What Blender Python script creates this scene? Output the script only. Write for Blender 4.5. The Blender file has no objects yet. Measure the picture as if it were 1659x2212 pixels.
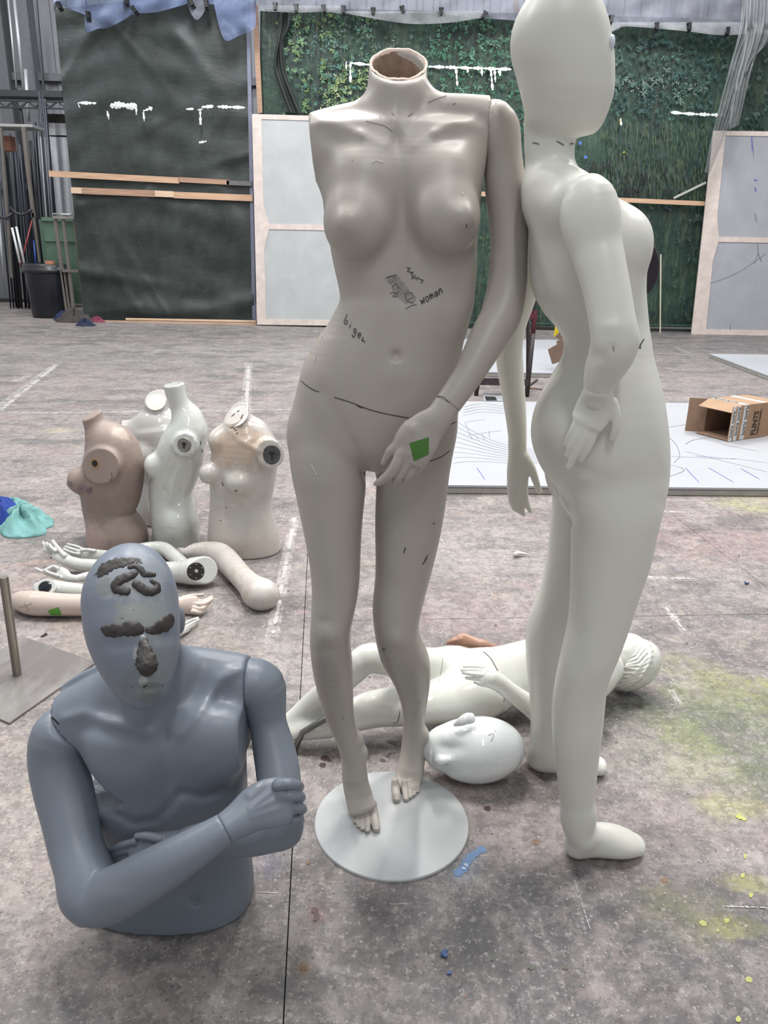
import bpy, math, random
import numpy as np
from mathutils import Vector, Matrix
from mathutils.bvhtree import BVHTree

# ------------------------------------------------------------------ camera, world, lights, exposure
FPX, CX, CY, HCAM = 1660.0, 829.5, 1106.0, 1.25
PITCH, ROLL = math.radians(19.0), 0.0225
_c, _s = math.cos(PITCH), math.sin(PITCH)
FW = np.array([0, _c, -_s]); U0 = np.array([0, _s, _c]); X0 = np.array([1.0, 0, 0])
RT = math.cos(ROLL) * X0 + math.sin(ROLL) * U0
UP = -math.sin(ROLL) * X0 + math.cos(ROLL) * U0
CAM = np.array([0, 0, HCAM])
scene = bpy.context.scene
COL = scene.collection
cam_d = bpy.data.cameras.new('camera'); cam = bpy.data.objects.new('camera', cam_d); COL.objects.link(cam)
cam_d.sensor_fit = 'HORIZONTAL'; cam_d.sensor_width = 36.0; cam_d.lens = 36.0 * FPX / 1659.0
cam_d.clip_start = 0.05; cam_d.clip_end = 200
M = Matrix.Identity(4)
for i in range(3):
    M[i][0] = RT[i]; M[i][1] = UP[i]; M[i][2] = -FW[i]; M[i][3] = CAM[i]
cam.matrix_world = M
scene.camera = cam

world = bpy.data.worlds.new('world'); scene.world = world; world.use_nodes = True
bg = world.node_tree.nodes['Background']
bg.inputs[0].default_value = (0.93, 0.96, 1.0, 1); bg.inputs[1].default_value = 0.50

def area(name, loc, target, sx, sy, power, color=(1, 1, 1), spread=180):
    l = bpy.data.lights.new(name, 'AREA'); l.shape = 'RECTANGLE'; l.size = sx; l.size_y = sy
    l.energy = power; l.color = color; l.spread = math.radians(spread)
    o = bpy.data.objects.new(name, l); COL.objects.link(o)
    d = Vector(target) - Vector(loc)
    o.rotation_euler = d.to_track_quat('-Z', 'Y').to_euler(); o.location = loc
    return o
# high-bay strip lamps of the workshop hall, plus one added fill at far left
area('hall_lamp_and_fill', (-0.9, 3.2, 6.0), (-0.2, 2.0, 0), 0.35, 2.2, 225, (1, 0.985, 0.96))
area('hall_lamp_and_fill', (1.7, 2.9, 6.0), (1.0, 2.1, 0), 0.35, 2.2, 150, (1, 0.985, 0.96))
area('hall_lamp_and_fill', (-4.6, 3.0, 6.0), (-3.0, 3.0, 0), 0.35, 2.2, 130, (0.96, 0.98, 1))
area('hall_lamp_and_fill', (0.6, 6.6, 6.3), (0.6, 5.6, 0), 0.35, 2.4, 190, (1, 0.99, 0.97))
area('hall_lamp_and_fill', (4.4, 5.2, 6.3), (4.0, 4.6, 0), 0.35, 2.4, 170, (1, 0.99, 0.97))
area('hall_lamp_and_fill', (-2.2, 9.2, 6.6), (-2.2, 11.2, 1.0), 0.35, 2.4, 300, (0.95, 0.98, 1))
area('hall_lamp_and_fill', (3.4, 9.2, 6.6), (3.4, 11.4, 1.0), 0.35, 2.4, 320, (0.95, 0.98, 1))
area('hall_lamp_and_fill', (-6.6, 12.4, 6.6), (-6.4, 15.0, 1.5), 0.35, 2.4, 270, (0.95, 0.98, 1))  # added fill to brighten the dim wall and cabinet at far left
area('hall_lamp_and_fill', (1.5, 15.3, 7.4), (1.5, 17.0, 4.0), 6.0, 0.35, 420, (0.82, 0.9, 1))
area('hall_lamp_and_fill', (0.6, -1.8, 6.0), (0.4, 0.4, 0), 0.35, 2.2, 85, (0.98, 0.99, 1))

vs = scene.view_settings
vs.view_transform = 'Standard'; vs.look = 'None'; vs.exposure = 0.0; vs.gamma = 1.0; vs.use_curve_mapping = False

# ------------------------------------------------------------------ pixel helpers (used to read real positions off the photograph)
def ray(px, py): return FW + RT * ((px - CX) / FPX) - UP * ((py - CY) / FPX)
def W(px, py, Y):
    d = ray(px, py); return CAM + d * (Y / d[1])
def WZ(px, py, z=0.0):
    d = ray(px, py); return CAM + d * ((z - HCAM) / d[2])
def zcam(p): return float(np.dot(np.asarray(p) - CAM, FW))
def proj(P):
    v = P - CAM; z = v @ FW
    return CX + FPX * (v @ RT) / z, CY - FPX * (v @ UP) / z
def nrm(v):
    v = np.asarray(v, float); return v / (np.linalg.norm(v) + 1e-12)

# ------------------------------------------------------------------ object helpers
def thing(name, label, cat, loc=(0, 0, 0), group=None):
    o = bpy.data.objects.new(name, None); COL.objects.link(o); o.location = tuple(float(v) for v in loc)
    o.empty_display_size = 0.05
    o['label'] = label; o['category'] = cat
    if group: o['group'] = group
    return o
def tag(o, label, cat, group=None):
    o['label'] = label; o['category'] = cat
    if group: o['group'] = group
    return o
def make(name, verts, faces, mat, parent=None, smooth=False, kind=None, label=None, origin=None, mats=None):
    """verts in world coordinates; stored local to the parent (or to origin)"""
    verts = np.asarray(verts, dtype=float)
    off = np.zeros(3)
    if parent is not None:
        off = np.array(parent.location)
        q = parent.parent
        while q is not None:
            off = off + np.array(q.location); q = q.parent
    elif origin is not None: off = np.asarray(origin, float)
    me = bpy.data.meshes.new(name)
    if isinstance(faces, np.ndarray) and faces.ndim == 2:
        nf, k = faces.shape; v = verts - off
        me.vertices.add(len(v)); me.vertices.foreach_set('co', v.astype(np.float32).ravel())
        me.loops.add(nf * k); me.loops.foreach_set('vertex_index', faces.astype(np.int32).ravel())
        me.polygons.add(nf); me.polygons.foreach_set('loop_start', np.arange(0, nf * k, k, dtype=np.int32))
        me.polygons.foreach_set('loop_total', np.full(nf, k, dtype=np.int32))
        me.update(calc_edges=True)
    else:
        me.from_pydata([tuple(x) for x in (verts - off)], [], [tuple(int(i) for i in f) for f in faces]); me.update()
    if smooth: me.polygons.foreach_set('use_smooth', np.ones(len(me.polygons), dtype=bool))
    if mat is not None: me.materials.append(mat)
    o = bpy.data.objects.new(name, me); COL.objects.link(o)
    if parent is not None: o.parent = parent
    elif origin is not None: o.location = tuple(float(x) for x in off)
    if kind: o['kind'] = kind
    if label: o['label'] = label
    return o
BOXF = [(0, 1, 3, 2), (4, 6, 7, 5), (0, 4, 5, 1), (2, 3, 7, 6), (0, 2, 6, 4), (1, 5, 7, 3)]
def box_v(c, ax, ay, az, sx, sy, sz):
    c = np.asarray(c, float); ax, ay, az = np.asarray(ax, float), np.asarray(ay, float), np.asarray(az, float)
    return [c + ax * sx * i / 2 + ay * sy * j / 2 + az * sz * k / 2 for i in (-1, 1) for j in (-1, 1) for k in (-1, 1)]
def join(parts):
    V, Fs = [], []
    for v, f in parts:
        n = len(V); V += [np.asarray(x, float) for x in v]; Fs += [tuple(i + n for i in q) for q in f]
    return V, Fs
EX, EY, EZ = np.array([1.0, 0, 0]), np.array([0, 1.0, 0]), np.array([0, 0, 1.0])
def box(name, c, size, mat, parent=None, ax=EX, ay=EY, az=EZ, **kw):
    return make(name, box_v(c, ax, ay, az, *size), BOXF, mat, parent, **kw)
def bar_v(p, q, w, d, side=None):
    p, q = np.asarray(p, float), np.asarray(q, float); t = nrm(q - p)
    s = nrm(np.cross(t, EY if abs(t[1]) < 0.9 else EX) if side is None else side)
    u = nrm(np.cross(t, s)); s = np.cross(u, t)
    return box_v((p + q) / 2, t, s, u, np.linalg.norm(q - p), w, d), BOXF
def bar(name, p, q, w, d, mat, parent=None, side=None, **kw):
    v, f = bar_v(p, q, w, d, side); return make(name, v, f, mat, parent, **kw)
def pipe_v(pts, r, n=10, cap=True):
    pts = [np.asarray(p, float) for p in pts]; V, Fs = [], []
    rs = r if isinstance(r, (list, tuple, np.ndarray)) else [r] * len(pts)
    prev = None
    for i, p in enumerate(pts):
        t = nrm(pts[min(i + 1, len(pts) - 1)] - pts[max(i - 1, 0)])
        if prev is None: prev = np.cross(t, EZ if abs(t[2]) < 0.9 else EX)
        s = nrm(prev - t * np.dot(prev, t)); prev = s; u = np.cross(t, s)
        for j in range(n):
            a = 2 * math.pi * j / n; V.append(p + rs[i] * (math.cos(a) * s + math.sin(a) * u))
    for i in range(len(pts) - 1):
        for j in range(n):
            a, b = i * n + j, i * n + (j + 1) % n; Fs.append((a, b, b + n, a + n))
    if cap: Fs.append(tuple(range(n))[::-1]); Fs.append(tuple(range((len(pts) - 1) * n, len(pts) * n)))
    return V, Fs
def pipe(name, pts, r, mat, parent=None, n=10, cap=True, **kw):
    v, f = pipe_v(pts, r, n, cap); return make(name, v, f, mat, parent, smooth=(n > 6), **kw)
def disc(name, c, nor, r, depth, mat, parent=None, n=28, ry=None, updir=EZ, bevel=0.15, **kw):
    nor = nrm(nor); s = nrm(np.cross(updir, nor)) if abs(np.dot(nrm(updir), nor)) < 0.98 else nrm(np.cross(EX, nor)); u = np.cross(nor, s); ry = ry or r
    V, Fs = [], []; b = min(depth * 0.4, r * bevel)
    for (k, z) in ((1, -depth), (1, -b), (1 - b / r, 0)):
        for j in range(n):
            a = 2 * math.pi * j / n; V.append(np.asarray(c) + nor * z + k * (r * math.cos(a) * s + ry * math.sin(a) * u))
    for i in range(2):
        for j in range(n):
            a, bb = i * n + j, i * n + (j + 1) % n; Fs.append((a, bb, bb + n, a + n))
    Fs.append(tuple(range(n))[::-1]); Fs.append(tuple(range(2 * n, 3 * n)))
    return make(name, V, Fs, mat, parent, **kw)
def copy_tree(o, parent=None, off=None):
    c = o.copy(); COL.objects.link(c)
    if parent is not None: c.parent = parent
    if off is not None: c.location = tuple(np.array(c.location) + off)
    for ch in o.children: copy_tree(ch, c)
    return c

# ------------------------------------------------------------------ implicit-surface modeller (smooth organic bodies)
class Field:
    def __init__(s, lo, hi, h):
        s.h = h; s.lo = np.asarray(lo, float); s.n = np.ceil((np.asarray(hi) - s.lo) / h).astype(int) + 1
        s.a = np.ones(s.n, dtype=np.float32)
    def rng(s, lo, hi):
        i0 = np.clip(np.floor((np.asarray(lo) - s.lo) / s.h).astype(int), 0, s.n)
        i1 = np.clip(np.ceil((np.asarray(hi) - s.lo) / s.h).astype(int) + 1, 0, s.n)
        return i0, i1
    def pts(s, i0, i1):
        g = [(s.lo[k] + s.h * np.arange(i0[k], i1[k])).astype(np.float32) for k in range(3)]
        return np.stack(np.meshgrid(*g, indexing='ij'), -1)
    def put(s, i0, i1, d, k, op='u'):
        sl = tuple(slice(i0[j], i1[j]) for j in range(3)); A = s.a[sl]
        if op == 'u':
            hh = np.maximum(k - np.abs(A - d), 0) / max(k, 1e-6); s.a[sl] = np.minimum(A, d) - hh * hh * k * 0.25
        elif op == 's':
            d = -d; hh = np.maximum(k - np.abs(A - d), 0) / max(k, 1e-6); s.a[sl] = np.maximum(A, d) + hh * hh * k * 0.25
    # rows: (centre, a, bf, bb, U)   W axis = away from viewer
    def loft(s, C, A, BF, BB, Us, Ws, Ns=None, k=0.02, n=2.0, clip=(), op='u', capr=None):
        m = len(C); mx = max(A.max(), BF.max(), BB.max()) + max(k, 3 * s.h) + 0.004
        i0, i1 = s.rng(C.min(0) - mx, C.max(0) + mx)
        if np.any(i1 <= i0): return
        T = np.full(i1 - i0, 9.0, dtype=np.float32)
        for i in range(m - 1):
            ra = max(A[i:i + 2].max(), BF[i:i + 2].max(), BB[i:i + 2].max()) + max(k, 3 * s.h) + 0.004
            j0, j1 = s.rng(np.minimum(C[i], C[i + 1]) - ra, np.maximum(C[i], C[i + 1]) + ra)
            if np.any(j1 <= j0): continue
            P = s.pts(j0, j1); v = P - C[i].astype(np.float32); d = (C[i + 1] - C[i])
            if Ns is None: t = (v @ d.astype(np.float32)) / (d @ d + 1e-12)
            else: t = (v @ Ns.astype(np.float32)) / (d @ Ns + 1e-12)
            t = np.clip(t, 0, 1)
            r = v - t[..., None] * d.astype(np.float32)
            U = nrm(Us[i] + Us[i + 1]); Wv = nrm(Ws[i] + Ws[i + 1]); D = nrm(np.cross(U, Wv))
            u = r @ U.astype(np.float32); w = r @ Wv.astype(np.float32); q = r @ D.astype(np.float32)
            a = A[i] + t * (A[i + 1] - A[i]); bf = BF[i] + t * (BF[i + 1] - BF[i]); bb = BB[i] + t * (BB[i + 1] - BB[i])
            b = np.where(w < 0, bf, bb)
            if n == 2.0: r2 = (u / a) ** 2 + (w / b) ** 2
            else: r2 = (np.abs(u / a) ** n + np.abs(w / b) ** n) ** (2 / n)
            rho = np.sqrt(r2 + (q / (np.minimum(a, b) if capr is None else capr)) ** 2) + 1e-4
            L = np.sqrt(u * u + w * w + q * q) + 1e-6
            dd = np.where(rho < 0.35, (rho - 1) * np.minimum(a, b), L * (1 - 1 / rho)).astype(np.float32)
            sl = tuple(slice(j0[j] - i0[j], j1[j] - i0[j]) for j in range(3))
            T[sl] = np.minimum(T[sl], dd)
        if clip:
            P = s.pts(i0, i1)
            for (p, nn) in clip:
                nn = nrm(nn); T = np.maximum(T, (P - np.asarray(p, np.float32)) @ nn.astype(np.float32))
        s.put(i0, i1, T, k, op)
    def ell(s, c, r, k=0.02, axes=None, op='u'):
        c = np.asarray(c, float); r = np.asarray(r, float); R = r.max() + k + 3 * s.h
        i0, i1 = s.rng(c - R, c + R)
        if np.any(i1 <= i0): return
        P = s.pts(i0, i1) - c.astype(np.float32)
        if axes is not None: P = P @ np.array([nrm(x) for x in axes]).T.astype(np.float32)
        rho = np.sqrt(((P / r.astype(np.float32)) ** 2).sum(-1)) + 1e-4; L = np.sqrt((P ** 2).sum(-1)) + 1e-6
        s.put(i0, i1, np.where(rho < 0.35, (rho - 1) * r.min(), L * (1 - 1 / rho)).astype(np.float32), k, op)
    def relief(s, items, ymax=None, zr=None):
        """items: (px,py,rx,ry,deg,amp) soft swellings (+) or hollows (-) or ([(x,y)..], r, amp) ridges, on the near side"""
        for it in items:
            if isinstance(it[0], (list, tuple)):
                pl = np.array(it[0], float); r = it[1]; R = 3 * r
                bx0, by0 = pl.min(0) - R; bx1, by1 = pl.max(0) + R
            else:
                px, py, rx, ry, deg, amp = it; R = 2.6 * max(rx, ry); bx0, bx1, by0, by1 = px - R, px + R, py - R, py + R
            ya, yb = s.lo[1], (ymax or s.lo[1] + s.h * (s.n[1] - 1))
            cs = np.array([W(x, y, Y) for x in (bx0, bx1) for y in (by0, by1) for Y in (ya, yb)])
            i0, i1 = s.rng(cs.min(0), np.minimum(cs.max(0), [9e9, yb, 9e9]))
            if np.any(i1 <= i0): continue
            P = s.pts(i0, i1).astype(np.float64); X, Y = proj(P)
            if isinstance(it[0], (list, tuple)):
                amp = it[2]; D = np.full(X.shape, 1e9)
                for a, b in zip(pl[:-1], pl[1:]):
                    d = b - a; t = np.clip(((X - a[0]) * d[0] + (Y - a[1]) * d[1]) / (d @ d + 1e-9), 0, 1)
                    D = np.minimum(D, (X - a[0] - t * d[0]) ** 2 + (Y - a[1] - t * d[1]) ** 2)
                g = np.exp(-D / (r * r))
            else:
                c, q = math.cos(math.radians(deg)), math.sin(math.radians(deg))
                u = ((X - px) * c + (Y - py) * q) / rx; v = (-(X - px) * q + (Y - py) * c) / ry; g = np.exp(-(u * u + v * v))
            sl = tuple(slice(i0[j], i1[j]) for j in range(3))
            s.a[sl] -= (amp * g).astype(np.float32)
    def half(s, p, nn, a=None, gap=0.0, R=None):
        """array with everything beyond plane (on the +n side) removed, within R of p"""
        a = s.a if a is None else a; nn = nrm(nn)
        g = [(s.lo[k] + s.h * np.arange(s.n[k])).astype(np.float32) for k in range(3)]
        pl = (g[0] * nn[0])[:, None, None] + (g[1] * nn[1])[None, :, None] + (g[2] * nn[2])[None, None, :] - np.float32(np.dot(p, nn)) + np.float32(gap)
        if R is None: return np.maximum(a, pl)
        d2 = ((g[0] - p[0]) ** 2)[:, None, None] + ((g[1] - p[1]) ** 2)[None, :, None] + ((g[2] - p[2]) ** 2)[None, None, :]
        return np.where(d2 < R * R, np.maximum(a, pl), a)
    def mesh(s, a=None, smooth=3):
        a = (s.a if a is None else a).copy(); h = s.h
        a[0] = a[-1] = 1; a[:, 0] = a[:, -1] = 1; a[:, :, 0] = a[:, :, -1] = 1
        ins = a < 0
        cnt = np.zeros(np.array(a.shape) - 1, dtype=np.int8)
        for i in (0, 1):
            for j in (0, 1):
                for k in (0, 1):
                    cnt += ins[i:a.shape[0] - 1 + i, j:a.shape[1] - 1 + j, k:a.shape[2] - 1 + k]
        act = (cnt > 0) & (cnt < 8); idx = np.argwhere(act)
        cid = np.full(cnt.shape, -1, dtype=np.int32); cid[act] = np.arange(len(idx))
        pos = np.zeros((len(idx), 3)); num = np.zeros(len(idx))
        I, J, K = idx.T
        cor = {(i, j, k): a[I + i, J + j, K + k].astype(float) for i in (0, 1) for j in (0, 1) for k in (0, 1)}
        for c0 in cor:
            for ax in range(3):
                if c0[ax]: continue
                c1 = list(c0); c1[ax] = 1; c1 = tuple(c1)
                va, vb = cor[c0], cor[c1]; x = (va < 0) != (vb < 0)
                t = np.where(x, va / np.where(x, va - vb, 1), 0)
                for d in range(3): pos[:, d] += np.where(x, c0[d] + (t if d == ax else 0), 0)
                num += x
        V = s.lo + h * (idx + pos / num[:, None])
        Fs = []
        for ax in range(3):
            o1, o2 = (ax + 1) % 3, (ax + 2) % 3
            A0 = [slice(None)] * 3; A1 = [slice(None)] * 3
            A0[ax] = slice(0, -1); A1[ax] = slice(1, None)
            dif = ins[tuple(A0)] != ins[tuple(A1)]; e = np.argwhere(dif)
            e = e[(e[:, o1] > 0) & (e[:, o2] > 0) & (e[:, o1] < a.shape[o1] - 1) & (e[:, o2] < a.shape[o2] - 1)]
            fl = ins[tuple(e.T)]
            q = []
            for (p1, p2) in ((-1, -1), (0, -1), (0, 0), (-1, 0)):
                f = e.copy(); f[:, o1] += p1; f[:, o2] += p2; q.append(cid[tuple(f.T)])
            q = np.stack(q, 1); q = np.where(fl[:, None], q, q[:, ::-1]); Fs.append(q)
        Fs = np.concatenate(Fs); Fs = Fs[(Fs >= 0).all(1)]
        if smooth:
            E = np.concatenate([Fs[:, [0, 1]], Fs[:, [1, 2]], Fs[:, [2, 3]], Fs[:, [3, 0]]]); E0 = np.concatenate([E[:, 0], E[:, 1]]); E1 = np.concatenate([E[:, 1], E[:, 0]])
            deg = np.bincount(E0, minlength=len(V)).astype(float); deg[deg == 0] = 1
            for it in range(smooth):
                for lam in (0.55, -0.52):
                    Lp = np.stack([np.bincount(E0, weights=V[E1, d], minlength=len(V)) / deg for d in range(3)], 1) - V
                    V = V + lam * Lp
        return V, Fs

def catmull(R, sub):
    R = np.asarray(R, float); out = []
    P = np.vstack([2 * R[0] - R[1], R, 2 * R[-1] - R[-2]])
    for i in range(1, len(P) - 2):
        p0, p1, p2, p3 = P[i - 1:i + 3]
        for j in range(sub):
            t = j / sub
            out.append(0.5 * (2 * p1 + (p2 - p0) * t + (2 * p0 - 5 * p1 + 4 * p2 - p3) * t * t + (3 * p1 - p0 - 3 * p2 + p3) * t ** 3))
    out.append(R[-1]); return np.array(out)
def node(nd, zmode):
    x, y, w, q = nd[:4]; p = WZ(x, y, q) if zmode else W(x, y, q)
    return p, w / 2 * zcam(p) / FPX
def limb_arr(nodes, ratio=0.95, zmode=False, sub=3):
    rows = []
    for nd in nodes:
        p, a = node(nd, zmode); rt = nd[4] if len(nd) > 4 else ratio
        rows.append([*p, a, a * rt])
    R = catmull(rows, sub) if len(rows) > 2 else np.array([np.array(rows[0]) * (1 - t) + np.array(rows[-1]) * t for t in np.linspace(0, 1, 3)])
    C = R[:, :3]; A = np.maximum(R[:, 3], 0.001); B = np.maximum(R[:, 4], 0.001)
    T = np.gradient(C, axis=0); Us, Ws = [], []
    for i in range(len(C)):
        t = nrm(T[i]); v = nrm(C[i] - CAM); U = nrm(np.cross(t, v)); Wv = np.cross(U, t)
        if Wv @ v < 0: Wv = -Wv
        if i and U @ Us[-1] < 0: U = -U
        Us.append(U); Ws.append(Wv)
    return C, A, B, B, Us, Ws
def limb(F, nodes, ratio=0.95, k=0.015, zmode=False, sub=3, **kw):
    C, A, BF, BB, Us, Ws = limb_arr(nodes, ratio, zmode, sub); F.loft(C, A, BF, BB, Us, Ws, k=k, **kw)
def rows(F, rws, k=0.02, n=2.2, sub=3, **kw):
    """rws: (xl,xr,y,Y,bf,bb): horizontal cross-sections read from the silhouette"""
    R = []
    for (xl, xr, y, Y, bf, bb) in rws:
        p = W((xl + xr) / 2, y, Y); R.append([*p, (xr - xl) / 2 * zcam(p) / FPX, bf, bb])
    R = catmull(R, sub + 1); m = len(R)
    for it in range(3): R[1:-1] = .25 * R[:-2] + .5 * R[1:-1] + .25 * R[2:]
    F.loft(R[:, :3], R[:, 3], R[:, 4], R[:, 5], [EX] * m, [EY] * m, Ns=EZ, k=k, n=n, **kw)
def bounds(nodes_list, pad=0.03):
    P = []
    for nodes, zm in nodes_list:
        for nd in nodes:
            p, a = node(nd, zm); P += [p - a, p + a]
    P = np.array(P); return P.min(0) - pad, P.max(0) + pad
def fingers(F, fs, k=0.004, zmode=False, ratio=0.95):
    for f in fs: limb(F, f, k=k, zmode=zmode, sub=3, ratio=ratio)

# ------------------------------------------------------------------ marks on real surfaces
def bvh(V, Fs): return BVHTree.FromPolygons([tuple(v) for v in V], [tuple(int(i) for i in f) for f in Fs])
def hit(tree, px, py):
    d = ray(px, py); d = d / np.linalg.norm(d)
    loc, nor, i, dist = tree.ray_cast(Vector(CAM), Vector(d), 60)
    if loc is None: return None, None
    n = np.array(nor)
    if n @ d > 0: n = -n
    return np.array(loc), n
def resample(pl, step):
    pl = [np.array(p, float) for p in pl]; out = [pl[0]]
    for a, b in zip(pl[:-1], pl[1:]):
        m = max(1, int(np.linalg.norm(b - a) / step))
        out += [a + (b - a) * (j + 1) / m for j in range(m)]
    return out
def curvy(pl, sub=4): return [tuple(p) for p in catmull(np.array(pl, float), sub)] if len(pl) > 2 else pl
def ink(name, polys, wpx, mat, parent, tree=None, surf=None, lift=0.0006, step=2.5, rough=0.0, **kw):
    """pen strokes laid on a surface: tree = mesh, surf = function(px,py)->(point, normal)"""
    V, Fs = [], []
    for ip, pl in enumerate(polys):
        H = []
        for p in resample(pl, step):
            l, n = hit(tree, p[0], p[1]) if tree is not None else surf(p[0], p[1])
            if l is not None: H.append((l + n * (lift + (ip % 12) * (.00012 if zcam(l) < 9 else .0025)), n))
        if len(H) < 2: continue
        base = None
        for i, (l, n) in enumerate(H):
            t = nrm(H[min(i + 1, len(H) - 1)][0] - H[max(i - 1, 0)][0]); s_ = nrm(np.cross(n, t))
            w = wpx / 2 * zcam(l) / FPX * (0.55 if i in (0, len(H) - 1) else 1) * (1 + rough * (math.sin(i * 2.1 + l[0] * 31) * .5 + math.sin(i * .9 + l[2] * 17) * .5))
            V += [l - s_ * w, l + s_ * w]
            b = len(V) - 2
            if base is not None and np.linalg.norm(V[b] - V[b - 2]) < 0.35: Fs.append((b - 2, b, b + 1, b - 1))
            base = b
    if not Fs: return None
    if len(polys) > 1: kw.setdefault('kind', 'stuff')
    return make(name, V, Fs, mat, parent, **kw)
def patch(name, quad, mat, parent, tree=None, surf=None, lift=0.0009, n=10, jag=0, thick=0.0006, **kw):
    q = [np.array(p, float) for p in quad]; V, Fs = [], []; rnd = random.Random(5)
    for i in range(n + 1):
        for j in range(n + 1):
            u, v = i / n, j / n
            p = (1 - u) * (1 - v) * q[0] + u * (1 - v) * q[1] + u * v * q[2] + (1 - u) * v * q[3]
            if jag and (i in (0, n) or j in (0, n)): p = p + np.array([rnd.uniform(-jag, jag), rnd.uniform(-jag, jag)])
            l, nn = hit(tree, *p) if tree is not None else surf(*p)
            if l is None: l, nn = V[-1] - np.zeros(3) if V else W(p[0], p[1], 1.5), nrm(CAM - (V[-1] if V else W(p[0], p[1], 1.5)))
            V.append(l + nn * lift)
    top = [(i * (n + 1) + j, (i + 1) * (n + 1) + j, (i + 1) * (n + 1) + j + 1, i * (n + 1) + j + 1) for i in range(n) for j in range(n)]
    return make(name, V, top, mat, parent, smooth=True, **kw)
LET = {  # single-stroke letters, unit box, y down
 'w': [[(0, .4), (.2, 1), (.45, .5), (.7, 1), (.95, .3)]], 'o': [[(.5, .4), (.15, .6), (.3, 1), (.7, .9), (.75, .5), (.45, .4)]],
 'm': [[(.05, 1), (.1, .45), (.35, .5), (.42, 1)], [(.42, .7), (.65, .42), (.8, .6), (.85, 1)]], 'a': [[(.75, .45), (.3, .5), (.2, .9), (.55, .95), (.75, .5), (.85, 1)]],
 'n': [[(.1, 1), (.15, .4)], [(.15, .65), (.5, .35), (.75, .5), (.8, 1)]], 'b': [[(.25, -.1), (.15, .5), (.12, 1), (.6, .95), (.65, .55), (.3, .6)]],
 'i': [[(.4, .5), (.35, 1)], [(.42, .2), (.46, .26)]], 'g': [[(.7, .5), (.3, .5), (.25, .85), (.65, .85), (.7, .5), (.65, 1.3), (.3, 1.5), (.1, 1.25)]],
 'e': [[(.2, .75), (.7, .65), (.55, .4), (.2, .6), (.3, .95), (.8, .9)]], 'r': [[(.1, .45), (.15, 1), (.3, .8), (.8, .85)]], 'y': [[(.15, .4), (.45, .9)], [(.8, .35), (.3, 1.4)]],
 'A': [[(0, 1), (.4, 0), (.8, 1)], [(.15, .6), (.7, .6)]], 'H': [[(.1, 0), (.1, 1)], [(.75, 0), (.75, 1)], [(.1, .5), (.75, .5)]],
 'S': [[(.75, .1), (.3, 0), (.1, .3), (.6, .55), (.7, .85), (.1, 1)]], 'I': [[(.4, .0), (.38, 1)]], 'N': [[(.1, 1), (.12, 0), (.7, 1), (.72, 0)]],
 'W': [[(0, .1), (.2, 1), (.45, .3), (.7, 1), (.95, 0)]], 'R': [[(.1, 1), (.1, 0), (.65, .15), (.6, .45), (.1, .5), (.7, 1)]], 'P': [[(.1, 1), (.1, 0), (.7, .15), (.6, .5), (.1, .55)]],
 'E': [[(.7, .05), (.1, 0), (.1, 1), (.7, 1)], [(.1, .5), (.6, .5)]], 'V': [[(0, 0), (.35, 1), (.7, 0)]], ' ': []}
def word(t, x, y, ux, uy, vx, vy):
    out = []
    for k, ch in enumerate(t):
        for st in LET[ch]:
            st = curvy(st) if ch.islower() else st
            out.append([(x + (k + p[0] * .9) * ux + p[1] * vx, y + (k + p[0] * .9) * uy + p[1] * vy) for p in st])
    return out

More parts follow.
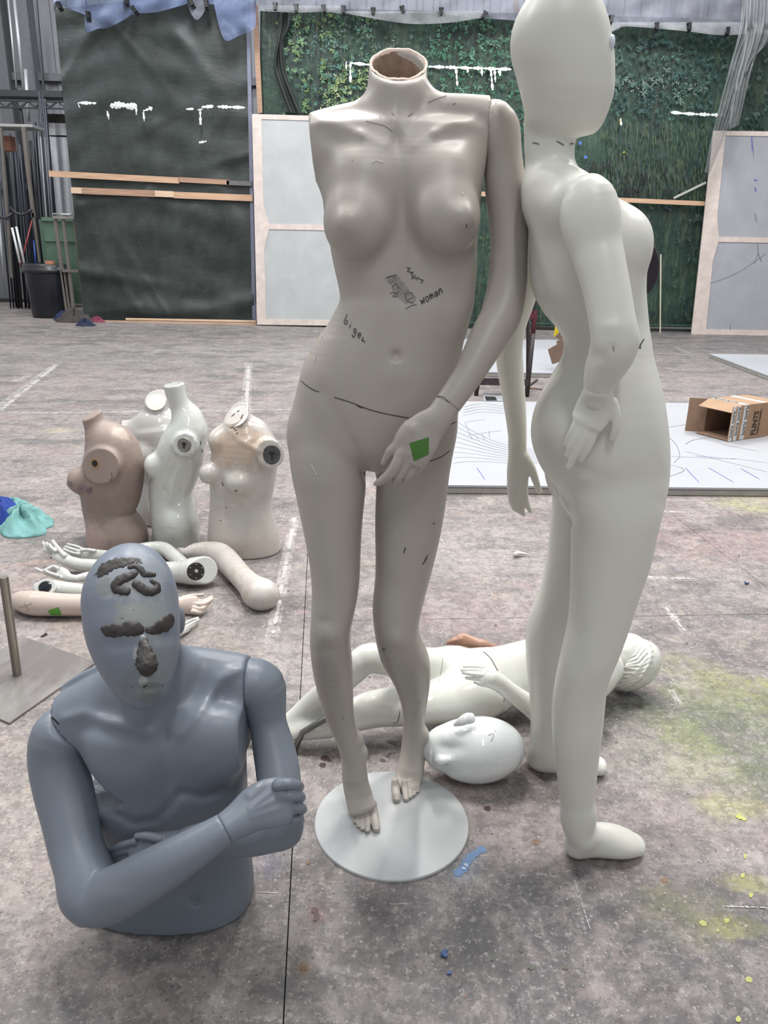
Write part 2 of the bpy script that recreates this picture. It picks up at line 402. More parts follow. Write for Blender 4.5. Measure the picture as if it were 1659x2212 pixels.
# ------------------------------------------------------------------ materials
def lin(c): return tuple(((v / 255) / 12.92 if v / 255 <= 0.04045 else ((v / 255 + 0.055) / 1.055) ** 2.4) for v in c) + (1.0,)
class NT:
    def __init__(s, name):
        s.m = bpy.data.materials.new(name); s.m.use_nodes = True; s.t = s.m.node_tree; s.N = s.t.nodes; s.b = s.N['Principled BSDF']
        s.tc = None
    def new(s, typ, **kw):
        n = s.N.new(typ)
        for k, v in kw.items(): setattr(n, k, v)
        return n
    def link(s, a, b): s.t.links.new(a, b)
    def co(s):
        if s.tc is None: s.tc = s.new('ShaderNodeTexCoord')
        return s.tc.outputs['Object']
    def noise(s, scale, detail=4, rough=0.55, vec=None, dist=0.0, sc=None):
        n = s.new('ShaderNodeTexNoise'); n.inputs['Scale'].default_value = scale; n.inputs['Detail'].default_value = detail
        n.inputs['Roughness'].default_value = rough; n.inputs['Distortion'].default_value = dist
        v = vec or s.co()
        if sc: mp = s.new('ShaderNodeMapping'); mp.inputs['Scale'].default_value = sc; s.link(v, mp.inputs[0]); v = mp.outputs[0]
        s.link(v, n.inputs['Vector']); return n.outputs['Fac']
    def voro(s, scale, feat='F1', vec=None, sc=None, rnd=1.0):
        n = s.new('ShaderNodeTexVoronoi'); n.feature = feat; n.inputs['Scale'].default_value = scale; n.inputs['Randomness'].default_value = rnd
        v = vec or s.co()
        if sc: mp = s.new('ShaderNodeMapping'); mp.inputs['Scale'].default_value = sc; s.link(v, mp.inputs[0]); v = mp.outputs[0]
        s.link(v, n.inputs['Vector']); return n
    def ramp(s, fac, stops):
        r = s.new('ShaderNodeMapRange'); r.inputs['From Min'].default_value = stops[0]; r.inputs['From Max'].default_value = stops[1]
        if len(stops) > 2: r.inputs['To Min'].default_value = stops[2]; r.inputs['To Max'].default_value = stops[3]
        s.link(fac, r.inputs['Value']); return r.outputs[0]
    def math(s, op, a, b=None, c=None):
        n = s.new('ShaderNodeMath', operation=op)
        for i, v in enumerate((a, b, c)):
            if v is None: continue
            if isinstance(v, (int, float)): n.inputs[i].default_value = v
            else: s.link(v, n.inputs[i])
        return n.outputs[0]
    def mix(s, fac, a, b, mode='MIX'):
        n = s.new('ShaderNodeMix', data_type='RGBA', blend_type=mode)
        for sock, v in ((n.inputs[0], fac), (n.inputs[6], a), (n.inputs[7], b)):
            if isinstance(v, (int, float)): sock.default_value = v
            elif isinstance(v, tuple): sock.default_value = v
            else: s.link(v, sock)
        return n.outputs[2]
    def blob(s, c, r, rot=0, noise=None, namp=0.5, soft=0.25, shape='e'):
        """mask (0..1) of a stain of its own shape at c with radii r (object space)"""
        mp = s.new('ShaderNodeMapping', vector_type='TEXTURE'); mp.inputs['Location'].default_value = tuple(float(x) for x in c)
        mp.inputs['Rotation'].default_value = (0, 0, rot); mp.inputs['Scale'].default_value = tuple(float(x) for x in r)
        s.link(s.co(), mp.inputs[0])
        if shape == 'e':
            ln = s.new('ShaderNodeVectorMath', operation='LENGTH'); s.link(mp.outputs[0], ln.inputs[0]); d = ln.outputs['Value']
        else:
            ab = s.new('ShaderNodeVectorMath', operation='ABSOLUTE'); s.link(mp.outputs[0], ab.inputs[0])
            sp = s.new('ShaderNodeSeparateXYZ'); s.link(ab.outputs[0], sp.inputs[0]); d = s.math('MAXIMUM', sp.outputs[0], sp.outputs[1])
        if noise is not None: d = s.math('ADD', d, s.math('MULTIPLY', s.math('SUBTRACT', noise, 0.5), namp))
        return s.ramp(d, (1.0 + soft, 1.0 - soft))
    def bump(s, h, strength=0.3, dist=0.01):
        b = s.new('ShaderNodeBump'); b.inputs['Strength'].default_value = strength; b.inputs['Distance'].default_value = dist
        s.link(h, b.inputs['Height']); s.link(b.outputs[0], s.b.inputs['Normal'])
    def fin(s, color=None, rough=0.5, metal=0.0, spec=0.5, coat=0.0, sss=0.0, **kw):
        b = s.b.inputs
        if color is not None:
            if isinstance(color, tuple): b['Base Color'].default_value = color
            else: s.link(color, b['Base Color'])
        if isinstance(rough, (int, float)): b['Roughness'].default_value = rough
        else: s.link(rough, b['Roughness'])
        b['Metallic'].default_value = metal; b['Specular IOR Level'].default_value = spec; b['Coat Weight'].default_value = coat; b['Coat Roughness'].default_value = 0.05
        if sss: b['Subsurface Weight'].default_value = sss; b['Subsurface Radius'].default_value = (1, .9, .6); b['Subsurface Scale'].default_value = 0.012
        return s.m
def plain(name, rgb, rough=0.5, var=0.06, scale=12, metal=0.0, spec=0.5, coat=0.0, bump=0.0, bscale=60, sc=None):
    t = NT(name); c = lin(rgb); n = t.noise(scale, 5, 0.6, sc=sc)
    lo = tuple(v * (1 - var * 2) for v in c[:3]) + (1,); hi = tuple(min(1, v * (1 + var * 2)) for v in c[:3]) + (1,)
    col = t.mix(t.ramp(n, (0.3, 0.7)), lo, hi)
    if bump: t.bump(t.noise(bscale, 4, sc=sc), bump, 0.004)
    return t.fin(col, rough, metal, spec, coat)

# ------------------------------------------------------------------ the setting
YB = WZ(829, 705, 0)[1]
def F0(px, py): return WZ(px, py, 0.0)
def mat_floor(cen, half):
    """one painted-floor material; only the stains that reach this sheet are built into it"""
    def near(p, r): return abs(p[0] - cen[0]) < half[0] + r and abs(p[1] - cen[1]) < half[1] + r
    t = NT('painted_workshop_floor')
    n1 = t.noise(.9, 8, 0.68); n2 = t.noise(4.5, 9, 0.74, dist=0.5); n3 = t.noise(26, 8, 0.78); nw = t.noise(7, 8, 0.74); n6 = t.noise(60, 5, .75)
    n4 = t.noise(2.4, 8, 0.7, sc=(.8, 1.5, 1)); n5 = t.noise(90, 4, 0.7)
    c = t.mix(t.ramp(n1, (0.36, 0.62)), lin((130, 126, 125)), lin((164, 157, 154)))
    c = t.mix(t.math('MULTIPLY', t.ramp(t.noise(3.1, 7, 0.7), (0.52, 0.62)), 0.5), c, lin((184, 160, 158)))
    c = t.mix(t.math('MULTIPLY', t.ramp(t.noise(5.3, 8, 0.75), (0.55, 0.62)), 0.45), c, lin((196, 186, 166)))
    pat = t.ramp(t.noise(13, 9, .8), (.44, .54)); pat2 = t.ramp(t.noise(10, 9, .8, dist=.4), (.47, .53))
    def st(px, py, rx, ry, rgb, k, rot=0.0, na=0.9, soft=0.3, shape='e', nz=None):
        nonlocal c
        p = F0(px, py)
        if not near(p, 2.4 * max(rx, ry)): return
        m = t.blob(p, (rx, ry, 1), rot, nz if nz is not None else nw, na * (1.9 if nz is None else 1), soft, shape)
        if rx > .08: m = t.math('MULTIPLY', m, t.math('ADD', t.math('MULTIPLY', pat, .65), .35))
        c = t.mix(t.math('MULTIPLY', m, k), c, lin(rgb))
    # broad worn regions
    st(900, 2100, .55, .35, (112, 112, 114), .55); st(1330, 2020, .42, .34, (96, 96, 100), .7); st(1250, 1880, .25, .12, (88, 88, 92), .5)
    st(560, 2150, .35, .2, (120, 119, 120), .5); st(200, 2150, .4, .22, (190, 184, 178), .45); st(60, 1700, .28, .5, (196, 186, 176), .5)
    st(1400, 1560, .4, .3, (104, 102, 104), .65); st(1350, 1500, .6, .35, (108, 106, 108), .5); st(1530, 1330, .5, .35, (120, 117, 118), .5)
    st(800, 1640, .28, .14, (200, 194, 188), .5); st(620, 1500, .2, .3, (206, 200, 196), .5); st(640, 1380, .4, .25, (130, 131, 128), .5)
    st(1130, 1720, .35, .22, (196, 182, 180), .55); st(1420, 1800, .4, .14, (186, 174, 172), .45)
    st(1600, 1500, .2, .12, (184, 188, 118), .6, na=1.3); st(1560, 1600, .3, .3, (128, 138, 112), .6, na=1.3); st(1480, 1440, .12, .08, (170, 176, 124), .4, na=1.5); st(1500, 1620, .10, .15, (186, 190, 130), .5, na=1.4); st(1640, 1580, .25, .2, (120, 132, 98), .55)
    st(1570, 1740, .08, .04, (206, 204, 128), .5, na=1.6); st(1620, 1910, .06, .025, (212, 210, 120), .45, na=1.8); st(1480, 1980, .1, .08, (180, 182, 120), .35, na=1.6)
    st(1650, 1090, .22, .16, (206, 206, 140), .55, na=1.2); st(1420, 1120, .5, .3, (150, 122, 122), .45); st(1570, 1180, .5, .22, (172, 140, 140), .45)
    st(140, 930, .9, .6, (176, 168, 162), .35); st(330, 720, 3.0, .9, (128, 128, 128), .5); st(1100, 730, 6, 1.2, (112, 112, 114), .55); st(1560, 770, 2.6, 1.6, (126, 124, 126), .5)
    st(60, 660, 1.6, 1.0, (158, 142, 132), .6); st(420, 770, 2.2, 1.1, (144, 150, 148), .4); st(30, 2190, .2, .06, (104, 104, 106), .6)
    st(1090, 1190, .6, .3, (200, 195, 192), .35); st(1080, 1330, .35, .2, (186, 158, 158), .4); st(330, 1400, .4, .2, (188, 172, 160), .35)
    # worn masking tape and paint lines
    def line(p, q, w, rgb=(210, 207, 204), k=.75):
        nonlocal c
        a, b = F0(*p), F0(*q); d = b - a
        if not near((a + b) / 2, np.linalg.norm(d) / 2 + .1): return
        ang = math.atan2(d[1], d[0])
        m = t.blob((a + b) / 2, (np.linalg.norm(d) / 2, w / 2, 1), ang, n3, 0.35, 0.12, 'b')
        m = t.math('MULTIPLY', m, t.ramp(t.noise(16, 8, .8), (0.42, 0.54)))
        c = t.mix(t.math('MULTIPLY', m, k), c, lin(rgb))
    line((636, 1118), (588, 1375), .045); line((0, 880), (122, 786), .09); line((30, 824), (60, 812), .07)
    line((8, 892), (640, 885), .07); line((537, 782), (529, 918), .08); line((80, 1040), (190, 1012), .03, k=.6); line((420, 1120), (640, 1117), .02, k=.5)
    line((1395, 1248), (1500, 1250), .035, (222, 220, 216)); line((1440, 1310), (1480, 1365), .03); line((1450, 1490), (1468, 1520), .02); line((480, 996), (600, 990), .03, k=.4)
    line((1375, 1104), (1500, 1107), .04); line((1460, 751), (1500, 772), .05); line((1440, 1860), (1620, 1862), .02, k=.35); line((1040, 1590), (1150, 1596), .012, (222, 216, 210), .8)
    line((300, 760), (660, 768), .06, k=.35); line((180, 1105), (20, 1250), .02, k=.3)
    # own-shape splashes
    st(1005, 1875, .05, .03, (128, 146, 166), .5, .9, na=1.2, nz=n3)
    
    st(683, 1972, .02, .03, (120, 92, 90), .6, na=1.2); st(655, 2092, .014, .012, (168, 142, 104), .7, na=1.2)
    st(1158, 1820, .009, .008, (150, 110, 84), .8); st(1435, 1902, .011, .01, (160, 130, 96), .8); st(590, 1860, .03, .05, (120, 122, 150), .45, na=1.8, nz=n3)
    st(350, 1395 - 60, .03, .02, (205, 160, 190), .0); st(650, 1322, .03, .02, (214, 176, 198), .55, na=1.4); st(130, 930, .12, .08, (214, 208, 168), .5, na=1.4)
    st(60, 1218, .14, .04, (202, 172, 158), .6, .4, na=1.2); st(230, 1110, .1, .05, (120, 100, 104), .4, na=1.6); st(1490, 1232, .09, .03, (96, 100, 116), .6, na=1.6); st(1580, 2000, .06, .03, (176, 178, 110), .5, na=1.8)
    # grain: scuffed lighter and darker paint all over
    c = t.mix(t.math('MULTIPLY', t.ramp(n2, (0.49, 0.56)), 0.38), c, lin((190, 184, 180)))
    c = t.mix(t.math('MULTIPLY', t.ramp(n4, (0.52, 0.60)), 0.55), c, lin((94, 94, 95)))
    c = t.mix(t.math('MULTIPLY', t.ramp(t.noise(24, 9, .85), (.49, .53)), .42), c, lin((88, 86, 86)))
    c = t.mix(t.math('MULTIPLY', t.ramp(n6, (.55, .62)), .38), c, lin((214, 210, 206)))
    # specks and drips
    v1 = t.voro(34); s1 = t.ramp(t.math('ADD', v1.outputs['Distance'], t.math('MULTIPLY', n5, 0.25)), (0.23, 0.17))
    s1 = t.math('MULTIPLY', s1, t.ramp(v1.outputs['Color'], (0.62, 0.66))); c = t.mix(t.math('MULTIPLY', s1, .8), c, lin((218, 214, 210)))
    v2 = t.voro(19, sc=(1, 1, 1)); s2 = t.ramp(t.math('ADD', v2.outputs['Distance'], t.math('MULTIPLY', n5, 0.3)), (0.22, 0.16))
    sep = t.new('ShaderNodeSeparateColor'); t.link(v2.outputs['Color'], sep.inputs[0])
    s2b = t.math('MULTIPLY', s2, t.ramp(sep.outputs[1], (0.55, 0.6))); c = t.mix(t.math('MULTIPLY', s2b, .75), c, lin((84, 78, 80)))
    v3 = t.voro(75); s3 = t.math('MULTIPLY', t.ramp(v3.outputs['Distance'], (0.2, 0.12)), t.ramp(n2, (0.42, 0.6))); c = t.mix(t.math('MULTIPLY', s3, .5), c, lin((70, 69, 70)))
    c = t.mix(t.math('MULTIPLY', t.ramp(n3, (0.55, 0.75)), .35), c, lin((80, 79, 80)))
    c = t.mix(t.math('MULTIPLY', t.ramp(t.noise(14, 8, 0.8, sc=(1, .35, 1)), (0.56, 0.7)), .45), c, lin((206, 202, 198)))
    v4 = t.voro(62); sp4 = t.new('ShaderNodeSeparateColor'); t.link(v4.outputs['Color'], sp4.inputs[0])
    s4 = t.math('MULTIPLY', t.ramp(t.math('ADD', v4.outputs['Distance'], t.math('MULTIPLY', n5, .3)), (.34, .28)), t.ramp(sp4.outputs[2], (.66, .7))); c = t.mix(t.math('MULTIPLY', s4, .55), c, lin((84, 80, 80)))
    v5 = t.voro(95); sp5 = t.new('ShaderNodeSeparateColor'); t.link(v5.outputs['Color'], sp5.inputs[0])
    s5 = t.math('MULTIPLY', t.ramp(t.math('ADD', v5.outputs['Distance'], t.math('MULTIPLY', n5, .3)), (.36, .3)), t.ramp(sp5.outputs[1], (.7, .74))); c = t.mix(t.math('MULTIPLY', s5, .5), c, lin((216, 210, 206)))
    t.bump(t.math('ADD', n3, t.math('MULTIPLY', n5, .5)), 0.3, 0.003)
    c = t.mix(1.0, c, (.76, .735, .73, 1), 'MULTIPLY')
    return t.fin(c, t.ramp(n2, (0.3, 0.7, 0.42, 0.68)), spec=0.3)
dark_void = plain('gap_black', (20, 20, 20), 0.9)
slab = make('floor', [(-9, -1.5, -.012), (9, -1.5, -.012), (9, 20, -.012), (-9, 20, -.012), (-9, -1.5, -.1), (9, -1.5, -.1), (9, 20, -.1), (-9, 20, -.1)],
            [(0, 1, 2, 3), (7, 6, 5, 4), (0, 4, 5, 1), (1, 5, 6, 2), (2, 6, 7, 3), (3, 7, 4, 0)], dark_void)
slab['kind'] = 'structure'
sa = F0(615, 2150); sb = F0(641, 1650); sd = nrm((sb - sa) * [1, 1, 0]); sn = np.array([sd[1], -sd[0], 0])
org = sa - sd * (sa[1] / sd[1])
for i in range(-6, 7):
    for j in range(-1, 7):
        a = org + sn * (i * 1.83) + sd * (j * 2.44 + (0.9 if i % 2 else 0.0))
        g = 0.0012; u0, u1, v0, v1 = g, 1.83 - g, g, 2.44 - g
        q = [a + sn * u + sd * v for (u, v) in ((u0, v0), (u1, v0), (u1, v1), (u0, v1))]
        if max(p[1] for p in q) < -1.4 or min(p[0] for p in q) > 8.9 or max(p[0] for p in q) < -8.9: continue
        make('floor_sheet', q + [p - EZ * .012 for p in q], [(0, 1, 2, 3), (0, 4, 5, 1), (1, 5, 6, 2), (2, 6, 7, 3), (3, 7, 4, 0)],
             mat_floor(sum(q) / 4, (max(x[0] for x in q) / 2 - min(x[0] for x in q) / 2, max(x[1] for x in q) / 2 - min(x[1] for x in q) / 2)), slab)

# crisp splashes, drips and worn tape lying on the painted sheets
sfl = lambda x, y: (F0(x, y), EZ)
def splat(rgb, pts, w, rough=.45, name='paint_splash', n=3, lift=.0008):
    ink(name, [curvy(list(a), n) if len(a) > 2 else list(a) for a in pts], w, plain('floor_paint_%d_%d_%d' % rgb, rgb, .5, .1, 60), slab, surf=sfl, lift=lift, step=3, rough=rough, kind='stuff')
splat((84, 118, 160), [[(1047, 1832), (1030, 1842), (1016, 1852), (1006, 1868)], [(1012, 1856), (998, 1878), (984, 1892)], [(1006, 1870), (994, 1888)]], 17); splat((168, 184, 200), [[(1004, 1866), (1010, 1874)], [(1000, 1874), (1003, 1880)]], 7, lift=.0022)
splat((86, 64, 62), [[(694, 1636), (706, 1640), (714, 1645)], [(690, 1652), (704, 1654)], [(1046, 1746), (1060, 1748)], [(678, 1960), (684, 1978), (680, 1990)], [(700, 1633), (704, 1636)]], 13)
splat((98, 98, 99), [[(822, 1640), (832, 1646)], [(834, 1632), (842, 1636)], [(840, 1627), (846, 1630)], [(838, 1600), (848, 1604), (856, 1612)]], 9)
splat((124, 98, 78), [[(1153, 1820), (1162, 1822)], [(1430, 1902), (1440, 1903)], [(648, 2090), (664, 2094)], [(660, 1862), (668, 1866)], [(1003, 2152), (1008, 2154)]], 9)
splat((90, 92, 80), [[(1080, 1998), (1096, 2002)], [(1100, 2018), (1112, 2024)], [(1120, 2050), (1132, 2052)], [(1140, 2088), (1154, 2090)], [(1216, 2086), (1226, 2094)], [(1060, 2070), (1066, 2074)]], 12)
splat((168, 170, 92), [[(1512, 1990), (1526, 2000)], [(1564, 1986), (1574, 1992)], [(1612, 2112), (1624, 2122)], [(1600, 1890), (1608, 1894)], [(1618, 1932), (1626, 1936)], [(1548, 2010), (1553, 2013)], [(1590, 1762), (1612, 1772)], [(1606, 1850), (1612, 1852)], [(1590, 2200), (1600, 2206)]], 14)
rnd = random.Random(21)
def worn(p, q_, w, rgb=(176, 172, 168)):
    p, q_ = np.array(p, float), np.array(q_, float); t_ = 0; segs = []
    while t_ < .97:
        l_ = rnd.uniform(.03, .12); a_, b_ = p + (q_ - p) * t_, p + (q_ - p) * min(1, t_ + l_); segs.append([tuple(a_ + rnd.uniform(-.6, .6)), tuple(b_ + rnd.uniform(-.6, .6))]); t_ += l_ + rnd.choice((0, 0, .02, .05))
    splat(rgb, segs, w, .35, 'worn_tape')
worn((636, 1118), (590, 1370), 9); worn((2, 886), (122, 788), 9); worn((40, 886), (640, 886), 3.2); worn((537, 792), (530, 918), 8); worn((1392, 1248), (1500, 1251), 6); worn((1438, 1312), (1482, 1368), 7); worn((1452, 1490), (1466, 1518), 5)
worn((1372, 1104), (1500, 1108), 5); worn((1464, 753), (1512, 776), 2.5); worn((1040, 1590), (1148, 1596), 3); worn((80, 1040), (188, 1012), 4); worn((560, 1928), (600, 1930), 3); worn((1560, 1958), (1659, 1962), 5); worn((848, 1954), (880, 1953), 3); worn((420, 1120), (620, 1118), 2)
worn((950, 1158), (975, 1205), 2.5); worn((1240, 1900), (1275, 2010), 3, (150, 150, 148)); worn((1330, 1895), (1362, 1910), 3, (160, 160, 158))
spk = []; spd = []
for k in range(170):
    x, y = rnd.uniform(0, 1659), rnd.uniform(1200, 2212); l_ = rnd.uniform(1.5, 5); a_ = rnd.uniform(0, 3.1); (spk if k % 2 else spd).append([(x, y), (x + l_ * math.cos(a_), y + l_ * .7 * math.sin(a_))])
splat((190, 186, 182), spk, 3.2, .3, 'paint_fleck', lift=.0026); splat((74, 68, 68), spd, 4, .3, 'paint_fleck', lift=.003)

# back wall of the hall: vertical corrugated cladding with steel columns
m_clad = plain('wall_cladding', (120, 120, 124), 0.55, 0.05, 2)
m_steel = plain('dark_steel', (52, 53, 56), 0.5, 0.08, 20, metal=0.3)
m_galv = plain('galvanised_pipe', (176, 178, 180), 0.4, 0.06, 30, metal=0.5)
YW = 17.6
V, Fs = [], []
xs = []; x = -9.0
while x < 9:
    xs += [(x, 0), (x + .16, 0), (x + .2, -.045), (x + .29, -.045)]; x += .33
for (x, d) in xs: V += [(x, YW + d, 0), (x, YW + d, 8.5)]
Fs = [(2 * i, 2 * i + 2, 2 * i + 3, 2 * i + 1) for i in range(len(xs) - 1)]
wb = make('wall_back', V, Fs, m_clad); wb['kind'] = 'structure'
for px in (3, 60, 1200, 1585):
    p = W(px, 100, YW - .25); box('column', (p[0], YW - .2, 4.2), (.22, .3, 8.4), m_clad if px > 100 else plain('column_grey', (96, 97, 100), .5), wb)
for z in (2.3, 4.35): box('cladding_rail', (0, YW - .12, z), (18, .12, .14), plain('rail_grey', (92, 92, 96), .6), wb)

def pxbox(name, x0, y0, x1, y1, Y, depth, mat, parent=None, **kw):
    """upright box whose front fills the given rectangle of the photograph at distance Y"""
    a, b = W((x0 + x1) / 2, y1, Y), W((x0 + x1) / 2, y0, Y); wl = W(x0, (y0 + y1) / 2, Y); wr = W(x1, (y0 + y1) / 2, Y)
    z0 = max(a[2], 0.0)
    return box(name, ((wl[0] + wr[0]) / 2, Y + depth / 2, (z0 + b[2]) / 2), (wr[0] - wl[0], depth, b[2] - z0), mat, parent, **kw)

# ------------------------------------------------------------------ tarpaulin screen on the left
def mat_tarp():
    t = NT('dark_green_tarpaulin'); n = t.noise(1.3, 6, 0.65); w = t.noise(5, 5, .7)
    c = t.mix(t.ramp(n, (.35, .7)), lin((30, 38, 34)), lin((62, 68, 66)))
    for (px, py, rx, rz, rgb, k) in ((508, 200, .24, 1.9, (96, 116, 150), .95), (235, 350, .45, .28, (132, 136, 138), .8), (245, 455, .6, .25, (128, 132, 134), .7), (400, 455, .4, .2, (118, 120, 108), .5),
                                     (172, 448, .13, .12, (180, 150, 40), .9), (525, 355, .14, .3, (150, 140, 60), .55), (150, 120, .25, .9, (70, 66, 60), .5), (430, 500, .55, .35, (30, 34, 42), .7), (172, 483, .06, .06, (110, 110, 170), .6)):
        c = t.mix(t.math('MULTIPLY', t.blob(W(px, py, YB), (rx, 3, rz), 0, w, 1.1, .35), k), c, lin(rgb))
    v = t.voro(30); s = t.math('MULTIPLY', t.ramp(v.outputs['Distance'], (.14, .08)), t.ramp(w, (.5, .6))); c = t.mix(s, c, lin((150, 152, 148)))
    t.bump(t.noise(5, 6, .6, sc=(.45, 1, 1.8), dist=.8), .12, .05)
    return t.fin(c, t.ramp(w, (.3, .7, .4, .55)), spec=.5)
scr = thing('tarpaulin_screen', 'tall dark green tarpaulin screen with white paint splashes and timber battens', 'screen', (W(330, 690, YB)[0], YB, 0))
cornr = [(118, 20), (535, -30), (549, 695), (182, 692)]
def quadpx(u, v, q):
    q = [np.array(p, float) for p in q]; return (1 - u) * (1 - v) * q[0] + u * (1 - v) * q[1] + u * v * q[2] + (1 - u) * v * q[3]
rnd = random.Random(3); V = []; NU, NV = 70, 110
folds = [(rnd.choice((0, 1)) if k < 5 else rnd.random(), rnd.random(), rnd.uniform(-1.2, 1.2), rnd.uniform(.012, .03), rnd.uniform(.012, .035)) for k in range(26)]
for j in range(NV + 1):
    for i in range(NU + 1):
        u, v = i / NU, j / NV; p = quadpx(u, v, cornr); d = 0
        for (fu, fv, an, am, wd) in folds:
            s_, c_ = math.sin(an), math.cos(an); a = (u - fu) * c_ + (v - fv) * s_ * 1.4; b = -(u - fu) * s_ + (v - fv) * c_ * 1.4
            L = .5; 
            if abs(a) < L: d += am * math.exp(-(b / wd / (1 + 2 * abs(a))) ** 2) * (1 - abs(a) / L)
        d += .01 * math.sin(v * 60 + 3 * math.sin(u * 5)) * (.4 + .6 * math.sin(u * 7 + v * 3) ** 2)
        sag = .07 * math.exp(-((v - (.93 + .04 * math.sin(u * 3))) / .025) ** 2) * min(1, u * 3) + .05 * math.exp(-((v - .84 - .1 * u) / .02) ** 2) * (1 - u)
        V.append(W(p[0], p[1], YB - d - sag))
make('tarpaulin', V, [(j * (NU + 1) + i, j * (NU + 1) + i + 1, (j + 1) * (NU + 1) + i + 1, (j + 1) * (NU + 1) + i) for j in range(NV) for i in range(NU)], mat_tarp(), scr, smooth=True)
wood = [plain('raw_timber_a', (196, 160, 132), .6, .1, 9, sc=(.3, 1, 6)), plain('raw_timber_b', (168, 134, 112), .6, .12, 9, sc=(.3, 1, 6)), plain('raw_timber_c', (214, 186, 158), .6, .08, 9, sc=(.3, 1, 6)), plain('grey_timber', (104, 102, 100), .6, .1, 9)]
def batten(p, q, wpx, mat, parent, Y=None, d=.03, name='batten'):
    Y = Y or YB - .06; a, b = W(p[0], p[1], Y), W(q[0], q[1], Y)
    return bar(name, a, b, d, wpx * zcam(a) / FPX, mat, parent, side=EY)
batten((106, 375), (387, 390), 12, wood[0], scr); batten((386, 388), (495, 394), 10, wood[1], scr); batten((490, 395), (545, 397), 9, wood[3], scr)
batten((154, 411), (179, 412), 12, wood[2], scr); batten((177, 412), (373, 420), 13, wood[1], scr, YB - .065); batten((335, 418), (376, 420), 12, wood[2], scr, YB - .09); batten((374, 421), (546, 428), 13, wood[0], scr)
batten((535, -20), (549, 690), 8, plain('screen_post', (120, 122, 140), .6), scr, YB - .03, name='post')
batten((225, 694), (553, 700), 4, wood[0], scr, YB - .25); batten((272, 689), (553, 694), 4, wood[2], scr, YB - .2)
white_paint = plain('white_paint', (214, 216, 214), .5, .05)
srf = lambda Y: (lambda x, y: (W(x, y, Y), -EY))
ink('paint_splash', [[(168, 222), (172, 232)], [(170, 222), (208, 223)], [(238, 228), (296, 228)], [(240, 226), (290, 231)], [(232, 240), (236, 258)], [(295, 232), (295, 248)], [(310, 240), (330, 233)], [(322, 230), (328, 240)], [(428, 238), (438, 236)], [(433, 236), (434, 270)], [(436, 232), (462, 230)], [(470, 231), (530, 233)], [(430, 308), (446, 305)], [(402, 236), (418, 235)], [(310, 242), (312, 262)]], 5, white_paint, scr, surf=srf(YB - .16), lift=.0, rough=.7, step=4)
ink('paint_splash', [[(238, 229), (262, 226), (280, 230), (296, 228)]], 11, white_paint, scr, surf=srf(YB - .162), lift=0, rough=.5, step=4)

# ------------------------------------------------------------------ painted foliage backcloth
def mat_back():
    t = NT('painted_backcloth'); n = t.noise(.9, 6, .65); w = t.noise(4, 6, .7); st = t.noise(3, 5, .7, sc=(5, 1, .6))
    c = t.mix(t.ramp(n, (.35, .68)), lin((26, 44, 40)), lin((52, 76, 64)))
    for (px, py, rx, rz, rgb, k) in ((1020, 110, 1.6, .7, (44, 96, 66), .6), (760, 190, .9, .5, (96, 128, 70), .6), (640, 130, .7, 1.1, (70, 100, 84), .5), (760, 70, 1.0, .4, (92, 104, 98), .5),
                                     (1390, 340, 1.0, .7, (86, 96, 62), .75), (1300, 330, .4, .6, (84, 80, 76), .6), (1430, 300, .35, .8, (76, 92, 110), .55), (1420, 225, 1.0, .3, (28, 50, 62), .6), (1460, 560, .9, .9, (22, 30, 36), .7), (1600, 160, .8, 1.0, (24, 40, 38), .6),
                                     (1040, 540, .3, .5, (60, 100, 66), .6), (1040, 610, .3, .4, (44, 56, 72), .7), (1170, 670, 1.2, .3, (40, 70, 58), .5), (1410, 600, .5, .3, (48, 64, 82), .5)):
        c = t.mix(t.math('MULTIPLY', t.blob(W(px, py, YB), (rx, 3, rz), 0, w, 1.2, .4), k), c, lin(rgb))
    c = t.mix(t.math('MULTIPLY', t.ramp(st, (.5, .62)), .35), c, lin((100, 112, 84)))
    c = t.mix(t.math('MULTIPLY', t.ramp(w, (.5, .62)), .4), c, lin((16, 26, 28)))
    t.bump(t.noise(10, 5, .6), .3, .04)
    return t.fin(c, .5, spec=.4)
bk = thing('painted_backcloth', 'huge dark green backcloth painted with jungle foliage across the back', 'backdrop', (2.0, YB + .1, 0))
q = [(562, 14), (1720, 45), (1720, 708), (562, 702)]; V = []; NU, NV = 110, 60
for j in range(NV + 1):
    for i in range(NU + 1):
        u, v = i / NU, j / NV; p = quadpx(u, v, q)
        d = .012 * math.sin(u * 40 + v * 6) * (1 - v) + .05 * math.exp(-(((u - .17) - (v) * .35) / .012) ** 2) * max(0, 1 - v * 3) + .04 * math.exp(-(((u - .13) - (v) * .12) / .01) ** 2) * max(0, 1 - v * 3) + .035 * math.exp(-(((u - .2) - (v) * .6) / .014) ** 2) * max(0, 1 - v * 3)
        V.append(W(p[0], p[1], YB + .12 - d))
make('cloth', V, [(j * (NU + 1) + i, j * (NU + 1) + i + 1, (j + 1) * (NU + 1) + i + 1, (j + 1) * (NU + 1) + i) for j in range(NV) for i in range(NU)], mat_back(), bk, smooth=True)
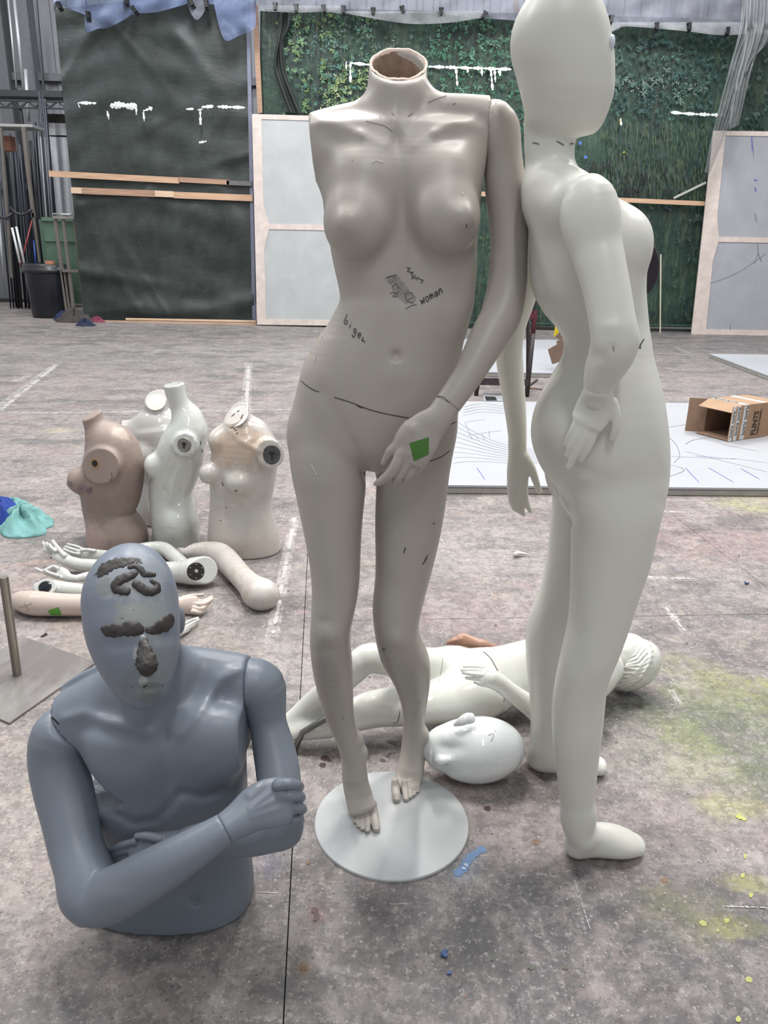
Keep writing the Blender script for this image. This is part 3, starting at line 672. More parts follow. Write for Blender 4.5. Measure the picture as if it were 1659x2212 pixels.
# painted leaves: flat brush marks on the cloth
rnd = random.Random(11); V, Fs, CC = [], [], []
def leaf(px, py, L, wd, an, rgb, Y):
    a = np.array([px, py]); d = np.array([math.cos(an), math.sin(an)]) * L; n = np.array([-d[1], d[0]]) / L * wd
    b = len(V)
    for p in (a, a + d * .35 + n, a + d, a + d * .4 - n): V.append(W(p[0], p[1], Y))
    Fs.append((b, b + 1, b + 2, b + 3)); CC.append(tuple(.72 * v + .28 * g for v, g in zip(rgb, (40, 62, 54))))
regs = [((600, 812, 20, 245), 1500, (3, 9), [(70, 130, 96), (120, 170, 120), (40, 90, 70), (150, 180, 90), (90, 150, 140)]), ((690, 812, 140, 245), 500, (3, 8), [(150, 170, 90), (190, 205, 130), (90, 130, 60), (214, 222, 160)]),
        ((905, 1140, 40, 300), 2400, (3, 9), [(40, 110, 74), (60, 140, 96), (30, 80, 70), (90, 160, 120), (24, 60, 60), (120, 170, 140)]), ((1315, 1560, 70, 260), 2000, (3, 8), [(40, 84, 74), (60, 104, 98), (34, 66, 70), (80, 120, 110)]),
        ((1320, 1530, 165, 200), 260, (2, 4), [(170, 176, 168), (130, 140, 134)]), ((1560, 1659, 70, 290), 500, (4, 10), [(34, 70, 60), (60, 92, 86), (100, 120, 112)]),
        ((1320, 1530, 440, 690), 380, (5, 14), [(44, 62, 60), (60, 78, 78), (34, 46, 60), (64, 84, 66)]), ((1030, 1060, 440, 700), 60, (4, 8), [(60, 100, 60), (50, 84, 80)]), ((700, 900, 30, 110), 220, (4, 9), [(120, 140, 130), (70, 110, 90)])]
for (x0, x1, y0, y1), cnt, (l0, l1), cols in regs:
    k = 0
    while k < cnt:
        cx, cy = rnd.uniform(x0, x1), rnd.uniform(y0, y1); base = rnd.uniform(0, 6.3); m = rnd.randint(3, 7); rgb = rnd.choice(cols)
        for q_ in range(m):
            f = rnd.uniform(.65, 1.1); leaf(cx + rnd.uniform(-4, 4), cy + rnd.uniform(-4, 4), rnd.uniform(l0, l1), rnd.uniform(.8, 2.2), base + rnd.uniform(-1.4, 1.4), tuple(min(255, v * f) for v in rgb), YB + .055 - rnd.random() * .004); k += 1
for k in range(520):   # vertical grass strokes
    x, y = rnd.uniform(1300, 1530), rnd.uniform(255, 420); leaf(x, y, rnd.uniform(12, 34), .8, math.pi / 2 + rnd.uniform(-.15, .15), rnd.choice([(92, 104, 64), (70, 84, 96), (110, 118, 84), (60, 70, 50), (84, 84, 80)]), YB + .05)
for k, (x, y) in enumerate([(1415, 175), (1462, 205), (1470, 218), (1440, 150), (640, 45), (650, 90), (618, 65), (1390, 200)]):
    for q_ in range(7): leaf(x, y, rnd.uniform(8, 15), 1.7, q_ * .9 + rnd.random(), (150, 190, 130) if x < 1000 else (120, 142, 128), YB + .048)
lo = make('painted_leaves', V, Fs, None, bk, kind='stuff')
ca = lo.data.color_attributes.new('Col', 'FLOAT_COLOR', 'CORNER')
ca.data.foreach_set('color', np.repeat(np.array([lin(c) for c in CC], dtype=np.float32), 4, axis=0).ravel())
t = NT('leaf_paint'); at = t.new('ShaderNodeAttribute'); at.attribute_name = 'Col'; lo.data.materials.append(t.fin(at.outputs['Color'], .55))
ink('white_drips', [[(748, 133), (748, 150)], [(755, 136), (800, 140)], [(757, 136), (757, 178)], [(925, 144), (1105, 150)], [(985, 148), (988, 186)], [(1060, 150), (1064, 195)], [(1068, 150), (1070, 178)], [(1078, 150), (1080, 165)], [(1040, 149), (1041, 165)], [(1010, 146), (1010, 158)], [(1448, 243), (1470, 245), (1500, 247), (1550, 249)], [(1340, 256), (1341, 272)]], 5, white_paint, bk, surf=srf(YB + .04), lift=0, rough=.8, step=4)
ink('yellow_drips', [[(1340, 257), (1341, 270)], [(1346, 330), (1350, 328)]], 4, plain('yellow_paint', (190, 180, 50), .5), bk, surf=srf(YB + .04), lift=0)
ink('blue_spots', [[(1252, 306), (1255, 312)], [(1262, 338), (1268, 341)]], 7, plain('blue_paint', (80, 110, 190), .5), bk, surf=srf(YB + .04), lift=0)
black_paint = plain('black_paint', (26, 26, 28), .5)
ink('painted_words', word('AH', 1274, 350, 26, -1, -2, 24) + word('SIN', 1349, 376, 17, -1, -2, 24) + word('WAR I PEA', 1346, 404, 14.5, 1, -1, 18) + [[(1438, 358), (1436, 376)], [(1252, 362), (1256, 364)]], 3.0, black_paint, bk, surf=srf(YB + .04), lift=0)
batten((860, 411), (1524, 440), 9, wood[0], bk, YB + .02); batten((562, 700), (1500, 714), 6, plain('dark_rail', (24, 26, 26), .6), bk, YB + .0); batten((562, 690), (1500, 703), 3, plain('green_rail', (52, 74, 66), .6), bk, YB + .02)
batten((551, 12), (562, 244), 11, wood[1], bk, YB - .02, name='post'); batten((683, -60), (686, 246), 2, m_steel, bk, YB - .03, name='wire')
# loose strip of dark cloth over the foliage and torn tape
tc = plain('dark_cloth', (44, 50, 48), .6, .15, 5)
def drape(name, left, right, Y, mat, parent=None, pleats=4, amp=.03, nu=24, nv=24, ph=0.0, **kw):
    L = catmull(np.array(left, float), 6); R = catmull(np.array(right, float), 6)
    L = np.array([L[int(round(k))] for k in np.linspace(0, len(L) - 1, nv + 1)]); R = np.array([R[int(round(k))] for k in np.linspace(0, len(R) - 1, nv + 1)])
    V = []
    for j in range(nv + 1):
        for i in range(nu + 1):
            u = i / nu; p = L[j] * (1 - u) + R[j] * u
            V.append(W(p[0], p[1], Y + amp * math.sin(u * pleats * 6.28 + ph + 2 * math.sin(j / nv * 3)) + amp * .4 * math.sin(j * .7 + u * 9)))
    return make(name, V, [(j * (nu + 1) + i, j * (nu + 1) + i + 1, (j + 1) * (nu + 1) + i + 1, (j + 1) * (nu + 1) + i) for j in range(nv) for i in range(nu)], mat, parent, smooth=True, **kw)
drape('cloth_strip', [(598, 20), (600, 60), (592, 130), (594, 165), (618, 242)], [(626, 24), (628, 60), (612, 90), (620, 160), (652, 246)], YB - .03, tc, bk, 2, .03)
bar('torn_tape', W(1455, 428, YB), W(1525, 394, YB), .01, .035, plain('torn_tape', (170, 172, 162), .5), bk, side=EY)

# ------------------------------------------------------------------ plastic sheeting and clamps along the top
def mat_plastic(name, rgb, al):
    t = NT(name); n = t.noise(2.2, 6, .65); c = t.mix(t.ramp(n, (.35, .7)), lin(tuple(v * .85 for v in rgb)), lin(rgb))
    t.bump(t.noise(3, 4, .5, dist=1.5), .3, .05)
    m = t.fin(c, .5, spec=.3); a = t.ramp(n, (.3, .7, al - .12, al + .12)); t.link(a, t.b.inputs['Alpha']); return m
pl_grey = mat_plastic('clear_plastic_sheet', (136, 138, 150), .7); pl_blue = mat_plastic('blue_light_tinted_plastic', (112, 126, 160), .7); pl_lt = mat_plastic('pale_plastic_sheet', (176, 178, 180), .5)  # pl_blue: bluish light from behind the sheet is put into its colour
def sheet(name, pts, ytop, Y, mat, parent, amp=.03, nv=14):
    C = resample(curvy(pts, 5), 9); V = []; nu = len(C) - 1
    for j in range(nv + 1):
        for i, p in enumerate(C):
            v = j / nv; y = ytop + (p[1] - ytop) * v
            V.append(W(p[0], y, Y + amp * math.sin(p[0] * .09 + 2 * math.sin(y * .05)) * v + amp * .5 * math.sin(p[0] * .031 + y * .11)))
    return make(name, V, [(j * (nu + 1) + i, j * (nu + 1) + i + 1, (j + 1) * (nu + 1) + i + 1, (j + 1) * (nu + 1) + i) for j in range(nv) for i in range(nu)], mat, parent, smooth=True)
ps = thing('plastic_sheet', 'translucent plastic sheet clamped along the top of the painted foliage backcloth', 'plastic sheet', (W(1000, 20, YB)[0], YB, W(1000, 20, YB)[2]))
sheet('sheet', [(560, 22), (600, 20), (650, 23), (700, 22), (742, 26), (806, 30), (870, 28), (953, 30), (1000, 36), (1045, 40), (1110, 44), (1200, 52), (1320, 66), (1345, 55), (1375, 54), (1430, 58), (1487, 62), (1560, 73), (1660, 66)], -70, YB - .2, pl_grey, ps)
sheet('hem', [(742, 28), (806, 40), (870, 50), (920, 52), (980, 48), (1045, 38)], 24, YB - .27, pl_lt, ps, .02, 6)
sheet('hem', [(560, 24), (640, 27), (700, 26), (742, 30)], 12, YB - .27, pl_lt, ps, .02, 4)
sheet('hem', [(1320, 70), (1345, 58), (1400, 60), (1487, 68), (1560, 76), (1660, 70)], 48, YB - .27, pl_lt, ps, .02, 4)
for x in (1113, 1497, 1570): batten((x, -60), (x + 4, 60), 12 if x < 1200 else 20, wood[1] if x < 1200 else wood[3], wb, YB + .6, name='upright')
ps2 = thing('plastic_sheet', 'bluish plastic sheet bunched and pegged over the top of the dark tarpaulin screen', 'plastic sheet', (W(300, 20, YB)[0], YB - .1, W(300, 20, YB)[2]))
sheet('sheet', [(116, 28), (128, 12), (150, 20), (186, 36), (184, 70), (212, 62), (232, 60), (262, 46), (292, 30), (340, 26), (405, 8)], -70, YB - .26, pl_blue, ps2, .04)
sheet('sheet', [(404, 4), (412, 28), (424, 43), (436, 34), (448, 10)], -30, YB - .3, pl_grey, ps2, .03, 8)
sheet('sheet', [(462, 8), (474, 60), (488, 88), (515, 78), (551, 60), (550, 20)], -70, YB - .3, pl_blue, ps2, .04)
sheet('sheet', [(400, 4), (466, 10)], -70, YB - .26, pl_blue, ps2, .03)
dp = thing('plastic_drape', 'long gauzy plastic drape hanging in folds above the right-hand white flat', 'plastic sheet', (W(1590, 300, YB)[0], YB - .2, W(1590, 300, YB)[2]))
drape('drape', [(1606, -40), (1598, 60), (1580, 130), (1556, 220), (1536, 300), (1522, 372)], [(1660, -40), (1650, 60), (1618, 130), (1598, 210), (1570, 285), (1534, 374)], YB - .45, pl_lt, dp, 5, .05, 40, 30)
drape('drape', [(1612, -40), (1610, 60), (1600, 130), (1584, 200), (1574, 280)], [(1672, -40), (1668, 60), (1652, 100), (1630, 130), (1596, 270)], YB - .6, pl_lt, dp, 4, .05, 30, 26)
m_clamp = plain('clamp_black', (24, 24, 26), .4)
def clamp(px, py, an, label, Y=YB - .235):
    p = W(px, py, Y); t_ = thing('spring_clamp', label, 'clamp', p, 'black clamps holding the plastic sheet')
    c, s_ = math.cos(an), math.sin(an); ax = np.array([c, 0, s_]); az = np.array([-s_, 0, c])
    box('jaw', p + EY * 0, (.055, .05, .11), m_clamp, t_, ax=ax, az=az); box('jaw', p - EY * .055 + az * .01, (.045, .03, .09), m_clamp, t_, ax=ax, az=az)
    v, f = pipe_v([p - ax * .035 - EY * .03 + az * .05, p + ax * .035 - EY * .03 + az * .05], .016, 8); make('spring', v, f, m_steel, t_)
nm = ['first', 'second', 'third', 'fourth', 'fifth', 'sixth', 'seventh', 'eighth', 'ninth', 'tenth', 'eleventh', 'twelfth']
for i, (x, y, a) in enumerate([(595, 17, 0), (640, 20, 0), (700, 22, .1), (742, 24, 0), (806, 28, 0), (870, 24, .3), (953, 28, 0), (1045, 35, -.5)]):
    clamp(x, y, a, f'black clamp on the clear plastic, {nm[i]} from the left above the headless mannequin')
for i, (x, y, a) in enumerate([(1319, 44, 0), (1417, 60, .1), (1487, 60, .2), (1569, 70, 0)]):
    clamp(x, y, a, f'black clamp on the clear plastic, {nm[i]} from the left beyond the white head')
for i, (x, y, a) in enumerate([(130, 15, .4), (192, 36, 0), (275, 5, .1), (292, 24, .7), (415, 8, .5), (447, 12, .1)]):
    clamp(x, y, a, f'dark peg on the bluish plastic over the tarpaulin, {nm[i]} from the left', YB - .30)

# ------------------------------------------------------------------ white flats leaning at the back
def flat(label, corners, Y0, Y1, rail_v, stile, cwid=.055, pan=(176, 178, 178), marks=None):
    """corners: TL, TR, BR, BL in photograph pixels; frame of timber rails with grey-white canvas panels"""
    fr = plain('flat_timber', (206, 192, 184), .6, .06, 8); pn = plain('flat_canvas', pan, .7, .04, 3)
    P = [W(*corners[0], Y1), W(*corners[1], Y1), W(*corners[2], Y0), W(*corners[3], Y0)]
    P[2][2] = max(P[2][2], .0); P[3][2] = max(P[3][2], .0)
    T = thing('canvas_flat', label, 'flat', (P[3] + P[2]) / 2 * [1, 1, 0])
    def pt(u, v): return (1 - u) * (1 - v) * P[0] + u * (1 - v) * P[1] + u * v * P[2] + (1 - u) * v * P[3]
    nn = nrm(np.cross(P[1] - P[0], P[3] - P[0])); nn = nn if nn[1] < 0 else -nn
    def slab_(name, u0, u1, v0, v1, z0, z1, mat):
        q = [pt(u0, v0), pt(u1, v0), pt(u1, v1), pt(u0, v1)]
        make(name, [a + nn * z1 for a in q] + [a + nn * z0 for a in q], [(0, 1, 2, 3), (7, 6, 5, 4), (0, 4, 5, 1), (1, 5, 6, 2), (2, 6, 7, 3), (3, 7, 4, 0)], mat, T)
    slab_('stile', 0, stile, 0, 1, 0, .03, fr); slab_('stile', 1 - stile, 1, 0, 1, 0, .03, fr)
    rh = .022
    slab_('rail', stile, 1 - stile, 0, rh, 0, .03, fr); slab_('rail', stile, 1 - stile, 1 - rh * 1.3, 1, 0, .03, fr); slab_('rail', stile, 1 - stile, rail_v - .013, rail_v + .013, 0, .03, fr)
    slab_('canvas_panel', stile, 1 - stile, rh, rail_v - .013, 0, .018, pn); slab_('canvas_panel', stile, 1 - stile, rail_v + .013, 1 - rh * 1.3, 0, .018, pn)
    for (u, v, su) in ((stile, rail_v, 1), (1 - stile, rail_v, -1)):   # tapered plywood corner plates
        q = [pt(u, v - .11), pt(u + su * .035, v), pt(u, v + .11)]
        make('corner_plate', [a + nn * .034 for a in q] + [a + nn * .0 for a in q], [(0, 1, 2), (5, 4, 3), (0, 3, 4, 1), (1, 4, 5, 2), (2, 5, 3, 0)], fr, T)
    return T, P, nn, pt
T1 = flat('tall white canvas-backed flat with pale timber frame standing behind the headless mannequin', [(545, 247), (912, 258), (905, 706), (556, 701)], YB - .35, YB - .2, .515, .055)
T2 = flat('white canvas flat with pencil marks leaning at the far right edge', [(1540, 283), (1760, 286), (1745, 727), (1492, 722)], F0(1492, 722)[1], F0(1492, 722)[1] + .15, .515, .12, pan=(160, 160, 166))
pencil = plain('pencil', (120, 120, 126), .6); bluep = plain('blue_pencil', (100, 104, 170), .6)
P = T2[1]; nn = T2[2]
def srf2(x, y):
    d = ray(x, y); o = P[0] + nn * .0195; tt = ((o - CAM) @ nn) / (d @ nn); return CAM + d * tt, nn
ink('pencil_line', [[(1518, 618), (1570, 600), (1600, 586), (1655, 548)], [(1636, 520), (1638, 545), (1630, 570)], [(1625, 300), (1628, 340)], [(1636, 545), (1645, 565)], [(1577, 700), (1577, 716)], [(1630, 460), (1634, 480)]], 1.3, pencil, T2[0], surf=srf2)
ink('blue_mark', [[(1624, 296), (1625, 326)], [(1628, 388), (1636, 390)], [(1631, 405), (1633, 414)]], 3, bluep, T2[0], surf=srf2)

# ------------------------------------------------------------------ store of poles and shelving at the far left
rnd = rnd
sh = thing('steel_shelving', 'black steel lattice shelf beam high up beside the tarpaulin screen', 'shelving', (W(60, 200, 15)[0], 15, 0))
pxbox('shelf_deck', -60, 194, 134, 208, 15.25, .4, m_steel, sh); pxbox('shelf_edge', -60, 215, 136, 219, 15.25, .05, m_steel, sh); pxbox('shelf_edge', -60, 231, 137, 234, 15.25, .04, m_steel, sh)
zz = [(-20 + 16 * k, 219 if k % 2 else 232) for k in range(11)]
for a, b in zip(zz[:-1], zz[1:]): bar('lattice_bar', W(a[0], a[1], 15.27), W(b[0], b[1], 15.27), .025, .025, m_steel, sh)
for (a, b, w_) in (((74, -40), (119, 470), 5), ((44, 234), (88, 560), 6)): batten(a, b, w_, m_steel, sh, 15.3, .04, 'upright')
cb = thing('white_cabinet', 'pale grey-white cabinet between the pole rack and the tarpaulin screen', 'cabinet', (W(128, 460, 15.6)[0], 15.6, 0))
pxbox('carcass', 98, 296, 166, 640, 15.6, .5, plain('cabinet_white', (186, 188, 192), .5), cb); pxbox('drawer', 98, 266, 160, 292, 15.6, .5, plain('cabinet_white2', (190, 191, 194), .5), cb)
tag(pxbox('dark_sack', 92, 246, 140, 265, 15.8, .4, plain('sack_dark', (44, 42, 38), .8)), 'dark folded sack on top of the pale cabinet', 'sack')
for i, (a, b, w_, mt) in enumerate([((29, -20), (51, 190), 6, m_galv), ((16, -20), (36, 190), 4, m_galv), ((55, 150), (62, 262), 7, m_galv)]):
    v, f = pipe_v([W(*a, 16.1), W(*b, 16.1)], w_ / 2 * 16 / FPX, 10); tag(make('steel_pipe', v, f, mt, None, smooth=True, origin=W(*b, 16.1)), ['thick galvanised pipe rising above the shelf at upper left', 'thin galvanised pipe at upper left edge', 'short galvanised pipe below the black shelf'][i], 'pipe')
rk = thing('pole_rack', 'tubular rack with pale top shelf holding dark poles at the left edge', 'rack', (W(35, 600, 13.9)[0], 13.9, 0))
m_tube = plain('rack_tube', (104, 98, 92), .5)
pxbox('top_shelf', -60, 267, 70, 273, 13.9, .5, plain('rack_shelf', (150, 150, 148), .6), rk)
for (a, b, w_) in (((51, 275), (62, 380), 8), ((62, 380), (73, 470), 7), ((2, 276), (26, 600), 5), ((72, 460), (86, 566), 4)): batten(a, b, w_, m_tube, rk, 13.85, .05, 'rack_post')
pipe('chain', [W(22, 448, 13.8), W(34, 460, 13.78), W(48, 464, 13.78), W(62, 458, 13.8), W(68, 452, 13.8)], .02, m_steel, rk); pipe('chain', [W(0, 470, 13.8), W(14, 472, 13.78), W(26, 460, 13.8)], .02, m_steel, rk)
tag(pxbox('wooden_block', 0, 293, 23, 325, 14.2, .2, plain('block_brown', (128, 84, 66), .6)), 'brown wooden block under the pale top shelf of the pole rack', 'block')
rnd = random.Random(8)
pc = [plain('pole_%d' % k, c, .45) for k, c in enumerate([(26, 28, 36), (38, 44, 60), (58, 60, 68), (20, 21, 25), (74, 78, 88)])]
for k in range(26):
    xt = -6 + k * 4.1 + rnd.uniform(-1, 1); yt = rnd.uniform(286, 330) if xt < 70 else rnd.uniform(252, 285); tl = .085 if xt < 70 else .07
    if xt > 84: yt = rnd.uniform(196, 215)
    xb = xt + (640 - yt) * tl; r = rnd.uniform(.013, .018); Y = 14.95 + .09 * (k % 3)
    v, f = pipe_v([W(xt, yt, Y), W(xb, 640, Y) * [1, 1, 0] + [0, 0, .01]], r, 8)
    c_ = pc[rnd.randrange(4)] if xt < 80 else pc[4 if k % 2 else 2]
    tag(make('pole', v, f, c_, None, smooth=True, origin=v[-1]), 'dark pole leaning in the rack between the pale shelf and the white cabinet', 'pole', 'dark poles in the rack')
for i, (a, b, w_, rgb) in enumerate([((26, 492), (43, 568), 5, (190, 190, 188)), ((35, 490), (52, 568), 5, (200, 200, 198)), ((69, 476), (44, 574), 3, (160, 70, 70)), ((73, 520), (77, 568), 4, (60, 84, 160)), ((-2, 480), (8, 600), 5, (150, 152, 156)), ((72, 470), (86, 568), 3, (130, 132, 136))]):
    v, f = pipe_v([W(*a, 13.72 + .07 * i), W(*b, 13.62 + .07 * i)], w_ / 2 * 13.6 / FPX, 8)
    tag(make('tube', v, f, plain('tube_%d' % i, rgb, .5), None, smooth=True, origin=W(*b, 13.6)), ['left one of two short white tubes behind the black bin', 'right one of two short white tubes behind the black bin', 'red and white stick slanting behind the black bin', 'blue tube behind the black bin', 'pale tube leaning at the far left edge', 'thin grey rod slanting down to the black bin'][i], 'tube')
gb = thing('green_crate', 'green plastic crate behind the metal stand beside the tarpaulin', 'crate', (W(130, 640, 14.0)[0], 14.0, 0))
m_gr = plain('crate_green', (96, 122, 104), .5); pxbox('crate_body', 94, 475, 176, 655, 14.0, .5, m_gr, gb); pxbox('crate_rim', 90, 470, 178, 478, 13.96, .58, m_gr, gb); pxbox('crate_rib', 96, 518, 176, 522, 13.97, .1, m_gr, gb)
# black waste bin
b0 = F0(96, 688); b0 = b0 + EY * .3
bn = thing('waste_bin', 'large black plastic bin with rolled rim, left of the tarpaulin screen', 'bin', b0)
m_bin = plain('bin_black', (26, 28, 36), .4)
hb = W(96, 571, b0[1])[2]; s_ = zcam(b0) / FPX
def lathe(name, c, prof, mat, parent, n=28, ax=None, smooth=True, **kw):
    V, Fs = [], []
    for (r, z) in prof:
        for j in range(n): a = 2 * math.pi * j / n; V.append(np.array(c) + [r * math.cos(a), r * math.sin(a), z])
    for i in range(len(prof) - 1):
        for j in range(n): a, b = i * n + j, i * n + (j + 1) % n; Fs.append((a, b, b + n, a + n))
    Fs.append(tuple(range(n))[::-1])
    return make(name, V, Fs, mat, parent, smooth=smooth, **kw)
b0z = b0 * [1, 1, 0]
lathe('bin_body', b0z, [(36 * s_, .0), (38 * s_, .02), (43 * s_, hb * .8), (45 * s_, hb), (42 * s_, hb), (40 * s_, hb * .5), (34 * s_, .05)], m_bin, bn)
lathe('bin_rim', b0z, [(45 * s_, hb - .13), (48 * s_, hb - .13), (49 * s_, hb - .07), (46 * s_, hb - .06), (47 * s_, hb - .01), (45 * s_, hb + .01), (42 * s_, hb)], plain('bin_rim', (40, 40, 42), .35), bn)
tag(box('cardboard_scrap', b0z + [.12, -.1, hb - .02], (.12, .1, .16), plain('scrap', (196, 130, 104), .7)), 'small orange and red carton sticking out of the black bin', 'carton')
st = thing('metal_stand', 'dark metal stand with papers on top between the black bin and the tarpaulin', 'stand', (W(140, 690, 13.3)[0], 13.3, 0))
pxbox('stand_top', 114, 466, 160, 473, 13.2, .3, plain('stand_top', (130, 128, 122), .6), st); pxbox('shelf_rail', 134, 582, 170, 588, 13.2, .03, m_tube, st)
for (a, b, w_) in (((119, 470), (146, 678), 7), ((136, 470), (160, 676), 6), ((160, 470), (183, 672), 5), ((136, 582), (150, 672), 5)): batten(a, b, w_, m_tube, st, 13.25, .04, 'stand_leg')
tag(make('paper_sheets', *join([(box_v(W(138, 464, 13.3) + EZ * .008 * k, nrm([1, .2 * (k - 1), 0]), nrm([-.2 * (k - 1), 1, 0]), EZ, .3, .2, .006), BOXF) for k in range(3)]), plain('paper', (206, 206, 206), .6), None, origin=W(138, 464, 13.3)), 'loose white papers on top of the dark metal stand', 'papers')

def cloth(name, c, rx, ry, hgt, mat, parent=None, seed=0, an=0.0, n=26, z0=0.0, fold=9, **kw):
    """crumpled cloth heap with radial folds"""
    rn = random.Random(seed); V, Fs = [], []; ph = [rn.uniform(0, 6.3) for _ in range(6)]; m = 12
    for j in range(m + 1):
        v = j / m
        for i in range(n * 2):
            a = math.pi * i / n; rr = v * (1 + .16 * math.sin(2 * a + ph[0]) + .12 * math.sin(3 * a + ph[1]) + .05 * math.sin(7 * a + ph[2]))
            z = hgt * (1 - v ** 2.2) * (.75 + .3 * math.sin(fold * .5 * a + ph[3] + 3 * v)) + hgt * .18 * math.sin(fold * a + ph[4] + 5 * v) * (1 - v * .7) + hgt * .12 * math.sin(17 * a + ph[5] - 9 * v) * v
            z = max(z, .006) if v > .95 else max(z, .004)
            x, y = rr * rx * math.cos(a), rr * ry * math.sin(a)
            V.append(np.array(c) + [x * math.cos(an) - y * math.sin(an), x * math.sin(an) + y * math.cos(an), z0 + z])
    for j in range(m):
        for i in range(2 * n): a, b = j * 2 * n + i, j * 2 * n + (i + 1) % (2 * n); Fs.append((a, a + 2 * n, b + 2 * n, b))
    b = len(V)
    V += [np.array([p[0], p[1], z0 + .001 + c[2]]) for p in V[m * 2 * n:(m + 1) * 2 * n]]
    for i in range(2 * n): k, l = m * 2 * n + i, m * 2 * n + (i + 1) % (2 * n); Fs.append((k, b + i, b + (i + 1) % (2 * n), l))
    return make(name, V, Fs, mat, parent, smooth=True, **kw)
for i, (x, y, rx, ry, h, rgb, lb) in enumerate([(140, 688, .17, .12, .14, (34, 44, 74), 'navy crumpled garment beside the foot of the black bin'), (163, 692, .26, .14, .2, (66, 60, 58), 'brown crumpled jacket on the floor by the metal stand'), (184, 700, .15, .08, .10, (30, 36, 62), 'dark blue crumpled cloth lying against the brown jacket'), (211, 692, .11, .07, .09, (120, 52, 72), 'small maroon and grey crumpled cloth at the foot of the tarpaulin')]):
    c = F0(x, y + 4); tag(cloth('crumpled_garment', c * [1, 1, 0], rx, ry, h, plain('garment_%d' % i, rgb, .85), None, seed=i, origin=c), lb, 'garment')
bc = F0(8, 636) + EY * .15; rb = thing('bucket', 'dark red bucket at the left edge beyond the black bin', 'bucket', bc)
lathe('bucket_body', bc, [(.085, 0), (.09, .01), (.12, .32), (.125, .34), (.11, .33), (.08, .03)], plain('bucket_red', (150, 34, 56), .4), rb, 20)
v, f = pipe_v([W(1427.5, 549, YB - .06), W(1426.5, 716, YB - .1) * [1, 1, 0] + [0, 0, .005]], .011, 8)
tag(make('white_stick', v, f, plain('stick_white', (206, 196, 176), .5), None, origin=v[-1]), 'thin white stick standing against the dark backcloth right of the white mannequin', 'stick')

# ------------------------------------------------------------------ primed boards lying on the floor
m_board = plain('primed_board', (166, 167, 171), .55, .02, 2); m_edge = plain('board_edge', (150, 146, 140), .7)
def board(label, pts, h=.05):
    P = [WZ(x, y, h) for (x, y) in pts]; c = sum(P) / 4; T = thing('primed_board', label, 'board', c * [1, 1, 0])
    make('board_top', P + [p - EZ * .012 for p in P], [(0, 1, 2, 3), (7, 6, 5, 4), (0, 4, 5, 1), (1, 5, 6, 2), (2, 6, 7, 3), (3, 7, 4, 0)], m_board, T)
    for i in range(4):
        a, b = P[i], P[(i + 1) % 4]; inw = nrm(c - (a + b) / 2) * .02
        bar('edge_batten', (a + inw) * [1, 1, 0] + EZ * (h - .012) / 2, (b + inw) * [1, 1, 0] + EZ * (h - .012) / 2, .03, h - .014, m_edge, T, side=EZ)
    return T
B1 = board('large white board with pencil curves lying on the floor behind the mannequin legs', [(880, 1047), (1800, 1056), (1560, 871), (905, 866)])
board('white board lying flat in the distance behind the small of the white mannequin back', [(840, 800), (1345, 808), (1335, 735), (850, 731)])
board('white board lying on the floor at the right edge beyond the cardboard box', [(1532, 764), (1900, 900), (2100, 850), (1760, 767)])
rnd = random.Random(4)
sb_ = lambda x, y: (WZ(x, y, .0505), EZ)
arcs = []
for k in range(9): arcs.append(curvy([(978, 905 + k * 12), (1010, 925 + k * 9), (1060, 950 + k * 6), (1110, 965 + k * 4.5), (1195, 975 + k * 3)], 5))
for k in range(4): arcs.append(curvy([(1000, 880 + k * 6), (1040, 872 + k * 6), (1090, 878 + k * 5)], 4))
arcs += [[(1004, 912), (1050, 906)], [(1004, 912), (1020, 950)], [(1028, 940), (1034, 952)], [(1040, 935), (1048, 950)], [(1056, 930), (1058, 946)], [(1010, 940), (1085, 930)]]
arcs += [curvy([(1440, 940), (1460, 960), (1468, 985), (1455, 1000)], 5), curvy([(1430, 1010), (1450, 1005), (1478, 1016), (1440, 1030), (1432, 1018)], 5), [(1430, 925), (1520, 912)], curvy([(1480, 960), (1500, 950), (1540, 945)], 4), [(1436, 985), (1560, 992)], [(1560, 960), (1640, 975)], [(1480, 975), (1659, 1020)], [(1580, 990), (1659, 1000)]]
ink('pencil_lines', arcs, 1.4, plain('pencil_line', (124, 125, 132), .6), B1, surf=sb_, lift=.0005, step=5)
ink('blue_lines', [[(1030, 1010), (1048, 1037)], [(1480, 1010), (1510, 1042)], [(1530, 1010), (1585, 1042)], [(1500, 985), (1590, 992)], [(1600, 1012), (1640, 1035)]], 1.8, plain('blue_line', (96, 98, 170), .6), B1, surf=sb_, lift=.0006, step=5)

# ------------------------------------------------------------------ cardboard carton with printed tape
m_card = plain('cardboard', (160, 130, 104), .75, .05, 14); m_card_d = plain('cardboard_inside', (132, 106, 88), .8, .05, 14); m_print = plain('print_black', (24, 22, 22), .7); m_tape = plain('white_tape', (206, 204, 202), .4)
zb = .053; c0 = WZ(1590, 951, zb); e1 = WZ(1659, 941, zb); Ld = nrm(e1 - c0); Wd = np.array([-Ld[1], Ld[0], 0]); ux = c0 - CAM
HB = 1.0
dz = W(1590, 876, c0[1])[2] - zb; HBX = dz; LBX = .40; WBX = .27
cx = thing('cardboard_box', 'open cardboard carton with printed white tape lying on the large drawing board', 'box', c0)
def panel(name, o, u, lu, v, lv, th, mat, parent): 
    n_ = nrm(np.cross(u, v)); return make(name, box_v(o + u * lu / 2 + v * lv / 2, u, v, n_, lu, lv, th), BOXF, mat, parent)
t4 = .004
panel('side_panel', c0, Ld, LBX, EZ, HBX, t4, m_card, cx); panel('side_panel', c0 + Wd * WBX, Ld, LBX, EZ, HBX, t4, m_card_d, cx)
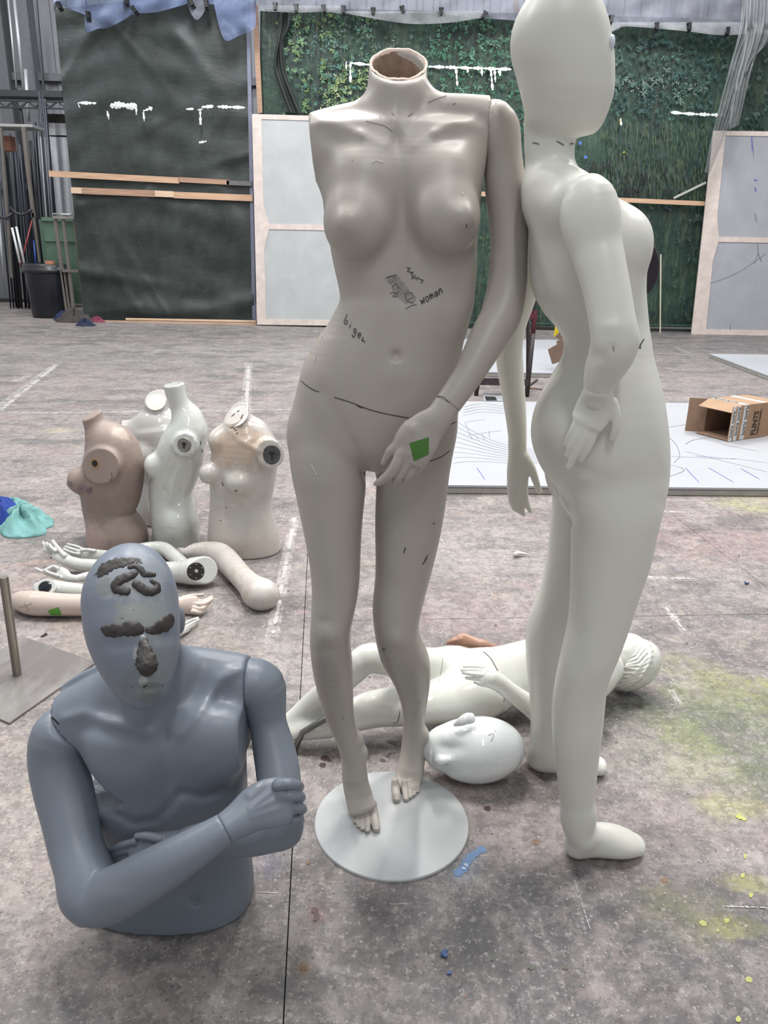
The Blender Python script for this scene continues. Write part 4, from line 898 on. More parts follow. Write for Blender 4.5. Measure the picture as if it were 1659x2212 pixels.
panel('top_panel', c0 + EZ * HBX, Ld, LBX, Wd, WBX, t4, m_card, cx); panel('bottom_panel', c0 + EZ * .002, Ld, LBX, Wd, WBX, t4, m_card_d, cx); panel('end_panel', c0 + Ld * LBX, Wd, WBX, EZ, HBX, t4, m_card_d, cx)
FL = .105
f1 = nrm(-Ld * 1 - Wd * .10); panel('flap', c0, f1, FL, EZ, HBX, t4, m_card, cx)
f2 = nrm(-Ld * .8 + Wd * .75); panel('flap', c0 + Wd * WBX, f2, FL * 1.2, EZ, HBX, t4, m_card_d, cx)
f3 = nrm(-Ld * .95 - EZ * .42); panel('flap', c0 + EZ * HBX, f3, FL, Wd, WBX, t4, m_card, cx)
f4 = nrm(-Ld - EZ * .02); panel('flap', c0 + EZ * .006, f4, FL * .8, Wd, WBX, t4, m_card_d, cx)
def strip(o, u, lu, v, lv): return panel('printed_tape', o, u, lu, v, lv, .0012, m_tape, cx)
so = -Wd * .0032
strip(c0 + so + Ld * .025, Ld, .045, EZ, HBX); strip(c0 + so + f1 * .010, f1, .038, EZ, HBX); strip(c0 + so + f1 * .066, f1, .036, EZ, HBX)
strip(c0 + Ld * .025 + EZ * (HBX + .003), Ld, .045, Wd, WBX); strip(c0 + Ld * .22 + EZ * (HBX + .003), Ld, .05, Wd, WBX)
def text(name, s_, o, xd, yd, size, mat, parent, wide=1.0):
    cu = bpy.data.curves.new(name, 'FONT'); cu.body = s_; cu.size = size; cu.extrude = .0004; cu.offset = size * .012
    ob = bpy.data.objects.new(name, cu); COL.objects.link(ob)
    me = bpy.data.meshes.new_from_object(ob); bpy.data.objects.remove(ob)
    n_ = nrm(np.cross(xd, yd)); vs_ = np.array([v.co[:] for v in me.vertices])
    wv = o + np.outer(vs_[:, 0] * wide, xd) + np.outer(vs_[:, 1], yd) + np.outer(vs_[:, 2], n_)
    fs = [tuple(p.vertices) for p in me.polygons]
    return make(name, wv, fs, mat, parent)
so2 = -Wd * .0045
text('lettering', 'FLINTS', c0 + so2 + Ld * .185 + EZ * .02, EZ, -Ld, .068, m_print, cx, .82)
text('lettering', 'Theatrical Chandlers', c0 + so2 + Ld * .215 + EZ * .02, EZ, -Ld, .026, m_print, cx, .82)
text('lettering', 'FLINTS  FLINTS', c0 + so2 + Ld * .042 + EZ * (HBX - .005), -EZ, Ld, .036, m_print, cx, .85)
text('lettering', 'FLINTS  FLINTS', c0 + so2 + f1 * .038 + EZ * (HBX - .01), -EZ, -f1, .034, m_print, cx, .85)
text('lettering', 'FLINTS  FLINTS', c0 + so2 + f1 * .094 + EZ * (HBX - .03), -EZ, -f1, .032, m_print, cx, .85)
text('lettering', 'FLINTS FLINTS', c0 + Ld * .03 + EZ * (HBX + .005) + Wd * (WBX - .01), -Wd, Ld, .036, m_print, cx, .85)
# torn carton with yellow flap further back
c1 = WZ(1215, 800, .056)
tcx = thing('torn_carton', 'torn brown carton with a yellow flap behind the hollow of the white mannequin back', 'box', c1)
def polyplate(name, pts, Y, th, mat, parent):
    a = [W(x, y, Y) for (x, y) in pts]; n = len(a)
    return make(name, a + [p + EY * th for p in a], [tuple(range(n)), tuple(range(n, 2 * n))[::-1]] + [(i, i + n, (i + 1) % n + n, (i + 1) % n) for i in range(n)], mat, parent)
cm = plain('carton_brown', (118, 98, 84), .8)
polyplate('carton_flap', [(1184, 755), (1204, 744), (1202, 738), (1210, 733), (1260, 720), (1262, 800), (1216, 800), (1215, 786), (1220, 777), (1197, 786), (1193, 786)], c1[1], .02, cm, tcx)
polyplate('carton_wall', [(1200, 728), (1212, 712), (1270, 700), (1270, 790), (1212, 735)], c1[1] + .12, .02, cm, tcx)
polyplate('yellow_flap', [(1197, 728), (1200, 704), (1240, 700), (1240, 722), (1209, 716)], c1[1] + .2, .02, plain('flap_yellow', (214, 190, 30), .6), tcx)
# work stool with dark red frame
sy = F0(1138, 858)[1]; sl = thing('work_stool', 'stool with dark red top rail and black legs behind the two standing mannequins', 'stool', F0(1095, 850) * [1, 1, 0])
m_red = plain('stool_red', (78, 20, 30), .5, .1); m_leg = plain('stool_leg', (56, 48, 50), .5, .25, 40)
tp = W(1156, 672, sy); ft = F0(1138, 857); wv_ = .40
pipe('leg', [tp + EZ * .0, tp * .75 + ft * .25], .021, m_red, sl, 8); pipe('leg', [tp * .75 + ft * .25, ft], .021, m_leg, sl, 8)
tl = tp - EX * wv_; fl_ = ft - EX * (wv_ + .06); pipe('leg', [tl, fl_], .02, m_leg, sl, 8)
bk_ = EY * .34; pipe('leg', [tp + bk_, ft + bk_ * 1.2 + EX * .08], .02, m_leg, sl, 8); pipe('leg', [tl + bk_, fl_ + bk_ * 1.2], .02, m_leg, sl, 8)
box('seat_frame', (tp + tl + bk_) / 2 - EZ * .03, (wv_ + .04, .38, .075), m_red, sl); box('seat', (tp + tl + bk_) / 2 + EZ * .05, (wv_, .36, .09), plain('seat_black', (22, 22, 24), .5), sl)
box('footrest', (ft + fl_) / 2 + EZ * .13, (.46, .05, .06), m_leg, sl); pipe('stretcher', [ft + EZ * .09, ft + bk_ * 1.1 + EX * .15 + EZ * .09], .012, m_leg, sl, 8); pipe('stretcher', [ft + EZ * .08, ft + EX * .22 + EY * .02 + EZ * .06], .008, plain('rust', (110, 84, 70), .6), sl, 6)
ph = WZ(1064, 862, .002); pt_ = thing('paper_print', 'small black and white print lying at the back edge of the large drawing board', 'print', ph)
make('sheet', [WZ(1043, 853, .004), WZ(1090, 855, .004), WZ(1092, 866, .004), WZ(1046, 866, .004)], [(3, 2, 1, 0)], m_board, pt_); make('dark_print', [WZ(1047, 856, .006), WZ(1070, 857, .006), WZ(1074, 865, .006), WZ(1050, 865, .006)], [(3, 2, 1, 0)], m_print, pt_)

# ------------------------------------------------------------------ mannequin materials
def mat_skin(name, rgb, rough, coat=0.0, mott=.03, blobs=(), dirt=0.0, sss=0.0, base=(0, 0, 0), specks=0.0, spec=.5, bump=.04):
    t = NT(name); n = t.noise(6, 5, .6); w = t.noise(22, 6, .7); w2 = t.noise(34, 8, .75); base = np.asarray(base, float)
    c0, c1 = lin(tuple(v * (1 - mott) for v in rgb)), lin(tuple(min(255, v * (1 + mott)) for v in rgb))
    c = t.mix(t.ramp(n, (.3, .7)), c0, c1)
    if dirt: c = t.mix(t.math('MULTIPLY', t.ramp(t.noise(9, 8, .75, dist=.8), (.5, .62)), dirt), c, lin((168, 150, 136)))
    for (p, r, col, k, na) in blobs:
        c = t.mix(t.math('MULTIPLY', t.blob(np.asarray(p) - base, (r, r, r) if isinstance(r, (int, float)) else r, 0, w2, na * 2.2, .25), k), c, lin(col))
    if specks:
        v = t.voro(40); s = t.math('MULTIPLY', t.ramp(t.math('ADD', v.outputs['Distance'], t.math('MULTIPLY', w, .2)), (.16, .1)), specks)
        sep = t.new('ShaderNodeSeparateColor'); t.link(v.outputs['Color'], sep.inputs[0]); s = t.math('MULTIPLY', s, t.ramp(sep.outputs[0], (.72, .76))); c = t.mix(s, c, lin((96, 84, 76)))
    if bump: t.bump(t.noise(240, 2, .5), bump, .0006)
    return t.fin(c, rough, coat=coat, sss=sss, spec=spec)
m_hair_line = plain('seam_dark', (70, 62, 58), .8); m_ink = plain('marker_ink', (30, 30, 36), .6); m_scr = plain('pale_scratch', (196, 192, 188), .6)
m_green = plain('green_tape', (72, 118, 50), .65, .06, 60); m_metal = plain('socket_metal', (92, 88, 84), .35, .15, 60, metal=.8); m_hole = plain('socket_dark', (24, 20, 18), .6)

# ================================================================== 1. grey headless female mannequin
b1 = F0(846, 1777) * [1, 1, 0]
MQ1 = thing('mannequin', 'warm grey headless female mannequin with green tape on its hand, on a round base', 'mannequin', b1)
mk1 = mat_skin('matt_warm_grey', (170, 163, 155), .42, mott=.02, base=b1, spec=.45)
m_rim = plain('broken_rim', (206, 184, 170), .8, .1, 50); 
lo = np.array([W(600, 900, 1.5)[0] - .04, 1.28, -.01]); hi = np.array([W(1060, 300, 1.6)[0] + .03, 1.78, 1.70])
F = Field(lo - [.02, 0, 0], hi, .0042)
rows(F, [(662, 1062, 285, 1.57, .060, .085), (664, 1056, 330, 1.565, .070, .095), (676, 1044, 380, 1.56, .078, .098), (698, 1035, 430, 1.56, .080, .098), (705, 1032, 480, 1.555, .080, .095), (711, 1030, 520, 1.555, .080, .090),
         (720, 1029, 573, 1.55, .078, .085), (735, 1027, 637, 1.545, .075, .08), (731, 1021, 662, 1.54, .077, .082), (700, 1007, 718, 1.54, .084, .09), (684, 1000, 738, 1.54, .087, .096), (657, 995, 787, 1.54, .094, .11),
         (647, 993, 822, 1.54, .098, .12), (636, 991, 868, 1.54, .099, .13), (624, 986, 924, 1.54, .096, .132), (624, 976, 962, 1.54, .088, .125), (640, 966, 985, 1.54, .066, .1)], k=.02, n=2.35, capr=.03)
limb(F, [(652, 310, 108, 1.575, .7), (675, 300, 100, 1.575, .75), (715, 282, 90, 1.575, .8), (770, 264, 80, 1.575, .85), (860, 262, 100, 1.58, .8), (955, 244, 76, 1.575, .85), (1010, 252, 88, 1.575, .8), (1045, 264, 104, 1.575, .8), (1070, 270, 108, 1.575, .8)], k=.028)
nc = W(858, 139, 1.595)
limb(F, [(860, 70, 127, 1.595, 1.0), (860, 100, 127, 1.595, 1.0), (860, 150, 126, 1.59, 1.0), (859, 185, 130, 1.585, .95), (862, 215, 146, 1.58, .85), (864, 245, 170, 1.58, .7)], k=.026)
rows(F, [(623, 800, 930, 1.54, .08, .12), (625, 792, 975, 1.535, .09, .12), (630, 790, 1015, 1.53, .092, .115), (637, 791, 1045, 1.53, .092, .11), (652, 783, 1120, 1.52, .086, .096), (666, 779, 1190, 1.505, .078, .086), (673, 777, 1250, 1.49, .07, .076),
         (674, 770, 1300, 1.475, .062, .066), (671, 758, 1350, 1.462, .06, .06), (670, 756, 1385, 1.462, .056, .058), (673, 761, 1431, 1.472, .05, .06), (687, 763, 1497, 1.487, .044, .058), (705, 764, 1550, 1.497, .038, .05), (725, 774, 1592, 1.5, .034, .042), (738, 785, 1637, 1.497, .033, .038), (741, 790, 1670, 1.488, .034, .034)], k=.012, n=2.1)
rows(F, [(790, 984, 930, 1.55, .08, .12), (800, 978, 975, 1.55, .088, .12), (811, 971, 1015, 1.55, .088, .115), (813, 967, 1050, 1.548, .086, .11), (810, 957, 1120, 1.54, .08, .096), (811, 942, 1190, 1.53, .075, .086), (811, 926, 1250, 1.52, .066, .076),
         (804, 911, 1312, 1.505, .062, .066), (809, 903, 1360, 1.498, .062, .058), (816, 913, 1397, 1.51, .06, .06), (828, 928, 1428, 1.535, .05, .062), (845, 930, 1456, 1.555, .046, .06), (861, 926, 1497, 1.58, .043, .056), (871, 918, 1545, 1.60, .036, .046), (869, 918, 1592, 1.612, .034, .04), (864, 917, 1637, 1.6, .035, .036), (857, 914, 1665, 1.585, .034, .032)], k=.012, n=2.1)
# feet: instep down to the toes
limb(F, [(764, 1640, 46, 1.497, .9), (768, 1690, 56, 1.478, .7), (777, 1726, 59, 1.458, .48), (782, 1742, 54, 1.446, .32)], k=.01)
limb(F, [(891, 1640, 46, 1.6, .9), (884, 1675, 58, 1.572, .62), (880, 1690, 56, 1.554, .40), (878, 1697, 50, 1.545, .30)], k=.01)
limb(F, [(908, 1592, 30, 1.62, 1), (911, 1625, 26, 1.625, 1)], k=.02); limb(F, [(767, 1600, 34, 1.51, 1), (776, 1640, 26, 1.52, 1)], k=.02)
F.ell(W(783, 1628, 1.50), (.012, .014, .015), k=.014); F.ell(W(918, 1588, 1.6), (.01, .014, .016), k=.016)
# breasts
F.ell(W(774, 491, 1.492), (.060, .060, .060), k=.018); F.ell(W(776, 425, 1.508), (.05, .044, .07), k=.05)
F.ell(W(960, 481, 1.492), (.062, .062, .060), k=.018); F.ell(W(958, 420, 1.508), (.05, .044, .07), k=.05)
F.ell(W(752, 482, 1.440), (.012, .012, .012), k=.03); F.ell(W(1000, 470, 1.440), (.012, .012, .012), k=.03)
F.relief([([(690, 262), (740, 272), (780, 288)], 11, .0045), ([(780, 288), (830, 312)], 10, .002), ([(1020, 258), (980, 262), (940, 284)], 11, .005), ([(940, 284), (895, 314)], 10, .002), (735, 306, 34, 14, 12, -.005), (985, 296, 36, 16, -14, -.007), (857, 300, 10, 22, 0, -.006), (850, 250, 12, 40, 0, .004), (905, 232, 10, 50, 20, -.004),
          (1000, 340, 26, 40, 0, .004), (868, 470, 16, 80, 0, -.008), (872, 600, 14, 90, 4, -.004), (856, 768, 10, 11, 0, -.010), (852, 812, 36, 26, 0, .004), (857, 786, 7, 6, 0, .003), (800, 620, 50, 60, 0, .002), (765, 700, 30, 60, 30, -.004), (960, 720, 24, 80, 5, -.004),
          (700, 320, 20, 30, 0, .004), (700, 360, 22, 60, 10, -.006), ([(765, 955), (775, 990), (792, 1030)], 8, -.003), ([(885, 960), (850, 1000), (812, 1030)], 9, -.003), ([(700, 850), (760, 960), (790, 1020)], 16, -.003), (712, 1375, 24, 18, 0, .005), (700, 1342, 14, 10, 0, -.003), (858, 1385, 26, 22, 0, .006), (706, 1405, 20, 12, 0, -.003), (846, 1425, 18, 10, 10, .004), (736, 1480, 10, 60, -12, .003), (900, 1500, 9, 60, 0, .003)], ymax=1.545)
pa_, pb_ = W(668, 254, 1.57), W(685, 410, 1.57); na_ = nrm(np.cross(nrm(pb_ - pa_), nrm(np.array([.0, 1, 0])))); na_ = na_ if na_[0] < 0 else -na_; F.a = F.half(pa_, na_, R=.19)
cutp = W(1050, 300, 1.57); cutn = nrm(np.array([1, .0, -.035])); F.a = F.half(cutp, cutn, gap=-.0012)
# open broken neck: slanted rough cut, hollow inside
ncp = W(861, 139, 1.592); nn_ = nrm(np.array([0.0, -.68, 1.0])); F.a = F.half(ncp, nn_)
limb(F, [(860, 90, 114, 1.592, 1.0), (860, 150, 112, 1.592, 1.0), (860, 215, 104, 1.59, .9)], k=.003, op='s')
V1, Q1 = F.mesh(smooth=4); body1 = make('body', V1, Q1, mk1, MQ1, smooth=True); tb1 = bvh(V1, Q1)
del F
# toes on a finer grid
for lab, ff, tt in (('left', [(770, 1702, 48, 1.472, .5), (775, 1722, 58, 1.460, .47), (783, 1748, 61, 1.442, .38)], [[(806, 1750, 19, .022), (811, 1778, 18, .016), (813, 1790, 17, .012)], [(793, 1755, 13, .02), (794, 1780, 11, .015), (794, 1794, 11, .010)], [(782, 1755, 12, .019), (783, 1776, 10.5, .014), (783, 1790, 10.5, .009)], [(771, 1752, 12, .017), (774, 1772, 10.5, .013), (775, 1784, 10, .009)], [(761, 1748, 12, .015), (765, 1764, 10, .012), (768, 1775, 10, .009)]]), ('right', [(883, 1672, 46, 1.572, .5), (881, 1686, 56, 1.558, .42), (878, 1700, 59, 1.543, .38)], [[(854, 1702, 18, .022), (856, 1718, 18, .016), (857, 1726, 17, .012)], [(874, 1702, 13, .02), (876, 1716, 12, .014), (877, 1726, 12, .010)], [(885, 1700, 11, .018), (886, 1712, 10.5, .013), (886.5, 1721, 10, .009)], [(893, 1698, 10.5, .016), (894, 1708, 10, .012), (894, 1716, 9.5, .009)], [(901, 1694, 10.5, .014), (902, 1703, 9.5, .011), (902, 1709, 9, .009)]])):
    lo, hi = bounds([(ff, False)] + [(x_, True) for x_ in tt], .012); F = Field(lo, hi, .0016)
    limb(F, ff, k=.01)
    for i, x_ in enumerate(tt):
        b0_ = x_[0]; limb(F, [(b0_[0] + (i - 1) * .6, b0_[1] - 14, b0_[2] * .9, b0_[3] + .012)] + [(c_[0], c_[1], c_[2] * (1.06 if i == 0 else 1.2), c_[3]) for c_ in x_], k=.0022, zmode=True, sub=2)
        e_ = x_[-1]; F.ell(WZ(e_[0], e_[1] - 2.5, e_[3] + .005) + [0, -.003, 0], (.0042 if i else .0062, .005, .0022), k=.0008)
    F.a = F.half([0, 0, .0065], -EZ)
    V, Q = F.mesh(smooth=2); make('toes', V, Q, mk1, MQ1, smooth=True); del F
# raw rim of the neck
rimV = []
def neck_pt(a, rr):
    v = np.array([math.cos(a), math.sin(a), 0]) * rr; z = .68 * v[1]
    return ncp + v + EZ * z
rp = zcam(ncp) / FPX
for i in range(48):
    a = i / 48 * 6.2832; j = 1 + .006 * math.sin(5 * a) + .004 * math.sin(11 * a + 1); rz = .0008 * math.sin(7 * a) + .0005 * math.sin(17 * a)
    rimV += [neck_pt(a, 63 * rp * j) + EZ * (.0005 + rz), neck_pt(a, 61.5 * rp * j) + EZ * (.0025 + rz), neck_pt(a, 58 * rp * j) + EZ * (.002 + rz), neck_pt(a, 57 * rp * j) - EZ * .004]
make('neck_rim', rimV, [(4 * i + k, 4 * i + k + 1, 4 * ((i + 1) % 48) + k + 1, 4 * ((i + 1) % 48) + k) for i in range(48) for k in range(3)], m_rim, MQ1, smooth=True)
make('neck_lining', *(lambda P: ([p for p in P], [(2 * i, 2 * i + 1, 2 * ((i + 1) % 48) + 1, 2 * ((i + 1) % 48)) for i in range(48)] + [tuple(range(1, 96, 2))]))([neck_pt(i / 48 * 6.2832, r_) - EZ * d_ for i in range(48) for (r_, d_) in ((57.2 * rp, .002), (50 * rp, .085))]), plain('raw_plaster', (138, 116, 100), .85, .2, 30), MQ1, smooth=True)
# arm and hand
arm = [(1062, 268, 100, 1.57, .9), (1075, 285, 98, 1.57, .9), (1086, 335, 82, 1.57, 1.0), (1091, 400, 88, 1.565, .95), (1099, 480, 84, 1.555, .95), (1099, 560, 80, 1.54, .95), (1096, 620, 83, 1.525, .9), (1083, 680, 87, 1.50, .85), (1060, 722, 84, 1.475, .85), (1039, 760, 76, 1.452, .85), (1008, 815, 64, 1.425, .85), (966, 875, 59, 1.40, .8), (948, 903, 62, 1.392, .75), (930, 925, 68, 1.388, .6)]
lo, hi = bounds([(arm, False)], .02); F = Field(lo, hi, .0038)
limb(F, arm, k=.01); F.relief([([(1070, 560), (1065, 600), (1045, 660)], 10, .002)]); F.a = F.half(cutp, -cutn, gap=-.0012, R=.13)
wp = W(966, 875, 1.40); wn = nrm(W(948, 903, 1.392) - W(985, 845, 1.412)); wn = nrm(wn + np.array([0, 0, -.0]))
a = F.half(wp, wn, gap=-.0004, R=.1); V, Q = F.mesh(a, 4); make('arm', V, Q, mk1, MQ1, smooth=True); tarm = bvh(V, Q); del F
palm = [(985, 847, 60, 1.41, .8), (966, 875, 59, 1.40, .8), (946, 903, 61, 1.392, .72), (922, 925, 78, 1.388, .42), (904, 950, 88, 1.385, .34), (892, 975, 84, 1.385, .33), (884, 992, 76, 1.387, .32)]
fng = [[(862, 960, 24, 1.39), (846, 972, 22, 1.392), (838, 985, 19, 1.396), (828, 1001, 12, 1.40)],
       [(868, 975, 26, 1.385), (856, 1003, 25, 1.382), (842, 1024, 23, 1.386), (822, 1040, 18, 1.396), (811, 1045, 10, 1.402)],
       [(886, 985, 22, 1.387), (876, 1008, 20, 1.386), (862, 1030, 19, 1.39), (853, 1041, 15, 1.396)],
       [(903, 985, 20, 1.389), (895, 1006, 18, 1.389), (883, 1028, 17, 1.393), (875, 1038, 14, 1.398)],
       [(918, 985, 19, 1.392), (912, 1000, 16, 1.392), (902, 1017, 15, 1.396), (896, 1025, 12, 1.4)]]
lo, hi = bounds([(palm, False), (fng[1], False)], .02); F = Field(lo, hi, .0018)
limb(F, palm, k=.01, sub=4); limb(F, [(885, 925, 30, 1.386), (872, 942, 28, 1.387), (862, 960, 24, 1.39)], k=.014); fingers(F, fng, k=.0035)
F.relief([(866, 978, 9, 8, 0, .0015), (886, 982, 8, 7, 0, .0012), (902, 984, 8, 7, 0, .001), ([(905, 930), (890, 975)], 4, .0008), ([(890, 930), (872, 970)], 4, .0008)])
a = F.half(wp, -wn, gap=-.0004, R=.06); Vh, Qh = F.mesh(a, 3); hand1 = make('hand', Vh, Qh, mk1, MQ1, smooth=True); th1 = bvh(Vh, Qh); del F
patch('tape', [(884, 957), (925, 944), (927, 962), (894, 995)], m_green, hand1, tree=th1, n=2); bpy.data.objects.remove(hand1.children[0])
patch('tape', [(884.5, 957), (926.5, 944.5), (926, 981), (894.5, 996)], m_green, hand1, tree=th1, n=12, jag=.4, label='torn square of green tape')
ink('wrist_crack', [[(944, 856), (958, 858), (970, 869)], [(966, 871), (976, 877), (984, 888), (988, 893)], [(983, 882), (982, 889)], [(970, 870), (966, 875)]], 1.6, m_hair_line, MQ1, tree=tarm)
disc('base_plate', b1 + EZ * .006, EZ, 166 * zcam(b1) / FPX, .006, plain('base_white', (176, 178, 178), .38, .03, 5, spec=.5), MQ1, n=72, bevel=.01)
ink('waist_seam', [curvy([(650, 822), (665, 835), (684, 846)], 4), curvy([(684, 844), (690, 847)], 2), curvy([(722, 858), (760, 870), (790, 882), (830, 893), (893, 905)], 5), [(768, 873), (778, 880), (786, 881)]], 2.0, m_hair_line, MQ1, tree=tb1)
ink('leg_seam', [curvy([(923, 998), (940, 992), (958, 984), (973, 972)], 4), [(972, 917), (986, 911)]], 2.0, m_hair_line, MQ1, tree=tb1)
ink('neck_marks', [curvy([(790, 262), (815, 268), (832, 273), (848, 285)], 4), [(924, 222), (948, 212), (965, 207)], [(846, 244), (852, 250)], [(820, 252), (823, 255)], [(880, 252), (892, 245)], [(978, 226), (984, 223)]], 1.8, plain('faint_mark', (120, 112, 108), .7), MQ1, tree=tb1)
ink('marker_writing', word('woman', 905, 641, 9.6, -5.2, 5.5, 17) + word('biger', 748, 678, 9.5, 10, -5, 18), 1.8, m_ink, MQ1, tree=tb1, step=1.5)
sm = plain('ink_smudge', (142, 137, 132), .6, .12, 60); ink('ink_smudge', [curvy([(838, 600), (850, 610), (862, 632), (880, 655)], 4), curvy([(850, 596), (872, 622), (894, 652)], 4)], 15, sm, MQ1, tree=tb1, lift=.0004, rough=.35, step=4)
ink('marker_scribble', word('ANGRy', 834, 597, 11, 13, -3, 14) if 'G' in LET else [curvy([(838, 600), (850, 596), (846, 612), (840, 606)], 4), curvy([(846, 622), (856, 612), (860, 624), (862, 618)], 4), curvy([(842, 634), (852, 632), (858, 640), (848, 640), (862, 630)], 4), curvy([(878, 650), (876, 636), (888, 632), (892, 642), (880, 650), (894, 655)], 4), [(876, 668), (888, 660), (900, 658)], [(832, 602), (838, 598), (856, 594)]], 1.5, plain('faded_ink', (84, 84, 94), .6), MQ1, tree=tb1, step=1.5)
ink('marker_scribble', [curvy([(878, 578), (886, 580), (880, 586), (890, 588)], 4), curvy([(886, 592), (892, 588), (890, 598), (898, 594)], 4), curvy([(888, 602), (898, 600), (900, 606)], 4), curvy([(900, 598), (908, 604), (914, 606), (908, 612)], 4)], 1.5, m_ink, MQ1, tree=tb1, step=1.5)
ink('scuffs', [[(1007, 484), (1008, 492)], [(760, 346), (762, 348)], [(934, 1132), (940, 1129)], [(872, 1195), (876, 1182)], [(912, 1220), (922, 1205)], [(916, 1212), (924, 1198)], [(831, 1400), (834, 1404)], [(850, 1417), (853, 1418)], [(905, 1515), (906, 1518)], [(740, 1548), (741, 1551)], [(830, 1399), (827, 1403), (831, 1405)]], 2.2, m_hair_line, MQ1, tree=tb1)
ink('pale_scratches', [[(672, 1000), (678, 1012), (684, 1026)], [(674, 1008), (682, 1018)], [(684, 1030), (688, 1035)], [(803, 351), (812, 346), (828, 350)], [(998, 420), (1001, 416)], [(682, 764), (680, 778)], [(698, 722), (694, 730)]], 3, m_scr, MQ1, tree=tb1)

# ================================================================== 2. white female mannequin seen from behind and the side
b2 = F0(1270, 1790) * [1, 1, 0]
MQ2 = thing('mannequin', 'creamy white female mannequin with faceless head standing in profile, hand on hip', 'mannequin', b2)
mk2 = mat_skin('milky_white_fibreglass', (212, 211, 202), .38, mott=.012, sss=.12, base=b2)
F = Field([W(1090, 600, 1.45)[0] - .03, 1.2, -.012], [W(1440, 900, 1.5)[0] + .05, 1.80, 1.80], .0044)
Yc = 1.47
rows(F, [(1141, 1256, 405, Yc + .01, .10, .10), (1143, 1316, 438, Yc, .12, .12), (1146, 1350, 475, Yc, .125, .13), (1148, 1378, 510, Yc, .13, .135), (1149, 1388, 545, Yc, .13, .135), (1149, 1386, 580, Yc, .122, .128), (1150, 1386, 620, Yc, .115, .12), (1160, 1388, 645, Yc, .11, .115), (1178, 1391, 675, Yc, .105, .11),
         (1204, 1393, 703, Yc, .104, .106), (1222, 1397, 735, Yc, .108, .11), (1224, 1400, 765, Yc, .115, .118), (1213, 1408, 798, Yc, .128, .13), (1189, 1418, 837, Yc, .142, .145), (1164, 1425, 884, Yc, .155, .155), (1152, 1430, 931, Yc, .16, .16), (1154, 1432, 973, Yc, .158, .158), (1170, 1431, 1012, Yc, .15, .15), (1190, 1428, 1040, Yc - .01, .13, .13), (1206, 1426, 1075, Yc - .01, .11, .11), (1226, 1418, 1115, Yc - .02, .09, .09)], k=.035, n=2.3, capr=.03)
F.ell(W(1356, 536, 1.41), (.038, .048, .044), k=.02); F.ell(W(1356, 534, 1.53), (.038, .048, .044), k=.02); F.ell(W(1334, 496, 1.46), (.040, .07, .036), k=.05)
limb(F, [(1240, 436, 116, 1.375, 1.), (1222, 428, 112, 1.42, 1.), (1198, 420, 98, 1.50, 1.), (1196, 430, 92, 1.58, 1.)], k=.04)
limb(F, [(1188, 270, 112, 1.49, .85), (1187, 310, 108, 1.49, .85), (1187, 350, 104, 1.49, .9), (1188, 385, 108, 1.49, 1.0), (1194, 430, 120, 1.49, 1.1)], k=.022)
# head
Yh = 1.475
rows(F, [(1196, 1240, -44, Yh, .022, .022), (1170, 1266, -32, Yh, .04, .04), (1149, 1287, -12, Yh, .056, .056), (1134, 1298, 5, Yh, .064, .064), (1118, 1308, 35, Yh, .071, .071), (1107, 1316, 65, Yh, .075, .075), (1103, 1321, 100, Yh, .076, .076), (1107, 1325, 135, Yh, .075, .075), (1116, 1325, 165, Yh, .072, .072), (1124, 1324, 198, Yh, .067, .067), (1130, 1317, 225, Yh, .06, .06), (1134, 1309, 248, Yh, .052, .052), (1138, 1300, 268, Yh, .044, .044), (1148, 1290, 280, Yh, .036, .036)], k=.010, n=2.15, sub=4, capr=.012)
# near leg, far leg
rows(F, [(1214, 1428, 1062, 1.41, .10, .085), (1230, 1424, 1100, 1.40, .095, .08), (1236, 1412, 1150, 1.395, .09, .08), (1235, 1402, 1200, 1.39, .085, .076), (1234, 1377, 1273, 1.38, .076, .07), (1229, 1354, 1350, 1.37, .066, .064), (1215, 1332, 1410, 1.36, .06, .06), (1204, 1311, 1461, 1.36, .056, .056), (1194, 1305, 1520, 1.36, .053, .053), (1193, 1299, 1580, 1.355, .05, .05), (1201, 1290, 1655, 1.35, .042, .042), (1209, 1284, 1715, 1.345, .036, .036), (1214, 1284, 1745, 1.343, .033, .033), (1215, 1284, 1766, 1.342, .030, .030)], k=.014, n=2.1)
rows(F, [(1172, 1400, 1000, 1.55, .09, .12), (1196, 1390, 1050, 1.57, .09, .10), (1191, 1360, 1131, 1.59, .085, .09), (1185, 1340, 1200, 1.60, .08, .085), (1165, 1298, 1292, 1.61, .07, .072), (1142, 1262, 1342, 1.62, .064, .066), (1136, 1244, 1385, 1.625, .06, .06), (1138, 1232, 1446, 1.635, .055, .055), (1145, 1222, 1510, 1.645, .048, .048), (1147, 1213, 1570, 1.65, .04, .04), (1143, 1218, 1620, 1.65, .034, .034), (1142, 1222, 1640, 1.648, .03, .03)], k=.012, n=2.1)
def foot(F, h, t, wh, wt, top, k=.014):
    """bare stylised foot between heel and toe points on the floor"""
    h, t = np.asarray(h, float), np.asarray(t, float); d = nrm((t - h) * [1, 1, 0]); sd = np.array([-d[1], d[0], 0]); L = np.linalg.norm(t - h)
    C = [h + d * .024 + EZ * .033, h + d * L * .34 + EZ * .040, h + d * L * .62 + EZ * .031, h + d * (L - .03) + EZ * .020]
    A = np.array([.030, .031, .041, .030]) * wh; B = np.array([.033, .040, .031, .020]); k = .025
    R = catmull(np.array([[*c, a, b] for c, a, b in zip(C, A, B)]), 3); m = len(R)
    F.loft(R[:, :3], R[:, 3], R[:, 4], R[:, 4], [sd] * m, [-EZ] * m, k=k)
foot(F, WZ(1222, 1850, 0), WZ(1398, 1838, 0), 1.0, 1, .07); foot(F, WZ(1146, 1652, 0), WZ(1318, 1672, 0), 1.0, 1, .07)
